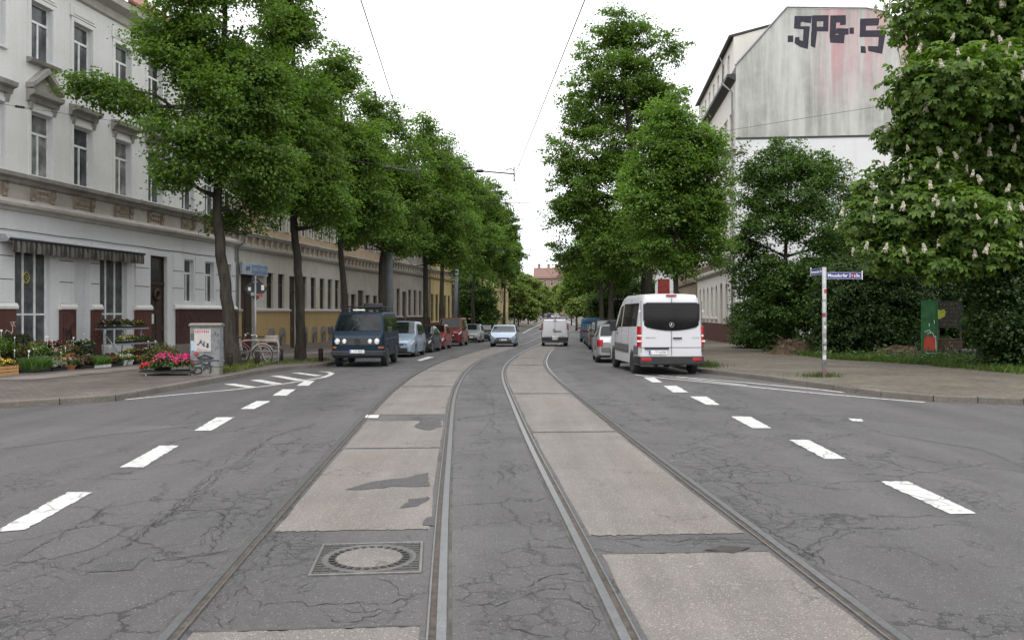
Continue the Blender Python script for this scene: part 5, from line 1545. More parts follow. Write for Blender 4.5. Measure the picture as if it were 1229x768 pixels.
    ar = MB(); ar.prism([(-.22, 21.2), (-.2, 21.36), (5.0, 22.6), (5.0, 22.48), (.1, 21.28)], 'x', ZA0 - .1, ZA1 + .06); ar.build('attic_roof', M['dark_metal'], root)
    dp = MB(); dp.tube([(W - .5, -.9, 17.7), (W - .5, -.15, 17.0), (W - .5, -.14, 5.2), (W - .5, -.4, 5.0), (W - .5, -.14, 4.6), (W - .5, -.14, -.5)], .07, 8); dp.tube([(ZA1 - 4.4, -.15, 21.2), (ZA1 - 4.4, .05, 20.6), (ZA1 - 4.4, .05, 18.2)], .06, 8)
    dp.build('drainpipe', M['zinc'], root, True)
    ba = MB(); ba.box(W - 3.9, W - 2.0, -.55, .0, 13.22, 13.3); ba.box(W - 3.9, W - 2.0, -.55, -.52, 13.9, 13.95)
    for i in range(14): ba.box(W - 3.88 + i * .14, W - 3.85 + i * .14, -.55, -.53, 13.3, 13.9)
    ba.build('balcony_rail', M['dark_metal'], root)
    # roller letters: angular strokes as thin slabs of paint; y runs right in the picture, letters read from the gable side
    Yg = 57.0
    def gp(px, py):
        """a point of the photograph carried on to the gable plane"""
        X0, Y0 = ox - dx * W, oy - dy * W
        nx, ny = dy, -dx
        r = (px - CPX) / FPX
        s = (r * Y0 - X0) / (nx - r * ny)
        y = Y0 + ny * s
        return (s, EYE - (py - HPY) / FPX * y)
    K = 160 / 1229
    def c7(x, y): return (930 + x * K, y * K)
    strokes = {
      'S': [[(185, 155), (335, 155), (328, 213), (272, 207), (272, 200), (235, 205), (232, 250), (318, 250), (300, 450), (235, 432), (185, 400), (190, 350), (222, 350), (225, 378), (262, 385), (268, 270), (180, 262)]],
      'P': [[(345, 150), (492, 148), (488, 290), (385, 288), (368, 440), (335, 425), (338, 300), (342, 290)]],
      'G': [[(515, 150), (650, 148), (650, 228), (605, 232), (605, 205), (562, 208), (555, 330), (590, 328), (590, 312), (562, 310), (570, 268), (675, 270), (675, 318), (640, 320), (632, 398), (515, 392), (508, 340)]],
      'dots': [[(122, 335), (165, 335), (165, 388), (122, 388)], [(692, 262), (724, 262), (724, 312), (692, 312)], [(795, 432), (830, 435), (835, 488), (795, 485)]],
      'S2': [[(790, 180), (960, 175), (950, 235), (835, 238), (835, 288), (1020, 285), (985, 495), (865, 470), (862, 432), (955, 435), (962, 340), (785, 340)]],
      'T': [[(1065, 280), (1110, 280), (1105, 380), (1068, 370)], [(1110, 200), (1290, 205), (1285, 260), (1110, 255)]],
    }
    pm = plain('roller_paint', (.03, .026, .04), .85, var=.25, scale=1.5, fine=6)
    for nm, sts in strokes.items():
        mb = MB()
        for s in sts:
            pts = [gp(*c7(*q)) for q in s]
            if nm == 'P':      # the bowl keeps a hole: draw as separate bars
                continue
            bmv = [(W + .006, q[0], q[1]) for q in pts]
            mb.poly(bmv)
        if nm == 'P':
            for s in ([(345, 150), (492, 148), (491, 200), (343, 202)], [(343, 202), (388, 202), (386, 250), (341, 250)], [(446, 201), (491, 200), (489, 250), (444, 250)], [(341, 250), (489, 250), (488, 290), (340, 290)], [(340, 290), (385, 290), (368, 440), (335, 425)]):
                mb.poly([(W + .006, *gp(*c7(*q))) for q in s])
        rim = MB(); kk = 0
        for s in (sts if nm != 'P' else [[(345, 150), (492, 148), (488, 290), (385, 288), (368, 440), (335, 425), (338, 300), (342, 290)]]):
            pts = [gp(*c7(*q)) for q in s]
            for (a_, b_) in zip(pts, pts[1:] + pts[:1]):
                d_ = Vector((b_[0] - a_[0], b_[1] - a_[1]))
                if d_.length < .02: continue
                d_.normalize(); n_ = Vector((-d_.y, d_.x)) * .03; e_ = d_ * .02; kk += 1; hx = W + .007 + kk * .0004
                mb.poly([(hx, a_[0] - e_.x + n_.x, a_[1] - e_.y + n_.y), (hx, b_[0] + e_.x + n_.x, b_[1] + e_.y + n_.y), (hx, b_[0] + e_.x - n_.x, b_[1] + e_.y - n_.y), (hx, a_[0] - e_.x - n_.x, a_[1] - e_.y - n_.y)])
        o = mb.build('graffiti_letter', pm, root, fix=False)
    return root
graffiti_house()
# brown neighbour behind it
def brown_house():
    ox, oy = 15.3 + .1 * 41, 57 + 41.0
    root = thing('row_house', 'brown brick house behind the white minibus, next to the graffiti gable house', 'house', (ox, oy, 0), math.atan2(-.995, -.0995))
    W = 19.0
    us = [1.2 + 2.1 * i for i in range(9)]
    ops = [(u - .45, u + .45, z, z + 2.0) for u in us for z in (1.2, 5.9, 9.4, 12.8)]
    house_shell(root, 0, W, 16.5, 11, M['brown_wall'], ops, d=.2)
    for i, o in enumerate(ops): window(root, o[0], o[2], .9, 2.0, M['window_brown'], PANES[i % 3], 'T', .12)
    for z in (4.7, 8.6, 12.0): ledge(root, 'cornice', [(-.002, z), (-.22, z + .06), (-.28, z + .26), (-.002, z + .34)], 0, W, M['ornament'])
    mb = MB(); mb.prism([(-.002, 5.1), (-.06, 5.1), (-.18, 5.5), (-.002, 5.5)], 'x', -.12, .12)
    row_parts('cornice_bracket', mb.mesh('cornice_bracket', M['ornament']), root, [(.42 + i * .78, 0, 0) for i in range(24)])
    ledge(root, 'eaves_cornice', [(-.002, 15.9), (-.4, 16.2), (-.5, 16.5), (-.002, 16.5)], 0, W, M['ornament'])
    saddle_roof(root, 0, W, 16.5, 11, 4, M['slate'])
brown_house()
# distant house closing the street
def end_house():
    Y = 345
    root = thing('end_house', 'distant house with big red tiled roof closing the end of the street', 'house', (PX(640, Y), Y, gz(Y)), R(-4))
    s = Y / FPX
    W = 64 * s; z0 = PZ(334, Y) - gz(Y); zr = PZ(321, Y) - gz(Y)
    ops = [(1.2 + 3.0 * i, 2.4 + 3.0 * i, z0 - 3.0 - 3.4 * j, z0 - 1.0 - 3.4 * j) for i in range(7) for j in range(4)]
    BM_ = plaster('far_brick', (.27, .19, .14), (.18, .125, .1), .4, .4)
    house_shell(root, 0, W, z0, 12, BM_, ops, d=.2)
    for i, o in enumerate(ops): window(root, o[0], o[2], 1.2, 2.0, M['window_white'], PANES[0], 'X', .1)
    rf = saddle_roof(root, 0, W, z0, 12, zr - z0, plain('far_tile', (.18, .105, .088), .85, var=.15), .5)
    c = MB(); x = W * .58
    c.prism([(x - 3.6, z0), (x, z0 + 4.6), (x + 3.6, z0)], 'y', -.6, 6); c.build('gable_dormer', plain('far_tile_dark', (.14, .08, .068), .85), root)
    for (x, h) in ((W * .1, 1.6), (W * .28, 1.4), (W * .42, 1.5), (W * .50, 2.2), (W * .72, 1.4)):
        c = MB(); c.box(x - .5, x + .5, 5.5, 6.5, zr - 1, zr + h); c.box(x - .6, x + .6, 5.4, 6.6, zr + h, zr + h + .2); c.build('chimney', M['far'] if 'far' in M else BM_, rf)
end_house()
# ================================================================== VEHICLES
# local frame: nose towards +x, left side +y; s runs from the nose (0) to the tail (L)
def interp(tab, s):
    return float(np.interp(s, [t[0] for t in tab], [t[1] for t in tab]))
class Car:
    def __init__(c, L, W, top, belt, wid, clear, wheels, R_, screens, tumble=.22, arch=1.12, sides=(), edge=.06):
        c.L, c.W, c.top, c.belt, c.wid, c.clear, c.wheels, c.R, c.screens, c.tumble, c.arch, c.sides, c.edge = L, W, top, belt, wid, clear, wheels, R_, screens, tumble, arch, sides, edge
    def section(c, s):
        zt, zb_, w = interp(c.top, s), interp(c.belt, s), interp(c.wid, s)
        zb_ = min(zb_, zt - .015)
        bot = c.clear if not isinstance(c.clear, list) else interp(c.clear, s)
        ra = c.R * c.arch
        for ws in c.wheels:
            dx = abs(s - ws)
            if dx < ra: bot = max(bot, c.R + math.sqrt(max(0, ra * ra - dx * dx)) - .015)
        zm = max(bot + .06, bot + (zb_ - bot) * .55)
        h = zt - zb_
        wr = max(w * .3, w * .975 - c.tumble * h)
        e = c.edge if h > .25 else h * .25
        return [(0, bot), (w * .92, bot), (w * .985, bot + .03), (w, zm), (w * .975, zb_), (wr + (w * .975 - wr) * .10, zt - e - h * .06), (wr - e * .6, zt - e * .28), (wr * .5, zt - .004), (0, zt)]
    def stations(c):
        S = set([0, c.L])
        for t in (c.top, c.belt, c.wid): S |= set(q[0] for q in t)
        for ws in c.wheels:
            ra = c.R * c.arch
            S |= set(ws + ra * k for k in (-1.001, -.985, -.9, -.75, -.5, -.25, 0, .25, .5, .75, .9, .985, 1.001))
        S = sorted(s for s in S if -1e-6 <= s <= c.L + 1e-6)
        return [s for i, s in enumerate(S) if i == 0 or s - S[i - 1] > .004]
    def X(c, s): return c.L / 2 - s
    def body(c):
        mb = MB(); S = c.stations(); n = 9; vs = []
        for s in S:
            q = c.section(s)
            ring = [(c.X(s), y, z) for y, z in q] + [(c.X(s), -y, z) for y, z in q[-2:0:-1]]
            vs += ring
        m = 16
        fs = [(i * m + k, i * m + (k + 1) % m, (i + 1) * m + (k + 1) % m, (i + 1) * m + k) for i in range(len(S) - 1) for k in range(m)]
        fs += [tuple(range(m))[::-1], tuple((len(S) - 1) * m + k for k in range(m))]
        mb.add(vs, fs)
        return mb
    def side_pane(c, s0, s1, side, lo=.10, hi=.90, slant0=0.0, slant1=0.0, off=.006, rake=None):
        """glass following the body side between two stations; slant shortens the upper edge at either end"""
        mb = MB(); ss = [s0 + (s1 - s0) * k / 6 for k in range(7)]
        rows = []
        for f in (lo, (lo + hi) / 2, hi):
            row = []
            g = (f - lo) / (hi - lo)
            for s in ss:
                t = (s - s0) / (s1 - s0)
                sx = s + slant0 * g * (1 - t) - slant1 * g * t
                q = c.section(sx); p4, p5 = q[4], q[5]
                row.append((c.X(sx), side * (p4[0] + (p5[0] - p4[0]) * f + off), p4[1] + (p5[1] - p4[1]) * f))
            rows.append(row)
        vs = [p for r in rows for p in r]
        mb.add(vs, [(j * 7 + i, j * 7 + i + 1, (j + 1) * 7 + i + 1, (j + 1) * 7 + i) for j in range(2) for i in range(6)])
        return mb
    def screen(c, s0, s1, f=.93, off=.008, n=5):
        """front or rear window: follows the roof skin between two stations"""
        mb = MB(); rows = []
        for k in range(n):
            s = s0 + (s1 - s0) * k / (n - 1)
            q = c.section(s)
            pts = [(q[5][0] * f, q[5][1] + (q[6][1] - q[5][1]) * .5 + .01), (q[6][0] * f, q[6][1] + .006), (q[7][0] * f, q[7][1] + .006), (0, q[8][1] + .006)]
            row = [(c.X(s), y, z) for y, z in pts] + [(c.X(s), -y, z) for y, z in pts[-2::-1]]
            rows.append(row)
        # push outward along the screen's own slope
        d = Vector((rows[-1][3][0] - rows[0][3][0], 0, rows[-1][3][2] - rows[0][3][2])).normalized()
        nrm = Vector((-d.z, 0, d.x));  nrm = nrm if nrm.z > 0 or abs(nrm.z) < .05 and nrm.x * (rows[0][3][0]) > 0 else -nrm
        vs = [tuple(Vector(p) + nrm * off) for r in rows for p in r]
        m = len(rows[0])
        mb.add(vs, [(j * m + i, j * m + i + 1, (j + 1) * m + i + 1, (j + 1) * m + i) for j in range(n - 1) for i in range(m - 1)])
        return mb
_wheel = {}
def wheel_meshes(R_, w, style):
    k = (R_, w, style)
    if k not in _wheel:
        ty = MB(); h = w / 2
        ty.lathe([(R_ * .62, -h * .9), (R_ * .9, -h), (R_ * .985, -h * .8), (R_, -h * .4), (R_, h * .4), (R_ * .985, h * .8), (R_ * .9, h), (R_ * .62, h * .9), (R_ * .60, 0)], 28, 0, Matrix.Rotation(R(90), 4, 'X'))
        rm = MB()
        rm.lathe([(R_ * .62, -h * .7), (R_ * .63, -h * .92), (R_ * .58, -h * .9), (R_ * .54, -h * .55), (R_ * .2, -h * .6), (R_ * .16, -h * .85), (R_ * .05, -h * .88)], 28, 0, Matrix.Rotation(R(90), 4, 'X'))
        rm.lathe([(R_ * .05, h * .88), (R_ * .16, h * .85), (R_ * .2, h * .6), (R_ * .54, h * .55), (R_ * .58, h * .9), (R_ * .63, h * .92), (R_ * .62, h * .7)], 28, 0, Matrix.Rotation(R(90), 4, 'X'))
        if style == 'alloy':
            for s in (-1, 1):
                for j in range(5):
                    Mx = Matrix.Rotation(2 * PI * j / 5, 4, 'Y')
                    rm.box(R_ * .1, R_ * .58, s * h * .9 - .012, s * h * .9 + .012, -R_ * .07, R_ * .07, 1, Mx)
        _wheel[k] = (ty.mesh('tyre', M['rubber'], True), rm.mesh('rim', [M['steel_rim'] if style != 'white' else M['chrome'], M['alloy']]))
    return _wheel[k]
def add_wheels(root, c, w=.2, style='alloy', inset=.02):
    tm, rm = wheel_meshes(c.R, w, style)
    for s in c.wheels:
        for sd in (1, -1):
            yy = sd * (interp(c.wid, s) - w / 2 - inset)
            o = bpy.data.objects.new('wheel', None); col.objects.link(o); o.parent = root; o.location = (c.X(s), yy, c.R); o.empty_display_size = .1
            link('tyre', tm, o); link('rim', rm, o)
def finish(o, w=.03, seg=3, ang=22):
    bevel(o, w, seg, ang)
    for p in o.data.polygons: p.use_smooth = True
    o.modifiers.new('wn', 'WEIGHTED_NORMAL')
    return o
def plate(root, x, z, facing, body=None, y=0.0, tilt=0.0):
    mb = MB(); mb.box(-.005, .005, -.26, .26, -.055, .055)
    o = mb.build('number_plate', M['plate_white'], root); o.location = (x, y, z); o.rotation_euler = (0, tilt, 0 if facing > 0 else PI)
    b = MB(); b.box(.0051, .007, -.258, -.215, -.052, .052); b.build('plate_band', M['plate_blue'], o)
    if body:
        tx = fit_width(text_mb(body, .1, .001), .42); tx.v = [(.0065 - p[1] * .3, p[0] + .02, p[2]) for p in tx.v]
        tx.build('plate_lettering', M['ink'], o, fix=False)
    return o
def mirrors(root, c, s, z, m, size=(.10, .2, .16), out=.02):
    for sd in (1, -1):
        w = interp(c.wid, s)
        mb = MB(); a, b, h = size
        mb.box(c.X(s) - a / 2, c.X(s) + a / 2, sd * (w + out), sd * (w + out + b), z - h / 2, z + h / 2) if sd > 0 else mb.box(c.X(s) - a / 2, c.X(s) + a / 2, -(w + out + b), -(w + out), z - h / 2, z + h / 2)
        mb.box(c.X(s) - .02, c.X(s) + .02, min(sd * (w - .08), sd * (w + out + .02)), max(sd * (w - .08), sd * (w + out + .02)), z - h / 2 + .01, z - h / 2 + .05)
        bevel(mb.build('mirror', m, root), .02, 2)

SMALL = dict(L=4.0, W=1.7, top=[(0, .62), (.06, .70), (.25, .80), (1.0, .98), (1.15, 1.02), (1.95, 1.46), (2.3, 1.50), (3.3, 1.46), (3.55, 1.40), (3.92, .98), (4.0, .80)],
             belt=[(0, .5), (.1, .62), (1.0, .90), (2.0, .93), (3.4, .98), (3.9, .92), (4.0, .7)], wid=[(0, .60), (.08, .74), (.3, .82), (.8, .85), (3.2, .85), (3.7, .82), (3.95, .74), (4.0, .68)],
             clear=[(0, .26), (.3, .18), (3.7, .2), (4.0, .3)], wheels=(.78, 3.28), R_=.30, screens=(1.12, 1.98, 3.5, 3.9), tumble=.34)
SEDAN = dict(L=4.5, W=1.75, top=[(0, .60), (.06, .68), (.3, .78), (1.15, .95), (1.3, .98), (2.15, 1.38), (2.5, 1.42), (3.2, 1.38), (3.85, 1.04), (4.4, 1.0), (4.5, .85)],
             belt=[(0, .5), (.1, .6), (1.1, .88), (2.2, .92), (3.7, .96), (4.4, .93), (4.5, .7)], wid=[(0, .62), (.08, .76), (.35, .85), (.9, .875), (3.6, .875), (4.2, .84), (4.45, .76), (4.5, .7)],
             clear=[(0, .26), (.3, .17), (4.2, .2), (4.5, .3)], wheels=(.85, 3.55), R_=.31, screens=(1.27, 2.2, 3.15, 3.83), tumble=.36)
MPV = dict(L=4.3, W=1.78, top=[(0, .66), (.06, .75), (.3, .88), (.9, 1.02), (1.0, 1.06), (1.85, 1.58), (2.2, 1.64), (3.7, 1.60), (3.95, 1.52), (4.22, 1.05), (4.3, .85)],
           belt=[(0, .52), (.1, .66), (.9, .95), (2.0, .98), (3.8, 1.02), (4.2, .95), (4.3, .7)], wid=[(0, .62), (.08, .77), (.3, .86), (.8, .89), (3.6, .89), (4.1, .85), (4.26, .78), (4.3, .72)],
           clear=[(0, .26), (.3, .18), (4.0, .2), (4.3, .3)], wheels=(.84, 3.45), R_=.31, screens=(.97, 1.9, 3.9, 4.2), tumble=.28)
SUV = dict(L=4.4, W=1.82, top=[(0, .80), (.06, .92), (.3, 1.04), (1.1, 1.14), (1.2, 1.18), (1.8, 1.66), (2.1, 1.74), (3.9, 1.72), (4.15, 1.66), (4.34, 1.2), (4.4, .95)],
           belt=[(0, .6), (.1, .8), (1.1, 1.06), (2.0, 1.1), (4.0, 1.12), (4.3, 1.05), (4.4, .8)], wid=[(0, .68), (.08, .82), (.3, .89), (.8, .91), (3.8, .91), (4.2, .88), (4.36, .82), (4.4, .76)],
           clear=[(0, .32), (.3, .24), (4.1, .26), (4.4, .36)], wheels=(.86, 3.5), R_=.36, screens=(1.17, 1.85, 4.1, 4.32), tumble=.2)
VANLET = dict(L=4.2, W=1.83, top=[(0, .72), (.06, .84), (.3, .98), (.9, 1.12), (1.0, 1.16), (1.75, 1.72), (2.1, 1.82), (3.9, 1.82), (4.1, 1.76), (4.19, 1.25), (4.2, .9)],
              belt=[(0, .55), (.1, .72), (.9, 1.02), (2.0, 1.06), (4.0, 1.08), (4.15, 1.05), (4.2, .75)], wid=[(0, .66), (.08, .8), (.3, .88), (.8, .9), (3.8, .9), (4.12, .88), (4.19, .86), (4.2, .84)],
              clear=[(0, .28), (.3, .2), (4.0, .24), (4.2, .34)], wheels=(.84, 3.5), R_=.32, screens=(.97, 1.8, 4.1, 4.18), tumble=.15)

def car(label, spec, px, Y, heading, pm, kind='car', rim='alloy', glass='car_glass', group=None, rear_screen=True, front_plate=None, rear_plate=None, trim=None, side_glass=True, blackbump=False, name=None, tails=True):
    """px, Y: where the middle of the vehicle stands"""
    s_ = {k: v for k, v in spec.items()}
    c = Car(**s_)
    x = PX(px, Y)
    root = thing(name or 'parked_car', label, kind, (x, Y, gz(Y)), heading, group)
    root.rotation_mode = 'XYZ'
    slope = (gz(Y + 2) - gz(Y - 2)) / 4
    root.rotation_euler = (0, -math.atan(slope) * math.sin(heading), heading)
    finish(c.body().build('body', pm, root), .025)
    a, b, d, e = c.screens
    g = M[glass]
    c.screen(a + .04, b - .05).build('windscreen', g, root, True)
    if rear_screen: c.screen(d + .04, e - .03).build('rear_window', g, root, True)
    if side_glass:
        mid = (a + e) / 2 + .12
        for sd in (1, -1):
            c.side_pane(a + .62, mid - .04, sd, slant0=.34).build('side_window', g, root, True)
            c.side_pane(mid + .04, d - .05, sd, slant1=.05).build('side_window', g, root, True)
            c.side_pane(d + .04, (d + e) / 2 + .02, sd, .14, .82, slant1=.1).build('side_window', g, root, True)
    add_wheels(root, c, style=rim)
    L = c.L; zf = interp(c.top, 0.0); wf = interp(c.wid, 0); wr = interp(c.wid, L)
    f0 = c.X(0)
    for sd in (1, -1):
        mb = MB()                                 # headlight wraps the corner
        pts = []
        for (s, z0, z1, ins) in ((.0, .02, .10, .40), (.03, .0, .13, .62), (.10, .01, .15, .80), (.30, .06, .15, 1.0)):
            w = interp(c.wid, s) ; zz = interp(c.top, s) - .22
            pts.append((s, w, zz + z0, zz + z1, ins))
        vs = []
        for i, (s, w, z0, z1, ins) in enumerate(pts):
            y = (w * ins if i == 0 else w * (.86 if i == 1 else 1.0)) * 1.006 + .004
            vs += [(c.X(s) + .012, sd * y, z0), (c.X(s) + .006, sd * y * .985, z1)]
        mb.add(vs, [(2 * i, 2 * i + 2, 2 * i + 3, 2 * i + 1) for i in range(3)])
        mb.build('headlight', M['clear_lens'], root, fix=False)
        xr = c.X(L)
        if not tails: continue
        mb = MB()
        zr = interp(c.belt, L - .12) - .05
        wr2 = interp(c.wid, L - .03)
        mb.prism([(xr - .012, sd * (wr2 - .16)), (xr - .012, sd * (wr2 - .03)), (xr + .06, sd * (wr2 + .045)), (xr + .2, sd * (interp(c.wid, L - .2) + .006)), (xr + .2, sd * (wr2 - .16))], 'z', zr - .24, zr + .02)
        bevel(mb.build('tail_light', M['red_lens'], root), .012, 2)
    mb = MB(); mb.box(f0 - .03, f0 + .012, -.42, .42, .50, .60); mb.box(f0 - .03, f0 + .022, -.6, .6, .25, .41); bevel(mb.build('grille', M['black_plastic'], root), .008, 1)
    bm_ = M['grey_plastic'] if blackbump else pm
    for (xx, sg, w) in ((f0, 1, wf), (c.X(L), -1, wr)):
        mb = MB()
        mb.prism([(xx - sg * .22, w + .2 if False else w + .10), (xx + sg * .015, w * .9), (xx + sg * .035, 0), (xx + sg * .015, -w * .9), (xx - sg * .22, -w - .10)], 'z', .42, .52 if sg > 0 else .60)
        bevel(mb.build('bumper', bm_, root), .015, 2)
    plate(root, f0 + .045, .46, 1, front_plate); plate(root, c.X(L) - .045 - .0, .66, -1, rear_plate)
    mirrors(root, c, a + .55, interp(c.belt, a + .55) + .10, M['black_plastic'], (.08, .16, .12), -.02)
    for sd in (1, -1):
        mid = (a + e) / 2 + .12
        for s in (mid - .2, mid + .8):
            q = c.section(s); mb = MB(); mb.box(c.X(s) - .09, c.X(s) + .09, min(sd * (q[4][0] - .01), sd * (q[4][0] + .02)), max(sd * (q[4][0] - .01), sd * (q[4][0] + .02)), q[4][1] - .09, q[4][1] - .06)
            mb.build('door_handle', trim or M['black_plastic'], root)
    return root, c

P_BLUE = paint('paint_dark_blue', (.005, .017, .033), 0, .04, .42, .0, .2); P_BLUE.name = 'paint_dark_blue'
P_SILVER = paint('paint_silver', (.30, .37, .47), .35, .12); P_SILVER2 = paint('paint_silver_grey', (.30, .31, .32), .35, .15)
P_BLACK = paint('paint_black', (.012, .013, .015), 0, .12); P_RED = paint('paint_red', (.22, .018, .022), 0, .12); P_RED2 = paint('paint_dark_red', (.17, .02, .02), 0, .15)
P_WHITE = paint('paint_white', (.56, .56, .585), 0, .26); P_GREY = paint('paint_grey', (.10, .105, .11), .3, .15); P_NAVY = paint('paint_navy', (.016, .03, .055), 0, .15); P_MIDBLUE = paint('paint_mid_blue', (.03, .09, .19), 0, .15)
TOWARD, AWAY = R(-90), R(90)
def hd(slope, towards): return (R(-90) if towards else R(90)) - math.atan(slope)
LG, RGRP = 'cars parked along the left kerb', 'cars parked along the right kerb'
# ---- left row, nearest first (noses towards the camera)
car('pale blue silver hatchback parked close behind the dark blue camper van', MPV, (PX(0, 1) and 482.5), 39.4, hd(.035, True), P_SILVER, group=LG, front_plate='L')
car('black saloon car parked between the pale blue hatchback and the red car', SEDAN, 505.5, 45.4, hd(.055, True), P_BLACK, group=LG)
car('small bright red car parked behind the black saloon', SMALL, 521.5, 50.6, hd(.06, True), P_RED, group=LG)
car('red van with cream roof parked behind the small red car', dict(VANLET, L=4.5, top=[(0, .9), (.06, 1.02), (.25, 1.12), (.5, 1.2), (.6, 1.24), (1.2, 1.86), (1.6, 1.95), (4.1, 1.95), (4.35, 1.9), (4.48, 1.3), (4.5, .95)], wheels=(.8, 3.7), screens=(.56, 1.25, 4.3, 4.46)), 543.5, 58.8, hd(.065, True), P_RED2, kind='van', group=LG)
car('silver hatchback parked after the red van with the cream roof', SMALL, 567.0, 68.5, hd(.065, True), P_SILVER2, group=LG)
car('black car half hidden at the end of the left row, beside the oncoming silver car', SEDAN, 579.5, 75.0, hd(.065, True), P_BLACK, group=LG)
# roof of the red van is cream
# ---- oncoming car
car('silver blue estate car driving towards the camera on the left lane', dict(MPV, top=[(0, .62), (.06, .70), (.3, .82), (1.0, .97), (1.1, 1.0), (1.95, 1.42), (2.3, 1.47), (3.7, 1.45), (3.95, 1.38), (4.22, 1.0), (4.3, .8)]), 605.5, 57.3, hd(.045, True), P_SILVER, name='oncoming_car', blackbump=True, front_plate='L')
# ---- right row, nearest first (tails towards the camera)
car('dusty silver hatchback with red tail light parked just ahead of the white minibus', SMALL, 737.5, 33.8, hd(.06, False), P_SILVER2, group=RGRP, blackbump=True)
car('dark blue tall car with roof rails in the right row', SUV, 731.5, 44.0, hd(.065, False), P_NAVY, group=RGRP)
car('grey hatchback parked ahead of the dark blue tall car on the right', MPV, 723.5, 50.5, hd(.065, False), P_GREY, group=RGRP)
car('dark green-grey estate car in the middle of the right parked row', SEDAN, 718.5, 57.0, hd(.065, False), P_BLACK, group=RGRP)
car('black small car parked behind the blue transporter on the right', SMALL, 714.0, 63.5, hd(.065, False), P_BLACK, group=RGRP)
car('mid blue transporter van at the far end of the right parked row', dict(VANLET, top=[(0, .9), (.06, 1.0), (.3, 1.1), (.5, 1.2), (.6, 1.24), (1.3, 1.9), (1.7, 2.0), (3.9, 2.0), (4.1, 1.94), (4.19, 1.3), (4.2, .95)]), 708.5, 71.5, hd(.065, False), P_MIDBLUE, kind='van', group=RGRP)
FG = 'cars parked far off at the bend'
for i, (px, Y, pm, lb) in enumerate([(667, 262, P_SILVER2, 'tiny silver car nearest of those parked at the far bend'), (662, 275, P_BLACK, 'tiny black car second in the line parked at the far bend'), (658.5, 288, P_GREY, 'tiny grey car third in the line parked at the far bend'),
                                     (655, 300, P_BLACK, 'tiny dark car fourth in the line parked at the far bend'), (651.5, 312, P_RED, 'tiny red car at the far end of the street below the trees')]):
    car(lb, SMALL, px, Y, R(60), pm, group=FG)

# ---- small white delivery van, seen from behind
def delivery_van():
    root, c = car('small white delivery van driving away between the tram rails', VANLET, 665.3, 58.5, hd(.03, False), P_WHITE, kind='van', rear_screen=False, side_glass=False, name='delivery_van', tails=False, rim='steel', glass='car_glass')
    xr = c.X(c.L)
    mb = MB(); mb.box(xr - .03, xr + .1, -.90, .90, .34, .62); bevel(mb.build('rear_bumper', M['black_plastic'], root), .02, 2)
    mb = MB(); mb.box(xr - .012, xr, -.006, .006, .64, 1.7); mb.box(xr - .012, xr, -.7, .7, .66, .672); mb.build('door_seam', M['dark_metal'], root)
    mb = MB(); mb.box(xr - .03, xr - .002, -.42, .12, .98, 1.04); mb.box(xr - .03, xr - .002, -.02, .14, 1.12, 1.16); mb.build('rear_handle', M['black_plastic'], root)
    mb = MB(); mb.box(xr - .01, xr + .12, -.09, .09, 1.77, 1.8); mb.build('high_brake_light', M['red_lens'], root)
    for sd in (1, -1):
        mb = MB(); mb.prism([(xr - .014, sd * .835), (xr - .014, sd * .872), (xr + .14, sd * .918), (xr + .14, sd * .835)], 'z', 1.14, 1.56); bevel(mb.build('tail_light', M['red_lens'], root), .01, 1)
        mb = MB()
        c.side_pane(1.5, 2.4, sd, slant0=.3).build('side_window', M['car_glass'], root, True)
        mb = MB(); mb.box(xr + .16, xr + 1.0, min(sd * .86, sd * .906), max(sd * .86, sd * .906), .34, 1.0); bevel(mb.build('side_cladding', M['black_plastic'], root), .01, 1)
delivery_van()

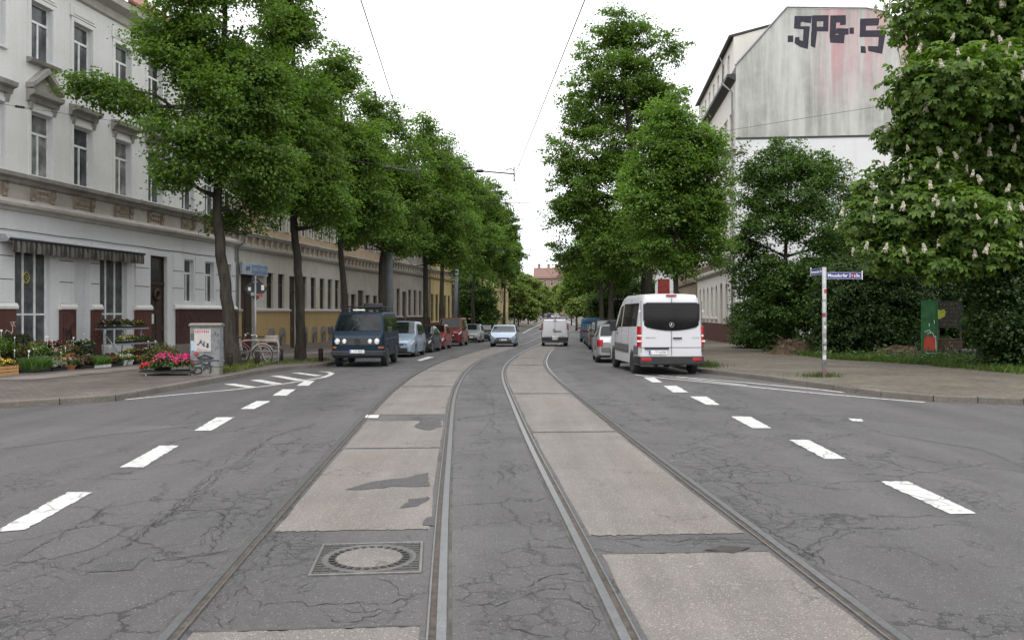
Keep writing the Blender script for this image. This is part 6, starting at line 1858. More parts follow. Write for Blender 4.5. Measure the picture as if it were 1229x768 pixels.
# ---- dark blue camper van
def camper():
    L, W = 4.57, 1.85
    S = dict(L=L, W=W, top=[(0, 1.02), (.05, 1.12), (.12, 1.20), (.16, 1.24), (.72, 1.86), (.95, 1.93), (1.3, 1.95), (4.1, 1.95), (4.35, 1.9), (4.52, 1.35), (4.57, 1.0)],
             belt=[(0, .95), (.1, 1.12), (.3, 1.16), (4.3, 1.16), (4.5, 1.1), (4.57, .9)], wid=[(0, .80), (.04, .86), (.2, .91), (.6, .92), (4.2, .92), (4.5, .88), (4.57, .82)],
             clear=[(0, .36), (.2, .34), (4.3, .36), (4.57, .42)], wheels=(1.02, 3.46), R_=.35, screens=(.16, .72, 4.3, 4.5), tumble=.16)
    c = Car(**S)
    Y = 31.0
    hd_ = hd(-.012, True)
    root = thing('camper_van', 'dark blue camper van with roof rack and four round headlights, first in the left row', 'camper van', (-5.36, Y, gz(Y) + .0), hd_)
    finish(c.body().build('body', P_BLUE, root), .04)
    G_ = M['car_glass']
    c.screen(.20, .70, .92).build('windscreen', G_, root, True); c.screen(4.34, 4.48, .9).build('rear_window', G_, root, True)
    for sd in (1, -1):
        c.side_pane(.55, 1.45, sd, .12, .86, slant0=.3).build('side_window', G_, root, True); c.side_pane(1.55, 2.7, sd, .12, .86).build('side_window', G_, root, True); c.side_pane(2.8, 4.15, sd, .12, .86, slant1=.1).build('side_window', G_, root, True)
    add_wheels(root, c, .21, 'white', .0)
    x0 = c.X(0)
    gm = MB(); gm.prism([(x0 - .06, -.80), (x0 - .002, -.78), (x0 + .006, -.3), (x0 + .006, .3), (x0 - .002, .78), (x0 - .06, .80)], 'z', .80, 1.0); g_ = gm.build('grille', M['black_plastic'], root)
    sl = MB()
    for k in range(5): sl.box(x0 - .01, x0 + .011, -.74, .74, .815 + k * .043, .828 + k * .043)
    sl.build('grille_bars', M['grey_plastic'], g_)
    em = MB(); em.torus(.085, .009, 20, 5, 0, Matrix.Translation((x0 + .035, 0, .915)) @ Matrix.Rotation(R(90), 4, 'Y'))
    em.tube([(x0 + .035, -.05, .98), (x0 + .035, -.012, .92), (x0 + .035, 0, .95), (x0 + .035, .012, .92), (x0 + .035, .05, .98)], .007, 4); em.tube([(x0 + .035, -.07, .94), (x0 + .035, -.03, .84), (x0 + .035, 0, .90), (x0 + .035, .03, .84), (x0 + .035, .07, .94)], .007, 4); em.build('front_emblem', M['dark_metal'], g_)
    for y, r in ((-.68, .088), (.68, .088), (-.44, .07), (.44, .07)):
        Mx = Matrix.Translation((x0 + .0, y, .925)) @ Matrix.Rotation(R(90), 4, 'Y')
        h = MB(); h.lathe([(r * .96, 0), (r, .03), (r * .9, .045), (r * .5, .055), (.0, .058)], 20, 0, Mx); hl = h.build('headlight', M['clear_lens'], root, True)
        rg = MB(); rg.torus(r, .011, 24, 6, 0, Mx @ Matrix.Translation((0, 0, .035))); rg.build('headlight_ring', M['chrome'], hl, True)
    for sd in (1, -1):
        mb = MB(); mb.prism([(x0 + .004, sd * .72), (x0 + .0, sd * .80), (x0 - .05, sd * .875), (x0 - .13, sd * .90), (x0 - .13, sd * .72)], 'z', .68, .75); mb.build('turn_signal', plain('amber_dull', (.30, .085, .015), .4), root)
        mb = MB(); mb.box(c.X(L) - .02, c.X(L) + .08, sd * .7 - .09, sd * .7 + .09, .8, 1.1); mb.build('tail_light', M['red_lens'], root)
    bp = MB(); bp.prism([(x0 - .32, -.95), (x0 + .03, -.9), (x0 + .09, -.5), (x0 + .09, .5), (x0 + .03, .9), (x0 - .32, .95)], 'z', .42, .60); bevel(bp.build('front_bumper', M['black_plastic'], root), .03, 2)
    bp = MB(); bp.prism([(c.X(L) + .32, -.95), (c.X(L) - .05, -.9), (c.X(L) - .08, 0), (c.X(L) - .05, .9), (c.X(L) + .32, .95)], 'z', .42, .60); bevel(bp.build('rear_bumper', M['black_plastic'], root), .03, 2)
    plate(root, x0 + .105, .58, 1, 'L AX 402H', 0); plate(root, c.X(L) - .09, .7, -1)
    mirrors(root, c, .55, 1.30, M['black_plastic'], (.08, .17, .24), .04)
    tr = MB()
    for sd in (1, -1): tr.box(c.X(4.3), c.X(.25), min(sd * .925, sd * .935), max(sd * .925, sd * .935), .98, 1.0)
    tr.build('side_trim', M['grey_plastic'], root)
    wp = MB()
    for y in (-.3, .35): wp.tube([(c.X(.15), y, 1.23), (c.X(.4), y + .25, 1.53)], .012, 5)
    wp.build('wiper', M['black_plastic'], root)
    for sd in (1, -1):
        s_ = MB(); s_.box(c.X(1.5) - .005, c.X(1.5) + .005, min(sd * .916, sd * .924), max(sd * .916, sd * .924), .5, 1.15); s_.box(c.X(2.75) - .005, c.X(2.75) + .005, min(sd * .916, sd * .924), max(sd * .916, sd * .924), .5, 1.15); s_.build('door_seam', M['ink'], root)
    # roof rack
    rk = MB()
    xa, xb, zz = c.X(.85), c.X(3.9), 2.12
    for y in (-.72, .72):
        rk.tube([(xa, y, zz), (xb, y, zz)], .018, 6); rk.tube([(xa, y, zz - .09), (xb, y, zz - .09)], .014, 6)
        for k in range(4): rk.tube([(xa + (xb - xa) * (k + .3) / 3.6, y, 1.93), (xa + (xb - xa) * (k + .3) / 3.6, y, zz)], .016, 6)
    for k in range(11): x = xa + (xb - xa) * k / 10; rk.tube([(x, -.72, zz - .09), (x, .72, zz - .09)], .012, 5)
    for x in (xa, xb): rk.tube([(x, -.72, zz), (x, .72, zz)], .018, 6)
    rk.build('roof_rack', M['dark_metal'], root, True)
    lb = MB(); lb.box(xa - .02, xa + .03, -.3, .12, 1.98, 2.03); bevel(lb.build('rack_label', M['plate_white'], root), .008, 1)
    # spare wheel lying on the rack
    Mx = Matrix.Translation((-5.36, Y, 0)) @ Matrix.Rotation(hd_, 4, 'Z')
    p = Mx @ Vector((xa - .75, .30, gz(Y) + 2.05))
    w_ = thing('spare_wheel', 'black spare wheel lying flat on the roof rack of the blue camper van', 'spare wheel', tuple(p))
    t_ = MB(); t_.lathe([(.22, 0), (.31, -.005), (.35, .04), (.36, .1), (.35, .16), (.31, .205), (.22, .2), (.21, .1)], 28); t_.build('tyre', M['rubber'], w_, True)
    r_ = MB(); r_.lathe([(.215, .05), (.21, .15), (.12, .12), (.05, .13)], 24); r_.build('rim', M['steel_rim'], w_, True)
camper()

# ---- white minibus seen from behind on the right
def minibus():
    L, W, H = 5.25, 1.99, 2.44
    S = dict(L=L, W=W, top=[(0, .82), (.05, .95), (.25, 1.06), (.85, 1.25), (1.0, 1.30), (1.75, 2.15), (2.1, 2.34), (2.6, 2.42), (4.9, 2.42), (5.12, 2.39), (5.20, 2.32), (5.235, 2.24), (5.25, 2.16)],
             belt=[(0, .6), (.1, .85), (.9, 1.2), (2.0, 1.34), (4.9, 1.40), (5.2, 1.40), (5.25, 1.3)], wid=[(0, .72), (.06, .88), (.3, .96), (.8, .99), (4.7, .995), (5.05, .975), (5.2, .93), (5.25, .88)],
             clear=[(0, .34), (.3, .26), (4.9, .3), (5.25, .42)], wheels=(1.0, 4.25), R_=.345, screens=(.97, 1.9, 5.14, 5.2), tumble=.12, edge=.10)
    c = Car(**S)
    Y = 27.0
    hdg = hd(-.052, False)
    xc = 4.53
    root = thing('minibus', 'white minibus with dark tinted windows parked at the right kerb, tail to the camera', 'minibus', (xc, Y, gz(Y) + .0), hdg)
    finish(c.body().build('body', P_WHITE, root), .05)
    T_ = M['tint_glass']
    c.screen(1.02, 1.85, .92).build('windscreen', M['car_glass'], root, True)
    for sd in (1, -1):
        c.side_pane(1.45, 2.45, sd, .06, .84, slant0=.55).build('side_window', T_, root, True)
        c.side_pane(2.62, 4.86, sd, .06, .86).build('side_window', T_, root, True)
    add_wheels(root, c, .21, 'steel', .015)
    xr = c.X(L)
    # rear: two doors with a shared dark window whose lower edge sags in the middle
    def rp(y, z): return y, z
    rear_n = 10
    win = MB()
    def wl(y): return 1.46 - .13 * (1 - (abs(y) / .83) ** 2)
    def xz(y, z):      # follow the rounded tail
        return xr - .022 + .03 * max(0, (abs(y) - .74) / .1)
    yy = [-.835 + 1.67 * k / 16 for k in range(17)]
    vs = []
    for y in yy:
        r = .05 if abs(y) > .8 else 0
        for f in (0, .5, 1): z = wl(y) + r + (2.15 - r - (wl(y) + r)) * f; vs.append((xz(y, z), y, z))
    win.add(vs, [(3 * i + j, 3 * i + 3 + j, 3 * i + 4 + j, 3 * i + 1 + j) for i in range(16) for j in range(2)])
    win.build('rear_window', T_, root, True)
    sm = MB()
    sm.box(xr - .02, xr - .002, -.006, .006, .60, 2.30)
    for y in (-.90, .90): sm.box(xr - .004, xr + .03, y - .006, y + .006, .70, 2.2)
    sm.box(xr - .013, xr - .002, -.88, .88, .835, .847)
    sm.build('door_seam', M['grey_plastic'], root)
    hs = MB(); hs.box(xr - .05, xr - .01, -.30, -.04, 1.09, 1.135); bevel(hs.build('rear_handle', M['black_plastic'], root), .012, 2)
    st = MB(); st.box(xr - .055, xr - .005, .08, .80, .79, .85); bevel(st.build('plate_strip', M['black_plastic'], root), .012, 2)
    plate(root, xr - .035, .70, -1, 'L VM 6398', .41)
    # star emblem and badges
    em = MB(); Mx = Matrix.Translation((xr - .03, .0, 1.50)) @ Matrix.Rotation(R(90), 4, 'Y')
    em.torus(.068, .008, 26, 6, 0, Mx)
    for k in range(3):
        a = PI / 2 + 2 * PI * k / 3
        em.tube([(xr - .03, 0, 1.50), (xr - .03, math.cos(a) * .064, 1.50 + math.sin(a) * .064)], [.013, .003], 5)
    em.build('rear_emblem', M['chrome'], root)
    for (bd, y, w) in (('SPRINTER', .62, .30), ('313 CDI', -.72, .2)):
        tx = fit_width(text_mb(bd, .05, .002), w); tx.v = [(xr - .014 + p[1], -(p[0]) + y, p[2] + 1.125) for p in tx.v]; tx.build('badge', M['grey_metal'], root, fix=False)
    for sd in (1, -1):
        mb = MB()
        mb.prism([(xr - .012, sd * .885), (xr - .008, sd * .93), (xr + .05, sd * .968), (xr + .14, sd * .998), (xr + .14, sd * .885)], 'z', .86, 1.46)
        tl = mb.build('tail_light', M['red_lens'], root); bevel(tl, .012, 2)
        for z in (1.0, 1.16):
            m2 = MB(); m2.prism([(xr - .016, sd * .887), (xr - .012, sd * .932), (xr + .05, sd * .972), (xr + .13, sd * 1.001), (xr + .12, sd * .887)], 'z', z, z + .05); m2.build('tail_light_band', M['clear_lens'], tl)
        rf = MB(); rf.prism([(xr - .075, sd * .60), (xr - .07, sd * .84), (xr - .03, sd * .93), (xr + .02, sd * .93), (xr + .02, sd * .6)], 'z', .45, .535); bevel(rf.build('bumper_reflector', M['red_lens'], root), .008, 1)
        hg = MB()
        for z in (1.88, 1.0): hg.box(xr + .02, xr + .09, min(sd * (.90 if z > 1.5 else .94), sd * (.955 if z > 1.5 else 1.0)), max(sd * (.90 if z > 1.5 else .94), sd * (.955 if z > 1.5 else 1.0)), z, z + .05)
        hg.build('door_hinge', M['white_paint'], root)
        # grey cladding along the side and bumper corner
        cl = MB()
        for (a, b) in ((1.42, 3.82), (4.68, 5.1)):
            ss = np.linspace(a, b, 5); vs = []
            for s in ss:
                w = interp(c.wid, s)
                vs += [(c.X(s), sd * (w + .012), .62), (c.X(s), sd * (w + .024), .70), (c.X(s), sd * (w + .018), .86), (c.X(s), sd * (w * .99), .90)]
            cl.add(vs, [(4 * i + j, 4 * i + 4 + j, 4 * i + 5 + j, 4 * i + 1 + j) for i in range(4) for j in range(3)])
        cl.build('side_cladding', M['grey_plastic'], root, fix=False)
        ln = MB(); ss = np.linspace(1.3, 5.0, 14)
        ln.tube([(c.X(s), sd * (c.section(s)[4][0] + .004), 1.10 + .10 * math.sin(PI * (s - 1.2) / 4.2)) for s in ss], .008, 5); ln.build('body_crease', M['white_metal'], root)
        for s_ in (1.40, 2.55, 3.72):
            q_ = c.section(s_); dsm = MB(); dsm.tube([(c.X(s_), sd * (q_[3][0] + .001), q_[3][1] - .25), (c.X(s_), sd * (q_[3][0] + .002), q_[3][1]), (c.X(s_), sd * (q_[4][0] + .002), q_[4][1]), (c.X(s_), sd * (q_[5][0] + .002), q_[5][1])], .006, 4); dsm.build('door_seam', M['grey_plastic'], root)
        fl = MB(); fl.box(c.X(1.95) - .04, c.X(1.95) + .04, min(sd * .985, sd * 1.006), max(sd * .985, sd * 1.006), 1.16, 1.2); fl.build('side_marker', M['black_plastic'], root)
    bp = MB(); bp.prism([(xr + .55, -1.0), (xr + .1, -.985), (xr - .04, -.93), (xr - .07, -.6), (xr - .07, .6), (xr - .04, .93), (xr + .1, .985), (xr + .55, 1.0), (xr + .55, .8), (xr + .1, .8), (xr + .1, -.8), (xr + .55, -.8)], 'z', .34, .58)
    bevel(bp.build('rear_bumper', M['black_plastic'], root), .025, 2)
    bp = MB(); bp.prism([(c.X(0) - .4, -.99), (c.X(0) + .02, -.82), (c.X(0) + .06, 0), (c.X(0) + .02, .82), (c.X(0) - .4, .99)], 'z', .36, .62); bevel(bp.build('front_bumper', M['black_plastic'], root), .025, 2)
    for sd in (1, -1):
        h = MB(); h.prism([(c.X(0) + .01, sd * .55), (c.X(0) + .0, sd * .78), (c.X(.3), sd * .97), (c.X(.3), sd * .55)], 'z', .78, .92); h.build('headlight', M['clear_lens'], root)
    hb = MB(); hb.box(xr - .01, xr + .08, -.16, .16, 2.345, 2.385); bevel(hb.build('high_brake_light', M['red_lens'], root), .01, 1)
    ex = MB(); ex.tube([(xr + .8, .35, .3), (xr + .1, .38, .28)], .03, 8); ex.build('exhaust', M['dark_metal'], root)
    ax = MB(); ax.tube([(c.X(4.25), -.8, .33), (c.X(4.25), .8, .33)], .07, 8); ax.build('rear_axle', M['dark_metal'], root)
    mirrors(root, c, 1.75, 1.42, M['black_plastic'], (.1, .2, .34), .03)
minibus()
# ================================================================== STREET FURNITURE AND THE FLOWER SHOP
PAVE = .13
def F(t, v, z=0.0):
    """t metres along the left facade, v metres out from it"""
    x = OL[0] + .1556 * t + .9878 * v; y = OL[1] + .9878 * t - .1556 * v
    return Vector((x, y, gz(y) + PAVE + z))
# ---- plants ------------------------------------------------------------
_plantcache = {}
FCOL = {'red': (.42, .012, .02), 'darkred': (.16, .008, .02), 'magenta': (.52, .02, .17), 'pink': (.60, .24, .30), 'yellow': (.66, .46, .02), 'white': (.70, .69, .64), 'orange': (.60, .17, .015), 'violet': (.16, .06, .25)}
GCOL = {'green': (.05, .10, .022), 'light': (.10, .175, .035), 'grass': (.075, .15, .03), 'silver': (.19, .22, .17), 'dark': (.026, .052, .016), 'brown': (.09, .06, .035), 'olive': (.09, .10, .03)}
for k, c in FCOL.items(): M['flower_' + k] = leafmat('flower_' + k, c, .25, .2)
for k, c in GCOL.items(): M['plant_' + k] = leafmat('plant_' + k, c, .35, .25)
def foliage_mesh(w, d, h, col_, seed, style='leaf'):
    rng = np.random.default_rng(seed)
    n = int(w * d * 2600 * max(.7, h / .2)) + 120
    if style == 'grass':
        n = int(w * d * 7000) + 200
        b = np.stack([rng.uniform(-w / 2, w / 2, n), rng.uniform(-d / 2, d / 2, n), np.zeros(n)], 1)
        a = rng.uniform(0, 2 * PI, n); dv = np.stack([np.cos(a), np.sin(a), np.zeros(n)], 1); s = np.stack([-np.sin(a), np.cos(a), np.zeros(n)], 1)
        hh = h * rng.uniform(.6, 1.25, n); ln = rng.uniform(.05, .6, n)
        tip = b + np.array([0, 0, 1.0]) * hh[:, None] + dv * (hh * ln)[:, None]; mid = b + np.array([0, 0, .55]) * hh[:, None] + dv * (hh * ln * .3)[:, None]
        V = np.stack([b - s * .005, b + s * .005, mid + s * .004, tip], 1).reshape(-1, 3)
    else:
        u = rng.uniform(-1, 1, n); v = rng.uniform(-1, 1, n)
        dome = np.sqrt(np.clip(1 - .45 * (u ** 2 + v ** 2), .1, 1)) * (1 + .25 * np.sin(u * 7 + seed) * np.cos(v * 6))
        z = h * dome * rng.uniform(.15, 1.0, n) ** .5
        b = np.stack([u * w / 2 * (1 + .12 * rng.normal(size=n)), v * d / 2 * (1 + .12 * rng.normal(size=n)), z], 1)
        nn = unit(np.stack([u * .5, v * .5, np.full(n, .8)], 1) + rng.normal(scale=.45, size=(n, 3)))
        L_ = .05 * rng.uniform(.7, 1.4, n)
        V = leaf_quads(b, nn, rng.normal(size=(n, 3)), L_, L_ * .75)
    return np_mesh('foliage', V, 0, M['plant_' + col_])
def flower_mesh(w, d, h, col_, seed, dens=260):
    rng = np.random.default_rng(seed + 500)
    n = max(48, int(w * d * dens) + 10); ps = 1.0 if dens > 200 else .72
    u = rng.uniform(-1, 1, n); v = rng.uniform(-1, 1, n)
    z = h * np.sqrt(np.clip(1 - .45 * (u ** 2 + v ** 2), .1, 1)) * rng.uniform(.75, 1.12, n) + .01
    c = np.stack([u * w / 2, v * d / 2, z], 1)
    nn = unit(np.stack([u * .5, v * .6 - .5, np.full(n, .7)], 1) + rng.normal(scale=.35, size=(n, 3)))
    Q = []
    r1 = unit(np.cross(nn, rng.normal(size=(n, 3)))); r2 = np.cross(nn, r1)
    for k in range(5):
        a = 2 * PI * k / 5
        ax = r1 * math.cos(a) + r2 * math.sin(a)
        Q.append(leaf_quads(c, nn, ax + nn * .25, np.full(n, .032 * ps), np.full(n, .03 * ps), .1))
    return np_mesh('blossom', np.concatenate(Q), 0, M['flower_' + col_])
def tray_mb(w, d, h, style):
    mb = MB()
    if style == 'crate':
        for k in range(3):
            z0 = k * h / 3 + .005; z1 = z0 + h / 3 - .015
            mb.box(-w / 2, w / 2, -d / 2, -d / 2 + .012, z0, z1); mb.box(-w / 2, w / 2, d / 2 - .012, d / 2, z0, z1); mb.box(-w / 2, -w / 2 + .012, -d / 2 + .012, d / 2 - .012, z0, z1); mb.box(w / 2 - .012, w / 2, -d / 2 + .012, d / 2 - .012, z0, z1)
        for x in (-1, 1):
            for y in (-1, 1): mb.box(x * (w / 2 - .035) - .02, x * (w / 2 - .035) + .02, y * (d / 2 - .03) - .014, y * (d / 2 - .03) + .014, 0, h + .015)
        mb.box(-w / 2 + .02, w / 2 - .02, -d / 2 + .02, d / 2 - .02, .01, h * .8, 1)
    elif style == 'pot':
        r = min(w, d) / 2
        mb.lathe([(r * .7, 0), (r * .98, h * .8), (r * 1.06, h * .8), (r * 1.08, h), (r * .95, h), (r * .93, h * .85), (0.001, h * .82)], 20)
    else:
        t = .012
        for (a, b, c, e) in ((-w / 2, w / 2, -d / 2, -d / 2 + t), (-w / 2, w / 2, d / 2 - t, d / 2), (-w / 2, -w / 2 + t, -d / 2 + t, d / 2 - t), (w / 2 - t, w / 2, -d / 2 + t, d / 2 - t)):
            mb.box(a, b, c, e, 0, h)
        mb.box(-w / 2 - .012, w / 2 + .012, -d / 2 - .012, -d / 2 - .0005, h - .018, h); mb.box(-w / 2 + t, w / 2 - t, -d / 2 + t, d / 2 - t, .004, h * .75, 1)
    return mb
M['soil'] = plain('soil', (.03, .022, .016), .95)
M['pot_white'] = plain('pot_white', (.62, .62, .60), .5)
M['pot_red'] = plain('pot_red', (.40, .02, .02), .45)
def plants(label, loc, w, d, h, green, flower=None, style='tray', th=.08, mat='black_plastic', seed=1, rz=AL, gstyle='leaf', tags=0, cat=None, group='plants set out before the flower shop', dens=260, name=None):
    nm = name or {'tray': 'plant_tray', 'crate': 'plant_crate', 'pot': 'potted_plant'}[style]
    root = thing(nm, label, cat or {'tray': 'plant tray', 'crate': 'plant crate', 'pot': 'potted plant'}[style], loc, rz, group)
    tray_mb(w, d, th, style).build({'tray': 'tray', 'crate': 'crate', 'pot': 'pot'}[style], [M[mat], M['soil']], root)
    o = link('foliage', foliage_mesh(w * (.98 if style != 'pot' else 1.15), d * (.98 if style != 'pot' else 1.15), h, green, seed, gstyle), root); o.location = (0, 0, th * .8)
    if flower:
        for i, f in enumerate(flower if isinstance(flower, (list, tuple)) else [flower]):
            q = link('blossom', flower_mesh(w, d, h, f, seed + i * 7, dens), root); q.location = (0, 0, th * .8)
    rr = random.Random(seed)
    for k in range(tags):
        mb = MB(); mb.box(-.004, .004, -.002, .002, 0, h + .2); mb.lathe([(.0, -.004), (.034, -.004), (.034, .004), (.0, .004)], 12, 0, Matrix.Translation((0, -.004, h + .22)) @ Matrix.Rotation(R(90), 4, 'X'))
        t_ = mb.build('price_tag', M['white_paint'], root); t_.location = (rr.uniform(-w * .4, w * .4), rr.uniform(-d * .3, d * .3), th * .8); t_.rotation_euler = (0, rr.uniform(-.15, .15), rr.uniform(-.4, .4))
    return root
def bench(label, t, v, L_, D, H, mat='grey_metal', rz=AL, loc=None, shelf=True):
    p = loc if loc is not None else F(t, v)
    root = thing('plant_bench', label, 'plant bench', tuple(p), rz, None)
    mb = MB()
    for k in range(5):
        y = -D / 2 + (k + .5) * D / 5; mb.box(-L_ / 2, L_ / 2, y - D * .085, y + D * .085, H - .03, H)
    mb.build('bench_top', M[mat], root)
    for x in (-1, 1):
        for y in (-1, 1):
            m2 = MB(); m2.box(x * (L_ / 2 - .08) - .02, x * (L_ / 2 - .08) + .02, y * (D / 2 - .05) - .02, y * (D / 2 - .05) + .02, 0, H - .031); m2.build('leg', M[mat], root)
    return root
# low benches behind the front row
bench('low grey bench carrying the middle row of plants before the first shop window', -.6, 1.95, 4.4, .5, .26, 'dark_metal')
bench('higher grey bench against the shop wall with primroses in a long row', .6, 1.05, 4.6, .5, .52, 'dark_metal')
# front row on the pavement, left to right
fr_ = [
 ('wooden crate of yellow primulas standing lowest at the left edge', -3.15, 2.75, .62, .40, .16, 'olive', 'yellow', 'crate', .26, 'bright_wood', 'leaf', 0),
 ('black tray of fresh green chives with a white tag in the front row', -2.05, 2.85, .62, .42, .24, 'grass', None, 'tray', .09, 'black_plastic', 'grass', 2),
 ('tray of silver-grey leaved plants beside the chives', -1.30, 2.85, .55, .40, .18, 'silver', None, 'tray', .09, 'black_plastic', 'leaf', 1),
 ('pot of pale pink flowers in the front row next to the silver-grey leaves', -.62, 2.85, .36, .36, .18, 'green', 'pink', 'pot', .14, 'terracotta', 'leaf', 0),
 ('tray of brownish heather in the front row', -.08, 2.85, .56, .42, .26, 'brown', None, 'tray', .08, 'black_plastic', 'leaf', 0),
 ('white-edged tray of dense green cushion plants', .60, 2.88, .70, .42, .2, 'grass', None, 'tray', .08, 'pot_white', 'grass', 0),
 ('tray of bright red flowers near the right end of the front row', 1.32, 2.88, .60, .4, .17, 'dark', 'red', 'tray', .1, 'black_plastic', 'leaf', 0),
 ('two-litre white pot with white flowers in the front row', 1.90, 2.88, .30, .30, .16, 'light', 'white', 'pot', .17, 'pot_white', 'leaf', 0),
 ('second white pot of white flowers, a step further right', 2.25, 2.88, .30, .30, .15, 'green', 'white', 'pot', .17, 'pot_white', 'leaf', 0),
 ('tray of orange-red flowers ending the front row', 2.75, 2.85, .55, .4, .14, 'dark', 'orange', 'tray', .1, 'black_plastic', 'leaf', 0)]
for i, (lb, t, v, w, d, h, gcol, fl, st, th, mt, gs, tg) in enumerate(fr_):
    plants(lb, tuple(F(t, v)), w * 1.1, d * 1.15, h * 1.3, gcol, fl, st, th, mt, 20 + i, gstyle=gs, tags=tg)
plants('second wooden crate with orange flowers stacked behind the yellow primulas', tuple(F(-3.1, 2.25)), .62, .40, .14, 'olive', ['orange', 'yellow'], 'crate', .46, 'bright_wood', 40)
plants('red pot with yellow-white flowers on the crates at the left edge', tuple(F(-3.0, 1.75)), .3, .3, .16, 'olive', ['yellow', 'white'], 'pot', .72, 'pot_red', 41)
# middle row: on the low bench (top .26)
md = [
 ('dark crate with tall light green leafy plants, left in the middle row', -2.35, .8, .46, .42, 'light', None, 'tray', .14, 'black_plastic', 'leaf', 2),
 ('dark blue crate of olive herbs on the low bench', -1.55, .62, .42, .26, 'olive', None, 'tray', .16, 'black_plastic', 'leaf', 1),
 ('tray of light green plants with white flower heads and tags', -.85, .66, .42, .3, 'light', 'white', 'tray', .09, 'black_plastic', 'leaf', 2),
 ('tray of white and pink daisies on the low bench', -.1, .62, .42, .2, 'green', ['white', 'pink'], 'tray', .09, 'pot_white', 'leaf', 1),
 ('round wicker-brown pot of greenery on the low bench', .50, .40, .40, .2, 'olive', 'pink', 'pot', .2, 'terracotta', 'leaf', 1),
 ('tray of dark red flowers at the right end of the low bench', 1.10, .66, .42, .2, 'dark', 'darkred', 'tray', .09, 'black_plastic', 'leaf', 0)]
for i, (lb, t, w, d, h, gcol, fl, st, th, mt, gs, tg) in enumerate(md):
    plants(lb, tuple(F(t, 1.95, .262)), w * 1.08, d * 1.1, h * 1.4, gcol, fl, st, th, mt, 50 + i, gstyle=gs, tags=tg, dens=110)
bk = [
 ('bushy dark red geranium at the left end of the wall bench', -1.25, .6, .45, .34, 'dark', ['red', 'darkred'], 'pot', .2, 'black_plastic', 0),
 ('pot of deep crimson flowers standing out before the first shop window', -.45, .56, .42, .22, 'dark', 'darkred', 'pot', .3, 'black_plastic', 0),
 ('tray of yellow and red primroses on the wall bench, left one', .35, .7, .42, .16, 'dark', ['yellow', 'red'], 'tray', .09, 'black_plastic', 0),
 ('tray of red primroses in the middle of the wall bench', 1.10, .7, .42, .16, 'dark', ['red', 'pink'], 'tray', .09, 'black_plastic', 0),
 ('tray of crimson and white primroses on the wall bench, beneath the scribbled pier', 1.85, .7, .42, .17, 'dark', ['darkred', 'white'], 'tray', .09, 'black_plastic', 0),
 ('tray of white primroses at the right end of the wall bench', 2.55, .55, .42, .17, 'green', ['white'], 'tray', .09, 'black_plastic', 1)]
for i, (lb, t, w, d, h, gcol, fl, st, th, mt, tg) in enumerate(bk):
    plants(lb, tuple(F(t, 1.05, .522)), w * 1.05, d, h * 1.25, gcol, fl, st, th, mt, 70 + i, tags=tg, dens=150)
rr5 = random.Random(77)
fl5 = [('darkred', 'dark', 'low tray of dark crimson blooms on the ground'), (None, 'dark', 'low tray of dark evergreen cuttings on the ground'), ('pink', 'green', 'low tray of pale pink blooms on the ground'), ('yellow', 'olive', 'low tray of small yellow blooms on the ground'), (None, 'silver', 'low tray of grey-green lavender on the ground'), ('violet', 'dark', 'low tray of violet blooms on the ground'), ('red', 'dark', 'low tray of scarlet blooms on the ground'), ('white', 'green', 'low tray of white blooms on the ground')]
wh = ['behind the wooden crates', 'behind the chives', 'behind the silver-grey leaves', 'behind the pale pink pot', 'behind the heather', 'behind the cushion plants', 'behind the bright red tray', 'behind the white pots']
for i, ((fl, gc, lb), w_) in enumerate(zip(fl5, wh)):
    plants(lb + ' ' + w_, tuple(F(-2.4 + i * .72, 2.42)), .68, .42, rr5.uniform(.2, .36), gc, fl, 'tray', .1, 'black_plastic', 130 + i, tags=1 if i % 3 == 0 else 0, dens=170)
for i, (fl, gc, lb) in enumerate([('darkred', 'dark', 'deep red geranium in a black pot beside the red pier at the left edge'), (None, 'light', 'leafy light green shrub in a pot against the first shop window'), ('red', 'dark', 'big dark-leaved pot plant with red dots between the first window and the scribbled pier'), (None, 'dark', 'dark green pot plant by the recessed panel')]):
    plants(lb, tuple(F((-.9, .2, 1.6, 3.0)[i], .45)), .5, .45, (.55, .6, .5, .42)[i], gc, fl, 'pot', .25, 'black_plastic', 150 + i, dens=90)
# tiered metal stand
def stand():
    root = thing('plant_stand', 'tiered grey metal flower stand with crossed legs in front of the second shop window', 'plant stand', tuple(F(4.9, 1.25)), AL)
    for (y, z, nm) in ((.38, 1.2, 'shelf'), (.02, .66, 'shelf'), (-.40, .20, 'shelf')):
        mb = MB()
        L_ = 1.25
        for k in range(4): yy = y - .19 + k * .127; mb.box(-L_, L_, yy - .05, yy + .05, z - .02, z)
        mb.box(-L_ - .02, L_ + .02, y - .26, y - .245, z - .035, z + .02)
        mb.build(nm, M['grey_metal'], root)
    for x in (-1.1, .0, 1.1):
        mb = MB(); mb.tube([(x - .12, -.62, 0), (x + .1, .55, 1.2)], .017, 6); mb.build('leg', M['grey_metal'], root, True)
        mb = MB(); mb.tube([(x + .22, .58, 0), (x - .2, .2, 1.18)], .017, 6); mb.build('leg', M['grey_metal'], root, True)
        mb = MB(); mb.tube([(x - .35, -.2, .64), (x + .3, -.22, 0.02)], .014, 6); mb.build('brace', M['grey_metal'], root, True)
stand()
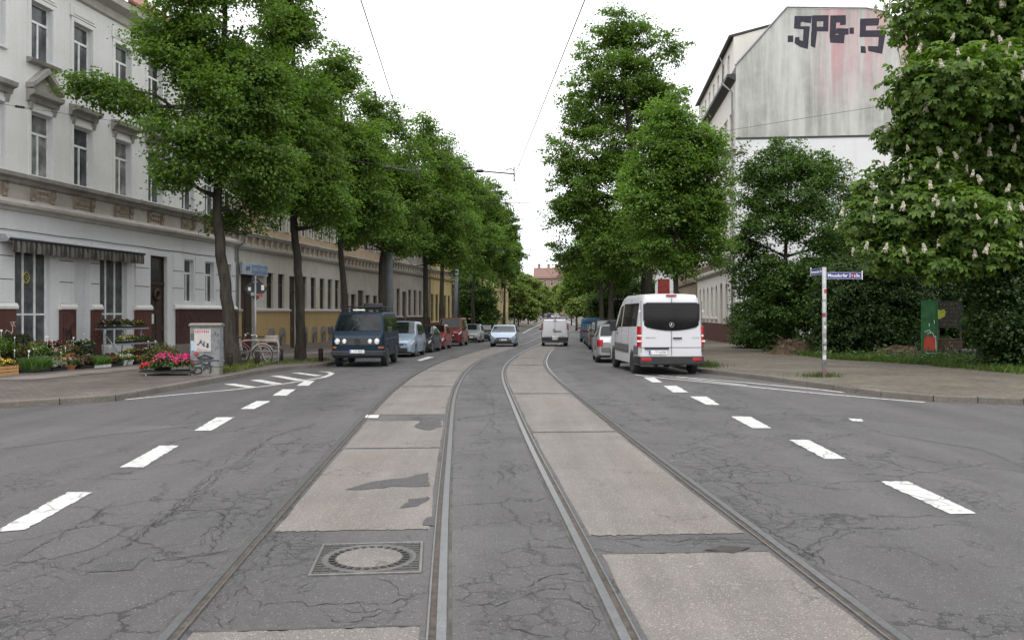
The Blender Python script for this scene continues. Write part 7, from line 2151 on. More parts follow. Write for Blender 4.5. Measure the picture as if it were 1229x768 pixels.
sd_ = [
 ('tray of dark green foliage on the top shelf of the metal stand, left one', 3.60, .87, 1.202, .8, .36, .24, 'dark', 'pink'), ('tray of pink-dotted foliage in the middle of the top shelf', 4.40, .87, 1.202, .72, .36, .22, 'green', 'pink'),
 ('tray of yellow blooms at the right end of the top shelf', 5.15, .87, 1.202, .66, .36, .2, 'dark', 'yellow'), ('tray of yellow-white pansies on the middle shelf of the metal stand', 4.1, 1.23, .662, .8, .36, .2, 'light', ['white', 'yellow']),
 ('tray of plain greenery right on the middle shelf of the metal stand', 5.05, 1.23, .662, .7, .36, .14, 'green', None), ('tray of bright yellow flowers on the lowest shelf of the metal stand', 3.85, 1.65, .202, .85, .36, .16, 'dark', 'yellow'),
 ('tray of dark leaves with white tags on the lowest shelf at the right', 5.0, 1.65, .202, .9, .36, .2, 'dark', 'white')]
for i, (lb, t, v, z, w, d, h, gcol, fl) in enumerate(sd_):
    plants(lb, tuple(F(t + .55, v, z)), w * 1.12, d, h * 1.15, gcol, fl, 'tray', .08, 'black_plastic', 90 + i, tags=2 if i == 6 else 0, dens=200)
# kerbside bench with petunias
kb_ = G(203, 455.5); kb_.z = gz(kb_.y) + PAVE
bench('low grey bench at the kerb piled with magenta petunias', 0, 0, 1.25, .5, .09, 'grey_metal', R(12), tuple(kb_))
def kb(dx, dy, z=.092):
    return (kb_.x + dx * math.cos(R(12)) - dy * math.sin(R(12)), kb_.y + dx * math.sin(R(12)) + dy * math.cos(R(12)), kb_.z + z)
KG = 'petunias on the kerbside bench'
plants('tray of scarlet flowers at the left end of the kerbside bench', kb(-.5, -.05), .40, .46, .22, 'dark', 'red', 'tray', .04, 'black_plastic', 110, rz=R(12), dens=420, group=KG)
plants('hanging mass of magenta petunias in the middle of the kerbside bench', kb(-.06, -.06), .64, .66, .46, 'green', 'magenta', 'tray', .03, 'black_plastic', 111, rz=R(12), dens=620, group=KG)
plants('magenta petunias spilling over the right end of the kerbside bench', kb(.42, -.08), .56, .62, .42, 'green', ['magenta', 'magenta'], 'tray', .04, 'black_plastic', 112, rz=R(12), dens=420, group=KG)
plants('olive green bushy plant behind the scarlet flowers of the kerbside bench', (kb_.x - .42, kb_.y + .55, kb_.z), .7, .5, .62, 'olive', None, 'pot', .18, 'black_plastic', 113, rz=0, group=KG)
plants('tall yellow-flowered plant between the kerbside bench and the poster cabinet', (kb_.x + .72, kb_.y + .38, kb_.z), .40, .36, .72, 'light', 'yellow', 'pot', .16, 'black_plastic', 114, rz=0, dens=140, group=KG)

# ---- poster cabinet --------------------------------------------------
def cabinet():
    Y = 22.6
    x0, x1 = PX(231, Y), PX(265.5, Y)
    w = x1 - x0
    root = thing('utility_cabinet', 'grey utility cabinet with a white poster and black graffiti', 'utility cabinet', ((x0 + x1) / 2, Y, gz(Y) + PAVE - .06), R(6))
    t = NT('cabinet_grey')
    t.set(Base_Color=t.mix(t.ramp(t.noise(5, 6, .7).outputs[0], [(.45, 0.0), (.6, .7)]), (.185, .192, .197), (.11, .115, .12)), Roughness=.7)
    mb = MB(); mb.box(-w / 2, w / 2, -.2, .2, .28, 1.38); b = mb.build('cabinet_body', t.mat, root); bevel(b, .012)
    mb = MB(); mb.prism([(-.24, 1.385), (-.24, 1.42), (0, 1.46), (.24, 1.42), (.24, 1.385)], 'x', -w / 2 - .03, w / 2 + .03); mb.build('lid', M['plinth_grey'], root)
    mb = MB(); mb.box(-w / 2 + .02, w / 2 - .02, -.195, .195, -.02, .275); mb.build('base', concrete('cabinet_base', (.3, .29, .27)), root)
    mb = MB()
    for x in (-.01, .005): pass
    mb.box(-.004, .004, -.2035, -.2005, .3, 1.36); mb.box(.05, .1, -.215, -.2005, .8, .92); mb.build('door_seam', M['dark_metal'], root)
    # poster
    pw, ph = .215, .30
    po = MB(); po.box(-pw, pw, -.2085, -.2045, 0, 2 * ph); p = po.build('poster', plain('poster_paper', (.42, .40, .385), .7, var=.08, scale=9), root); p.location = (-.06, 0, .70)
    rd = MB()
    rr = random.Random(8)
    x = -pw + .03
    while x < pw - .05:
        ww = rr.uniform(.025, .05)
        for zz in (.50, .545):
            rd.box(x, x + ww * rr.uniform(.5, 1), -.2105, -.2088, zz, zz + rr.uniform(.015, .04))
        rd.box(x, x + .012, -.2107, -.2088, .50, .575)
        x += ww + .012
    for k in range(9): rd.box(-pw + .06 + k * .033, -pw + .082 + k * .033, -.2105, -.2088, .03, .045)
    rd.build('poster_heading', plain('poster_red', (.40, .03, .04), .7), p)
    pk_ = plain('poster_ink', (.09, .09, .1), .7)
    for k in range(16):
        dk = MB(); x, z = rr.gauss(0, .08), rr.gauss(.24, .07); s = rr.uniform(.012, .035)
        dk.poly([(x + s * math.cos(a) * rr.uniform(.6, 1.3), -.2108, z + s * math.sin(a) * rr.uniform(.6, 1.3)) for a in [2 * PI * j / 7 for j in range(7)]])
        dk.build('ink_mark', pk_, p, fix=False)
    gr_ = MB()
    def stroke(pts, r=.014): gr_.tube([(a, -.209, b) for a, b in pts], r, 4)
    stroke([(-.34, .44), (.38, .46)], .012); stroke([(-.2, .52), (.0, .60), (.22, .52)], .022); stroke([(-.16, .5), (.18, .51)], .02)
    stroke([(-.28, .36), (-.1, .40), (.04, .34), (.15, .40)], .018); stroke([(.1, .42), (.16, .2), (.12, .12)], .018); stroke([(-.3, .12), (-.22, .27), (-.1, .26), (-.08, .14), (-.2, .1), (-.3, .12)], .016); stroke([(-.05, .2), (.02, .28), (.1, .24)], .016)
    stroke([(-.1, .33), (.2, .31)], .012); gr_.build('graffiti', M['ink'], root, fix=False)
    sr = MB()
    for k in range(5):
        a = PI / 2 + 2 * PI * k / 5; b = a + 4 * PI / 5
        sr.tube([(-.22 + .07 * math.cos(a), -.209, .62 + .07 * math.sin(a)), (-.22 + .07 * math.cos(b), -.209, .62 + .07 * math.sin(b))], .01, 4)
    sr.build('red_star', plain('spray_star', (.35, .03, .04), .7), root, fix=False)
    st = MB(); st.box(-w / 2 + .03, -w / 2 + .15, -.2045, -.2005, .72, .98); st.build('sticker', plain('sticker_blue', (.30, .40, .5), .6), root)
    st = MB(); st.box(-w / 2 + .02, -w / 2 + .13, -.2045, -.2005, 1.0, 1.18); st.build('sticker', plain('sticker_dark', (.08, .08, .09), .6), root)
    sc = MB()
    for k in range(10):
        x, z = .22 + rr.uniform(0, .15), rr.uniform(.7, 1.3); sc.tube([(x, -.204, z), (x + rr.uniform(-.04, .04), -.204, z + .1), (x + rr.uniform(-.04, .06), -.204, z + .05)], .006, 4)
    sc.build('scribble', plain('scribble_grey', (.14, .15, .16), .7), root, fix=False)
cabinet()

# ---- bicycles and rack -------------------------------------------------
def bicycle(label, loc, rz, framem, basket=None, rimc='alloy', lean=.06):
    root = thing('bicycle', label, 'bicycle', loc, rz)
    root.rotation_euler = (lean, 0, rz)
    r = .34
    for nm, x in (('wheel', -.53), ('wheel', .53)):
        w_ = bpy.data.objects.new('wheel', None); col.objects.link(w_); w_.parent = root; w_.location = (x, 0, r)
        Mx = Matrix.Rotation(R(90), 4, 'X')
        m = MB(); m.torus(r - .018, .018, 30, 6, 0, Mx); m.build('tyre', M['rubber'], w_, True)
        m = MB(); m.torus(r - .045, .012, 30, 5, 0, Mx)
        for k in range(18):
            a = 2 * PI * k / 18
            m.tube([(.02 * math.cos(a + 1.2), .02 * (-1) ** k, .02 * math.sin(a + 1.2)), ((r - .045) * math.cos(a), 0, (r - .045) * math.sin(a))], .0022, 3, cap=False)
        m.lathe([(.03, -.04), (.03, .04)], 10, 0, Mx); m.build('rim', M[rimc], w_, True)
    f = MB()
    bb, st, hd0, hd1 = (-.08, 0, .30), (-.22, 0, .82), (.36, 0, .86), (.40, 0, .72)
    f.tube([bb, st], .016, 7); f.tube([(-.2, 0, .76), hd0], .016, 7); f.tube([bb, hd1], .018, 7); f.tube([hd0, hd1], .02, 7)
    for y in (-.05, .05):
        f.tube([(-.53, y, r), (-.08, y * .5, .30)], .009, 6); f.tube([(-.53, y, r), (-.2, y * .3, .76)], .009, 6)
        f.tube([(.53, y, r), (.47, y, .55), (.405, y * .4, .70)], .011, 6)
    f.build('frame', framem, root, True)
    h = MB(); h.tube([hd0, (.33, 0, 1.0)], .014, 7); h.tube([(.22, -.29, 1.0), (.33, -.2, 1.02), (.36, 0, 1.01), (.33, .2, 1.02), (.22, .29, 1.0)], .012, 7); h.build('handlebar', M['chrome'], root, True)
    s = MB(); s.prism([(-.38, .08), (-.36, -.08), (-.2, -.05), (-.08, -.018), (-.08, .018), (-.2, .05)], 'z', .90, .945); bevel(s.build('saddle', M['black_plastic'], root), .02, 2)
    p = MB(); p.tube([(-.22, 0, .8), (-.24, 0, .91)], .013, 6); p.build('seat_post', M['chrome'], root, True)
    c = MB(); c.lathe([(.085, -.004), (.085, .004)], 20, 0, Matrix.Translation((-.08, -.05, .30)) @ Matrix.Rotation(R(90), 4, 'X')); c.tube([(-.08, -.06, .30), (-.02, -.07, .15)], .01, 5); c.tube([(-.08, .06, .30), (-.14, .07, .45)], .01, 5); c.box(-.06, .02, -.14, -.07, .135, .16); c.box(-.18, -.1, .07, .14, .44, .465); c.build('crank', M['dark_metal'], root)
    m = MB()
    for sx in (-.53, .53):
        pts = [(sx + (r + .025) * math.cos(a), 0, r + (r + .025) * math.sin(a)) for a in [R(20 + 14 * k) for k in range(11)]]
        m.tube(pts, .018, 5)
    m.build('mudguard', framem, root, True)
    k_ = MB(); k_.box(-.78, -.3, -.07, .07, .735, .75); k_.tube([(-.7, -.06, .74), (-.53, -.06, r)], .007, 5); k_.tube([(-.7, .06, .74), (-.53, .06, r)], .007, 5); k_.build('carrier', M['dark_metal'], root)
    if basket:
        b = MB()
        x0, x1 = (-.74, -.36) if basket == 'rear' else (.42, .72)
        z0 = .76 if basket == 'rear' else .82
        for k in range(4): z = z0 + k * .06; b.tube([(x0, -.15, z), (x1, -.15, z), (x1, .15, z), (x0, .15, z), (x0, -.15, z)], .012, 5)
        for x in np.linspace(x0, x1, 6):
            for y in (-.15, .15): b.tube([(x, y, z0), (x, y, z0 + .2)], .01, 4)
        b.box(x0, x1, -.15, .15, z0 - .008, z0 + .006); b.build('basket', plain('basket', (.36, .33, .28), .8), root)
    return root
pb = G(296, 441.0); zb = gz(28) + PAVE
bicycle('black city bicycle with pale frame tube and reddish front wheel beside the lime trunk', (PX(296, 27.9), 27.9, zb), R(3), plain('bike_pale', (.30, .29, .27), .4), None, 'alloy', .05)
bicycle('red bicycle with a basket leaning behind the pale one at the rack', (PX(307, 28.5), 28.5, zb), R(183), plain('bike_red', (.25, .03, .045), .4), 'rear', 'alloy', -.06)
rk = thing('bicycle_rack', 'grey tubular bicycle rack hoop behind the two bicycles', 'bicycle rack', (PX(312, 28.2), 28.2, zb), R(3))
mb = MB(); mb.tube([(-.62, 0, -.05), (-.62, 0, .7), (-.58, 0, .78), (-.5, 0, .8), (.5, 0, .8), (.58, 0, .78), (.62, 0, .7), (.62, 0, -.05)], .024, 8); mb.build('hoop', M['grey_metal'], rk, True)
mb = MB(); mb.tube([(-.62, 0, .45), (.62, 0, .45)], .016, 6); mb.build('cross_bar', M['grey_metal'], rk, True)
# ---- kerb bollards
for (px, Y, lb) in ((276, 26.2, 'short dark wooden post standing right in front of the leaning lime trunk'), (308.7, 26.6, 'short dark wooden post in front of the bicycle wheels'), (337, 29.4, 'short dark wooden post right of the bicycle rack'), (385, 30.6, 'short dark wooden post left of the camper van')):
    r0 = thing('bollard', lb, 'bollard', (PX(px, Y), Y, gz(Y) + PAVE), random.uniform(0, 1), 'wooden posts along the left kerb')
    mb = MB(); mb.lathe([(.085, -.1), (.085, .42), (.075, .46), (.04, .475)], 14); mb.build('post', bark('post_wood' + str(int(px)), (.035, .03, .025)), r0, True)
    mb = MB(); mb.lathe([(.088, .33), (.088, .36)], 14); mb.build('band', M['dark_metal'], r0, True)
# ---- sign seen from behind
sp2 = (PX(306.5, 28.9), 28.9, gz(28.9) + PAVE)
r0 = thing('road_sign', 'grey back of a diamond road sign with stickers, on a pole by the bicycles', 'road sign', sp2, 0)
mb = MB(); mb.tube([(0, 0, -.1), (0, 0, 3.05)], .032, 10); mb.build('pole', M['grey_metal'], r0, True)
mb = MB(); mb.box(-.30, .30, .05, .056, -.30, .30, 0); o = mb.build('sign_plate', plain('sign_back', (.045, .047, .05), .6, .3), r0); o.location = (0, 0, 2.58); o.rotation_euler = (0, R(45), 0)
mb = MB(); mb.box(-.31, .31, .044, .0495, -.31, .31); mb2 = MB()
for z in (2.35, 2.8):
    m3 = MB(); m3.box(-.07, .07, -.035, .05, z, z + .03); m3.build('clamp', M['grey_metal'], r0)
for (x, z, w, h, m) in ((.24, 2.62, .05, .09, M['plate_white']), (-.22, 2.58, .05, .06, M['plate_white']), (-.1, 2.40, .07, .06, plain('sticker_grey', (.4, .4, .4), .6)), (.12, 2.36, .12, .06, plain('sticker_red', (.35, .1, .07), .6))):
    m3 = MB(); m3.box(x - w, x + w, .0455, .0495, z - h, z + h); m3.build('sticker', m, r0)
mb = MB(); mb.lathe([(.036, 3.05), (.036, 3.075)], 10); mb.build('pole_cap', M['dark_metal'], r0)

# ---- street name post on the right ------------------------------------
def name_post():
    Y = 21.6
    root = thing('street_name_sign', 'grey sticker-covered post with two blue street name plates', 'street sign', (PX(989.3, Y), Y, gz(Y) + PAVE - .0), 0)
    mb = MB(); mb.tube([(0, 0, -.1), (0, 0, 2.85)], .052, 12); mb.build('pole', plain('post_grey', (.36, .37, .37), .55, .2), root, True)
    blue = plain('name_plate_blue', (.012, .02, .16), .4)
    def blade(ang, body, L_, z, h, w):
        mb = MB(); mb.box(.03, .03 + L_, -.012, .012, z, z + h); o = mb.build('name_plate', blue, root); o.rotation_euler = (0, 0, ang)
        for sg in (1,) :
            fm = MB(); t = .012
            fm.box(.05, .01 + L_, -.0145, -.0125, z + .014, z + .014 + .006); fm.box(.05, .01 + L_, -.0145, -.0125, z + h - .02, z + h - .014)
            fm.box(.044, .05, -.0145, -.0125, z + .014, z + h - .014); fm.box(.01 + L_, .016 + L_, -.0145, -.0125, z + .014, z + h - .014); fm.build('plate_border', M['plate_white'], o)
            tx = fit_width(text_mb(body, h * .62, .001, .002), w); tx.v = [(p[0] + .03 + L_ / 2, p[1] - .0145, p[2] + z + h / 2) for p in tx.v]; tx.build('plate_lettering', M['plate_white'], o, fix=False)
        en = MB(); en.box(.03 + L_, .045 + L_, -.016, .016, z - .01, z + h + .03); en.build('end_cap', M['white_paint'], o)
        return o
    o = blade(R(1), 'Meusdorfer Straße', .95, 2.62 - .08, .19, .83)
    rr = random.Random(3)
    sm = MB()
    for k in range(9):
        x = .66 + rr.uniform(0, .17); z = 2.635 + rr.uniform(-.045, .045); sm.tube([(x, -.017, z), (x + rr.uniform(-.05, .05), -.017, z + rr.uniform(-.03, .03)), (x + rr.uniform(-.04, .04), -.017, z + rr.uniform(-.05, .05))], .009, 4)
    sm.build('red_scrawl', plain('scrawl_red', (.35, .03, .04), .6), o, fix=False)
    b2 = thing_child = blade(R(180 + 68), 'Bornaische Str.', .85, 2.66, .19, .76)
    # the second plate reads from the road side
    b2.rotation_euler = (0, 0, R(92))
    bb = MB(); bb.box(.05, .86, .0125, .0145, 2.674, 2.68); bb.box(.05, .86, .0125, .0145, 2.83, 2.836); bb.build('plate_border', M['plate_white'], b2)
    tx = fit_width(text_mb('Bornaische Str.', .12, .001, .002), .74); tx.v = [(-p[0] + .03 + .425, -p[1] + .0145, p[2] + 2.755) for p in tx.v]; tx.build('plate_lettering', M['plate_white'], b2, fix=False)
    cols = [(.45, .45, .44), (.4, .03, .03), (.5, .5, .48), (.25, .25, .25), (.45, .45, .42), (.26, .04, .04), (.16, .22, .14), (.5, .5, .5), (.2, .2, .21), (.42, .42, .40), (.08, .08, .08), (.45, .42, .4), (.24, .24, .25), (.5, .5, .48), (.10, .10, .11), (.30, .05, .05), (.45, .45, .44), (.18, .18, .2)]
    z = 2.42
    for i, c in enumerate(cols):
        h = rr.uniform(.05, .11)
        a0 = rr.uniform(-2.4, -1.2); n = 8
        m = MB(); vs = []
        for k in range(n + 1):
            a = a0 - .7 + 1.9 * k / n
            vs += [(.0545 * math.cos(a), .0545 * math.sin(a), z - h), (.0545 * math.cos(a), .0545 * math.sin(a), z)]
        m.add(vs, [(2 * k, 2 * k + 2, 2 * k + 3, 2 * k + 1) for k in range(n)])
        m.build('sticker', plain('sticker_' + str(i), c, .6), root, fix=False)
        z -= h + rr.choice((0, .01, .05, .12))
name_post()

# ---- waste-ground things on the right ----------------------------------
def green_board():
    Y = 32.0
    x0, x1 = PX(1106, Y), PX(1124, Y)
    z0 = gz(Y) - .05
    root = thing('green_panel', 'tall narrow green board with red and white graffiti on the verge', 'board', ((x0 + x1) / 2, Y, z0), R(-6))
    w = (x1 - x0)
    t = NT('green_paint'); t.set(Base_Color=t.ramp(t.noise(4, 6, .7).outputs[0], [(.3, (.01, .075, .022)), (.7, (.03, .17, .05))]), Roughness=.6)
    mb = MB(); mb.box(-w / 2, w / 2, -.03, .03, 0, 2.42); mb.build('board', t.mat, root)
    mb = MB(); mb.box(-w / 2 - .02, -w / 2 + .03, -.05, -.031, 0, 2.45); mb.box(w / 2 - .03, w / 2 + .02, -.05, -.031, 0, 2.45)
    for z in (.55, 1.2, 1.75, 2.4): mb.box(-w / 2 + .03, w / 2 - .03, -.045, -.031, z, z + .05)
    mb.build('board_frame', t.mat, root)
    g = MB(); g.poly([(-.22, -.052, .55), (.24, -.052, .52), (.25, -.052, .95), (.15, -.052, 1.12), (.05, -.052, 1.02), (-.08, -.052, 1.15), (-.2, -.052, .95)]); g.poly([(-.2, -.0535, .6), (.2, -.0535, .57), (.22, -.0535, .66), (-.2, -.0535, .70)]); g.build('graffiti', plain('graffiti_red', (.42, .05, .025), .6), root, fix=False)
    g = MB()
    for pts in ([(-.18, 1.24), (-.02, 1.32), (.05, 1.2)], [(-.1, 1.18), (.1, 1.22), (.18, 1.02)], [(.22, 1.1), (.24, .5), (.22, .2)], [(-.18, .46), (-.02, .40), (.2, .46)], [(.0, .22), (.12, .3), (.1, .12)], [(.16, 1.7), (.18, 1.55)], [(-.02, 1.58), (-.01, 1.45)]): g.tube([(a, -.055, b) for a, b in pts], .014, 4)
    g.build('graffiti', M['plate_white'], root, fix=False)
    # notice board beside it
    Y2 = 33.0
    a, b = PX(1126, Y2), PX(1154, Y2)
    r2 = thing('notice_board', 'black board with yellow-green scrawled lettering under the chestnut branches', 'notice board', ((a + b) / 2, Y2, gz(Y2) - .05), R(-4))
    w = b - a
    zt, zl = PZ(360, Y2) - gz(Y2), PZ(392, Y2) - gz(Y2)
    mb = MB(); mb.box(-w / 2, w / 2, -.02, .02, zl, zt); mb.build('board', plain('board_black', (.014, .012, .010), .7), r2)
    for x in (-w / 2 + .03, w / 2 - .03):
        mb = MB(); mb.box(x - .04, x + .04, .021, .09, 0, zt + .1); mb.build('post', M['dark_wood'], r2)
    rr = random.Random(12); g = MB()
    for row in range(6):
        z = zt - .12 - row * .16; x = -w / 2 + .08
        while x < w / 2 - .14:
            pts = [(x + rr.uniform(0, .07), -.025, z + rr.uniform(-.05, .05)) for _ in range(4)]; g.tube(pts, .008, 4); x += rr.uniform(.07, .16)
    g.build('scrawl', plain('scrawl_ochre', (.22, .17, .05), .8), r2, fix=False)
    g = MB(); g.poly([(-.34 + .2 * math.cos(q) * rr.uniform(.6, 1.2), -.024, zt - .5 + .22 * math.sin(q) * rr.uniform(.6, 1.2)) for q in [2 * PI * k / 14 for k in range(14)]]); g.build('paint_blot', plain('blot_yellow', (.33, .36, .03), .7), r2, fix=False)
    # brown crate and pale slab below
    Y3 = 32.4
    a, b = PX(1127, Y3), PX(1152, Y3)
    r3 = thing('wooden_box', 'brown weathered wooden box with dark paint marks below the black board', 'box', ((a + b) / 2, Y3, gz(Y3) + .12), R(-8))
    w = b - a
    mb = MB()
    for k in range(5): mb.box(-w / 2, w / 2, -.22, -.2, .02 + k * .15, .155 + k * .15); mb.box(-w / 2, w / 2, .2, .22, .02 + k * .15, .155 + k * .15)
    mb.box(-w / 2, -w / 2 + .02, -.2, .2, .02, .77); mb.box(w / 2 - .02, w / 2, -.2, .2, .02, .77); mb.box(-w / 2, w / 2, -.22, .22, .775, .79); mb.build('box_body', plain('box_wood', (.075, .042, .03), .8, fine=20), r3)
    g = MB()
    for k in range(5): x, z = rr.uniform(-.3, .3), rr.uniform(.3, .7); g.tube([(x, -.225, z), (x + .05, -.225, z - .2), (x + .12, -.225, z - .1)], .012, 4)
    g.build('paint_marks', plain('marks_pale', (.25, .22, .2), .8), r3, fix=False)
    a, b = PX(1152, 32.2), PX(1172, 32.2)
    r4 = thing('stone_slab', 'flat grey slab lying beside the brown box', 'slab', ((a + b) / 2, 32.2, gz(32.2) + .1), R(-8))
    mb = MB(); mb.box(-(b - a) / 2, (b - a) / 2, -.25, .25, .3, .42); mb.box(-.25, -.1, -.2, .2, -.1, .3); mb.box(.1, .25, -.2, .2, -.1, .3); bevel(mb.build('slab_body', concrete('slab_grey', (.2, .19, .19)), r4), .02, 2)
green_board()
def pile(name, label, cat, px, Y, w, d, h, mats, sticks, seed):
    rng = np.random.default_rng(seed); rr = random.Random(seed)
    root = thing(name, label, cat, (PX(px, Y), Y, gz(Y) - .05), 0)
    mb = MB(); n = 22
    vs = [((i / n - .5) * w, (j / n - .5) * d, max(0, h * (1 - ((i / n - .5) * 2) ** 2) * (1 - ((j / n - .5) * 2) ** 2) * (.75 + .5 * rr.random()))) for j in range(n + 1) for i in range(n + 1)]
    mb.add(vs, [(j * (n + 1) + i, j * (n + 1) + i + 1, (j + 1) * (n + 1) + i + 1, (j + 1) * (n + 1) + i) for j in range(n) for i in range(n)])
    mb.build('mound', mats[0], root, fix=False)
    sb = MB()
    for _ in range(sticks):
        x, y = rr.gauss(0, w * .2), rr.gauss(0, d * .2)
        z = h * .8 * math.exp(-(x / w * 2.4) ** 2 - (y / d * 2.4) ** 2) + rr.uniform(0, .18)
        a, e = rr.uniform(0, 2 * PI), rr.gauss(.12, .3); L_ = rr.uniform(.4, 1.3)
        dv = Vector((math.cos(a) * math.cos(e), math.sin(a) * math.cos(e), math.sin(e)))
        p = Vector((x, y, z)); sb.tube([p - dv * L_ / 2, p + Vector((0, 0, rr.uniform(-.05, .08))), p + dv * L_ / 2], [.014, .011, .004], 4, cap=False)
    sb.build('branches', mats[1], root, fix=False)
M['twig'] = bark('twig', (.15, .105, .075))
t = NT('leaf_litter'); t.set(Base_Color=t.ramp(t.noise(14, 6, .7).outputs[0], [(.3, (.045, .03, .02)), (.55, (.12, .08, .05)), (.75, (.22, .17, .12))]), Roughness=1.0); t.bump(t.noise(20, 5).outputs[0], .8, .05)
pile('brushwood_pile', 'heap of dry brown cut branches at the foot of the broad dark tree', 'brush heap', 951, 37.5, 2.0, 1.4, .75, [t.mat, M['twig']], 260, 3)
pile('earth_heap', 'low heap of brown earth and dead leaves left of the green board', 'earth heap', 1080, 32.5, 2.8, 1.6, .62, [t.mat, M['twig']], 60, 4)
pile('earth_heap', 'small heap of reddish leaves right of the brown box', 'earth heap', 1180, 32.5, 1.3, 1.0, .42, [t.mat, M['twig']], 40, 5)
# red and white billboard behind the trees on the right pavement
Y = 62.0
r0 = thing('billboard', 'white billboard with a plain red panel behind the right-hand trunks', 'billboard', (PX(799, Y), Y, gz(Y) + .1), R(-2))
mb = MB(); mb.box(-.78, .78, -.06, .06, 2.2, 5.3); mb.build('board', M['white_paint'], r0)
mb = MB(); mb.box(-.6, .28, -.066, -.061, 3.6, 4.75); mb.build('red_panel', plain('billboard_red', (.27, .035, .03), .5), r0)
for x in (-.6, .6):
    mb = MB(); mb.box(x - .06, x + .06, -.05, .05, -.2, 2.19); mb.build('post', M['grey_metal'], r0)

# ---- tram masts, span wire, contact wires --------------------------------
def mast(label, px, Y, r0_, r1_, H, lean=0.0, m='mast_grey'):
    r_ = thing('tram_mast', label, 'mast', (PX(px, Y), Y, gz(Y) + .05), 0, None)
    mb = MB(); mb.tube([(0, 0, -.2), (lean * .5, 0, H * .5), (lean, 0, H)], [r0_, (r0_ + r1_) / 2, r1_], 14); mb.build('pole', M[m], r_, True)
    mb = MB(); mb.lathe([(r0_ * 1.5, -.1), (r0_ * 1.5, .25), (r0_ * 1.1, .4)], 14); mb.build('base', M[m], r_, True)
    mb = MB(); mb.lathe([(r1_ * 1.15, 0), (r1_ * 1.15, .08), (r1_ * .3, .16)], 12, 0, Matrix.Translation((lean, 0, H))); mb.build('cap', M['dark_metal'], r_, True)
    for z in (H * .62, H * .72):
        mb = MB(); mb.lathe([(r0_ * 1.0, 0), (r0_ * 1.0, .07)], 12, 0, Matrix.Translation((lean * z / H, 0, z))); mb.build('band', M['dark_metal'], r_, True)
    return r_
M['mast_grey'] = plain('mast_grey', (.20, .215, .225), .6, .2, .15, 3)
mast('thick light grey steel tram mast in front of the grey-tan house', 467.5, 46.5, .21, .17, 9.5)
mast('slim grey concrete mast leaning among the left tree trunks', 545, 72.0, .22, .15, 9.0, .35)
mast('grey tram mast behind the chestnut at the right edge', 1290, 25.0, .18, .13, 9.0)
WIRE = plain('wire', (.022, .022, .024), .6)
def Pw(px, py, Y): return Vector((PX(px, Y), Y, PZ(py, Y)))
def wire(name, label, pts, r, cat='wire', group=None):
    pts = [Vector(p) for p in pts]
    o = MB().tube(pts, r, 5).build(name, WIRE, None, True)
    return tag(o, label, cat, group)
YS = 25.0
wire('span_wire', 'thin span wire crossing the whole street from the corner house to the gable side', [Pw(-22, 121, YS), Pw(33, 130, YS), Pw(120, 143, YS), Pw(300, 172, YS), Pw(464, 199.5, YS), Pw(502, 200.5, YS), Pw(561, 201.5, YS), Pw(617, 199, YS), Pw(650, 195, YS), Pw(760, 178, YS), Pw(885, 155, YS), Pw(1054, 128, YS), Pw(1289, 92, YS)], .006)
def insulator(label, p, d):
    r_ = thing('insulator', label, 'insulator', tuple(p), 0, 'insulators on the span wire')
    Mx = Vector((0, 0, 1)).rotation_difference(Vector(d).normalized()).to_matrix().to_4x4()
    mb = MB(); mb.lathe([(.012, -.16), (.03, -.14), (.045, -.1), (.03, -.07), (.045, -.03), (.03, 0), (.045, .04), (.03, .08), (.045, .11), (.012, .16)], 10, 0, Mx); mb.build('rod', M['ink'], r_, True)
    mb = MB(); mb.lathe([(.02, .16), (.02, .22)], 8, 0, Mx); mb.build('clamp', M['grey_metal'], r_, True)
insulator('black insulator on the span wire against the corner house wall', Pw(24, 128.6, YS), (1, 0, -.15))
insulator('black insulator where the right registration arm meets the span wire', Pw(561, 201.5, YS), (1, 0, 0))
def arm(label, px0, py0, px1, py1):
    r_ = thing('registration_arm', label, 'registration arm', tuple(Pw(px1, py1, YS)), 0, 'registration arms holding the contact wires')
    o = Pw(px1, py1, YS); a = Pw(px0, py0, YS) - o
    mb = MB(); mb.tube([a, (0, 0, 0)], .022, 7); mb.build('arm_tube', M['dark_metal'], r_, True)
    mb = MB(); mb.tube([(0, 0, .22), (0, 0, -.22)], .018, 6); mb.build('drop_bracket', M['dark_metal'], r_, True)
    mb = MB(); mb.lathe([(.02, -.12), (.05, -.08), (.05, .08), (.02, .12)], 8, 0, Matrix.Translation(a) @ Matrix.Rotation(R(90), 4, 'Y')); mb.build('insulator', M['ink'], r_, True)
    mb = MB(); mb.tube([(-.28, 0, .1), (-.1, 0, .16), (0, 0, .12)], .014, 5); mb.build('steady_clip', M['dark_metal'], r_, True)
arm('left registration arm holding the left contact wire among the leaves', 466, 201, 502, 207)
arm('right registration arm with its black insulator, clear against the sky', 576, 205.5, 617, 209)
lw = [(-1.6, -8, 6.1), (PX(433, 11.2), 11.2, PZ(0, 11.2)), (PX(454, 14), 14, PZ(65, 14)), (PX(475, 17.2), 17.2, PZ(130, 17.2)), tuple(Pw(502, 212, YS)), (-1.6, 40, 5.8), (-.4, 57, 5.6), (1.8, 85, 5.4), (4.3, 118, 5.3), (9.0, 190, 5.5), (12.6, 250, 6.0)]
rw = [(2.6, -8, 6.2), (PX(702, 11.2), 11.2, PZ(0, 11.2)), (PX(660, 15.7), 15.7, PZ(105, 15.7)), tuple(Pw(617, 213, YS)), (PX(629, 40), 40, PZ(272, 40)), (PX(637, 55), 55, PZ(302, 55)), (3.8, 80, 5.4), (7.0, 118, 5.3), (11.7, 190, 5.5), (15.3, 250, 6.0)]
wire('contact_wire', 'contact wire above the left track, vanishing into the lime crowns', lw, .0085, group='tram contact wires')
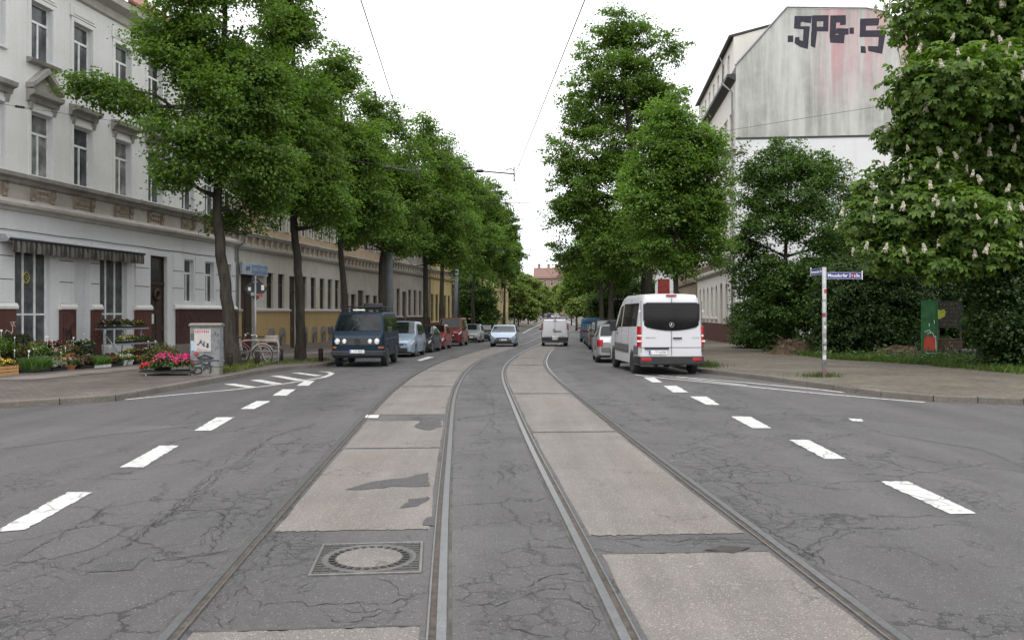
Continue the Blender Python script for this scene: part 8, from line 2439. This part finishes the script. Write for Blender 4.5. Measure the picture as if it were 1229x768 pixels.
wire('contact_wire', 'contact wire above the right track, slanting down through open sky', rw, .0085, group='tram contact wires')
for (Y, p0, p1, lb) in ((56, (470, 240), (790, 236), 'far span wire nearest behind the first one, just over the right lane'), (84, (548, 300), (760, 292), 'far span wire seen above the tiny red roof'), (110, (560, 318), (740, 314), 'far span wire touching the chimneys of the red roofed house'), (140, (600, 331), (700, 330), 'lowest far span wire across the red roof')):
    a, b = Pw(p0[0], p0[1], Y), Pw(p1[0], p1[1], Y)
    wire('span_wire', lb, [a, a.lerp(b, .3) + Vector((0, 0, -.25)), a.lerp(b, .5) + Vector((0, 0, -.3)), a.lerp(b, .7) + Vector((0, 0, -.25)), b], .02)
# hanging amber lamp far down the street
Y = 190
r0 = thing('hanging_lamp', 'small orange lamp hanging over the left lane far down the street', 'lamp', tuple(Pw(639, 357, Y)), 0)
mb = MB(); mb.box(-.35, .35, -.2, .2, -.45, .45); bevel(mb.build('housing', M['dark_metal'], r0), .05, 2)
t = NT('amber_glow'); t.set(Base_Color=(.7, .25, .05), Emission_Color=(1, .38, .1, 1), Emission_Strength=1.2)
mb = MB(); mb.lathe([(.26, 0), (.2, .08), (.0, .1)], 14, 0, Matrix.Translation((0, -.2, .12)) @ Matrix.Rotation(R(90), 4, 'X')); mb.build('amber_lens', t.mat, r0)
mb = MB(); mb.tube([(0, 0, .45), (0, 0, 1.6)], .04, 5); mb.build('hanger', M['dark_metal'], r0)
Y = 240
r0 = thing('bollard', 'tiny dark post on the lane line far ahead', 'bollard', (PX(649, Y), Y, gz(Y)), 0)
mb = MB(); mb.tube([(0, 0, 0), (0, 0, 1.1)], .14, 10); mb.build('post', M['dark_metal'], r0)
mb = MB(); mb.lathe([(.15, .8), (.15, .95)], 10); mb.build('band', M['white_paint'], r0)

# ---- houses and greenery that close the view behind the trunks ---------
def green(label, px, Y, rows, seed, mat='leaf_dark', n=420):
    base = (PX(px, Y), Y, 0.0)
    lob = lobes_px(base, rows, Y)
    top = max(l[2] for l in lob)
    return tree(label, base, [(0, 0, -.2), (0, 0, top * .3), (.1, 0, top * .6), (0, 0, top * .9)], .15, lob, n, 30, max(.2, Y * .0033), mat, seed, name='shrub', cat='shrub', gap=-.2, ntwig=40, spray=.9, spread=.35)
def far_house(label, x, y, rz, W, H, D, wallm, nfl, roofm='roof_tile'):
    root = thing('row_house', label, 'house', (x, y, gz(y)), rz)
    n = int(W / 2.6)
    ops = [((i + .5) * W / n - .5, (i + .5) * W / n + .5, 1.2 + 3.5 * j, 3.2 + 3.5 * j) for i in range(n) for j in range(nfl)]
    house_shell(root, 0, W, H, D, wallm, ops, d=.18)
    for i, o in enumerate(ops): window(root, o[0], o[2], 1.0, 2.0, M['window_white'], PANES[i % 4], 'T', .11)
    for z in (4.4, H - .5): ledge(root, 'cornice', [(-.002, z - .2), (-.25, z - .1), (-.3, z + .2), (-.002, z + .3)], 0, W, M['plaster_frieze'])
    saddle_roof(root, 0, W, H, D, 4, M[roofm])
sl_ = math.atan2(.9979, .065)
far_house('grey house far down on the right behind the dark lime trunks', 12.4 + 4.6 + .065 * 30 + 2.2, 130, math.atan2(-.9979, -.065), 31, 12.5, 11, M['tan_grey'], 3)
far_house('cream house further down on the right near the bend', 14.9 + 5 + 4.2, 200, math.atan2(-.9979, -.065), 68, 12.0, 11, M['cream'], 3)
far_house('long pale house row far down on the left before the bend', -4.6, 122, sl_, 70, 10.5, 10, M['tan_grey'], 3)
green('green shrub low under the far left trees near the bend', 622, 165, [(612, 368, 10, 12, 0), (626, 366, 10, 14, 0), (638, 368, 8, 12, 0)], 74, 'leaf_far', 240)
green('distant green shrub belt left of the bend below the red roof', 640, 300, [(618, 366, 14, 14, 0), (636, 362, 14, 14, 0), (650, 360, 12, 14, 0), (600, 366, 14, 16, 0)], 75, 'leaf_dark', 260)
green('distant green shrub belt right of the bend below the red roof', 690, 310, [(670, 362, 12, 12, 0), (688, 360, 14, 15, 0), (706, 358, 14, 17, 0), (724, 356, 14, 18, 0)], 76, 'leaf_far', 260)
green('dark hedge shrub between the far trunks on the left, before the pale yellow house end', 572, 100, [(555, 350, 18, 26, 0), (578, 352, 16, 26, 0), (566, 375, 20, 22, 0), (584, 378, 12, 18, 0)], 71)
green('green shrub at the foot of the far right trees, behind the blue transporter', 742, 84, [(722, 362, 16, 18, 0), (745, 352, 22, 26, 0), (768, 355, 20, 26, 0), (790, 360, 18, 24, 0), (735, 385, 24, 16, 0), (770, 388, 24, 18, 0)], 72, n=520)
green('low hedge shrub past the far right cars', 700, 120, [(690, 368, 10, 10, 0), (705, 365, 12, 13, 0), (718, 368, 10, 13, 0)], 73, 'leaf_far', 240)
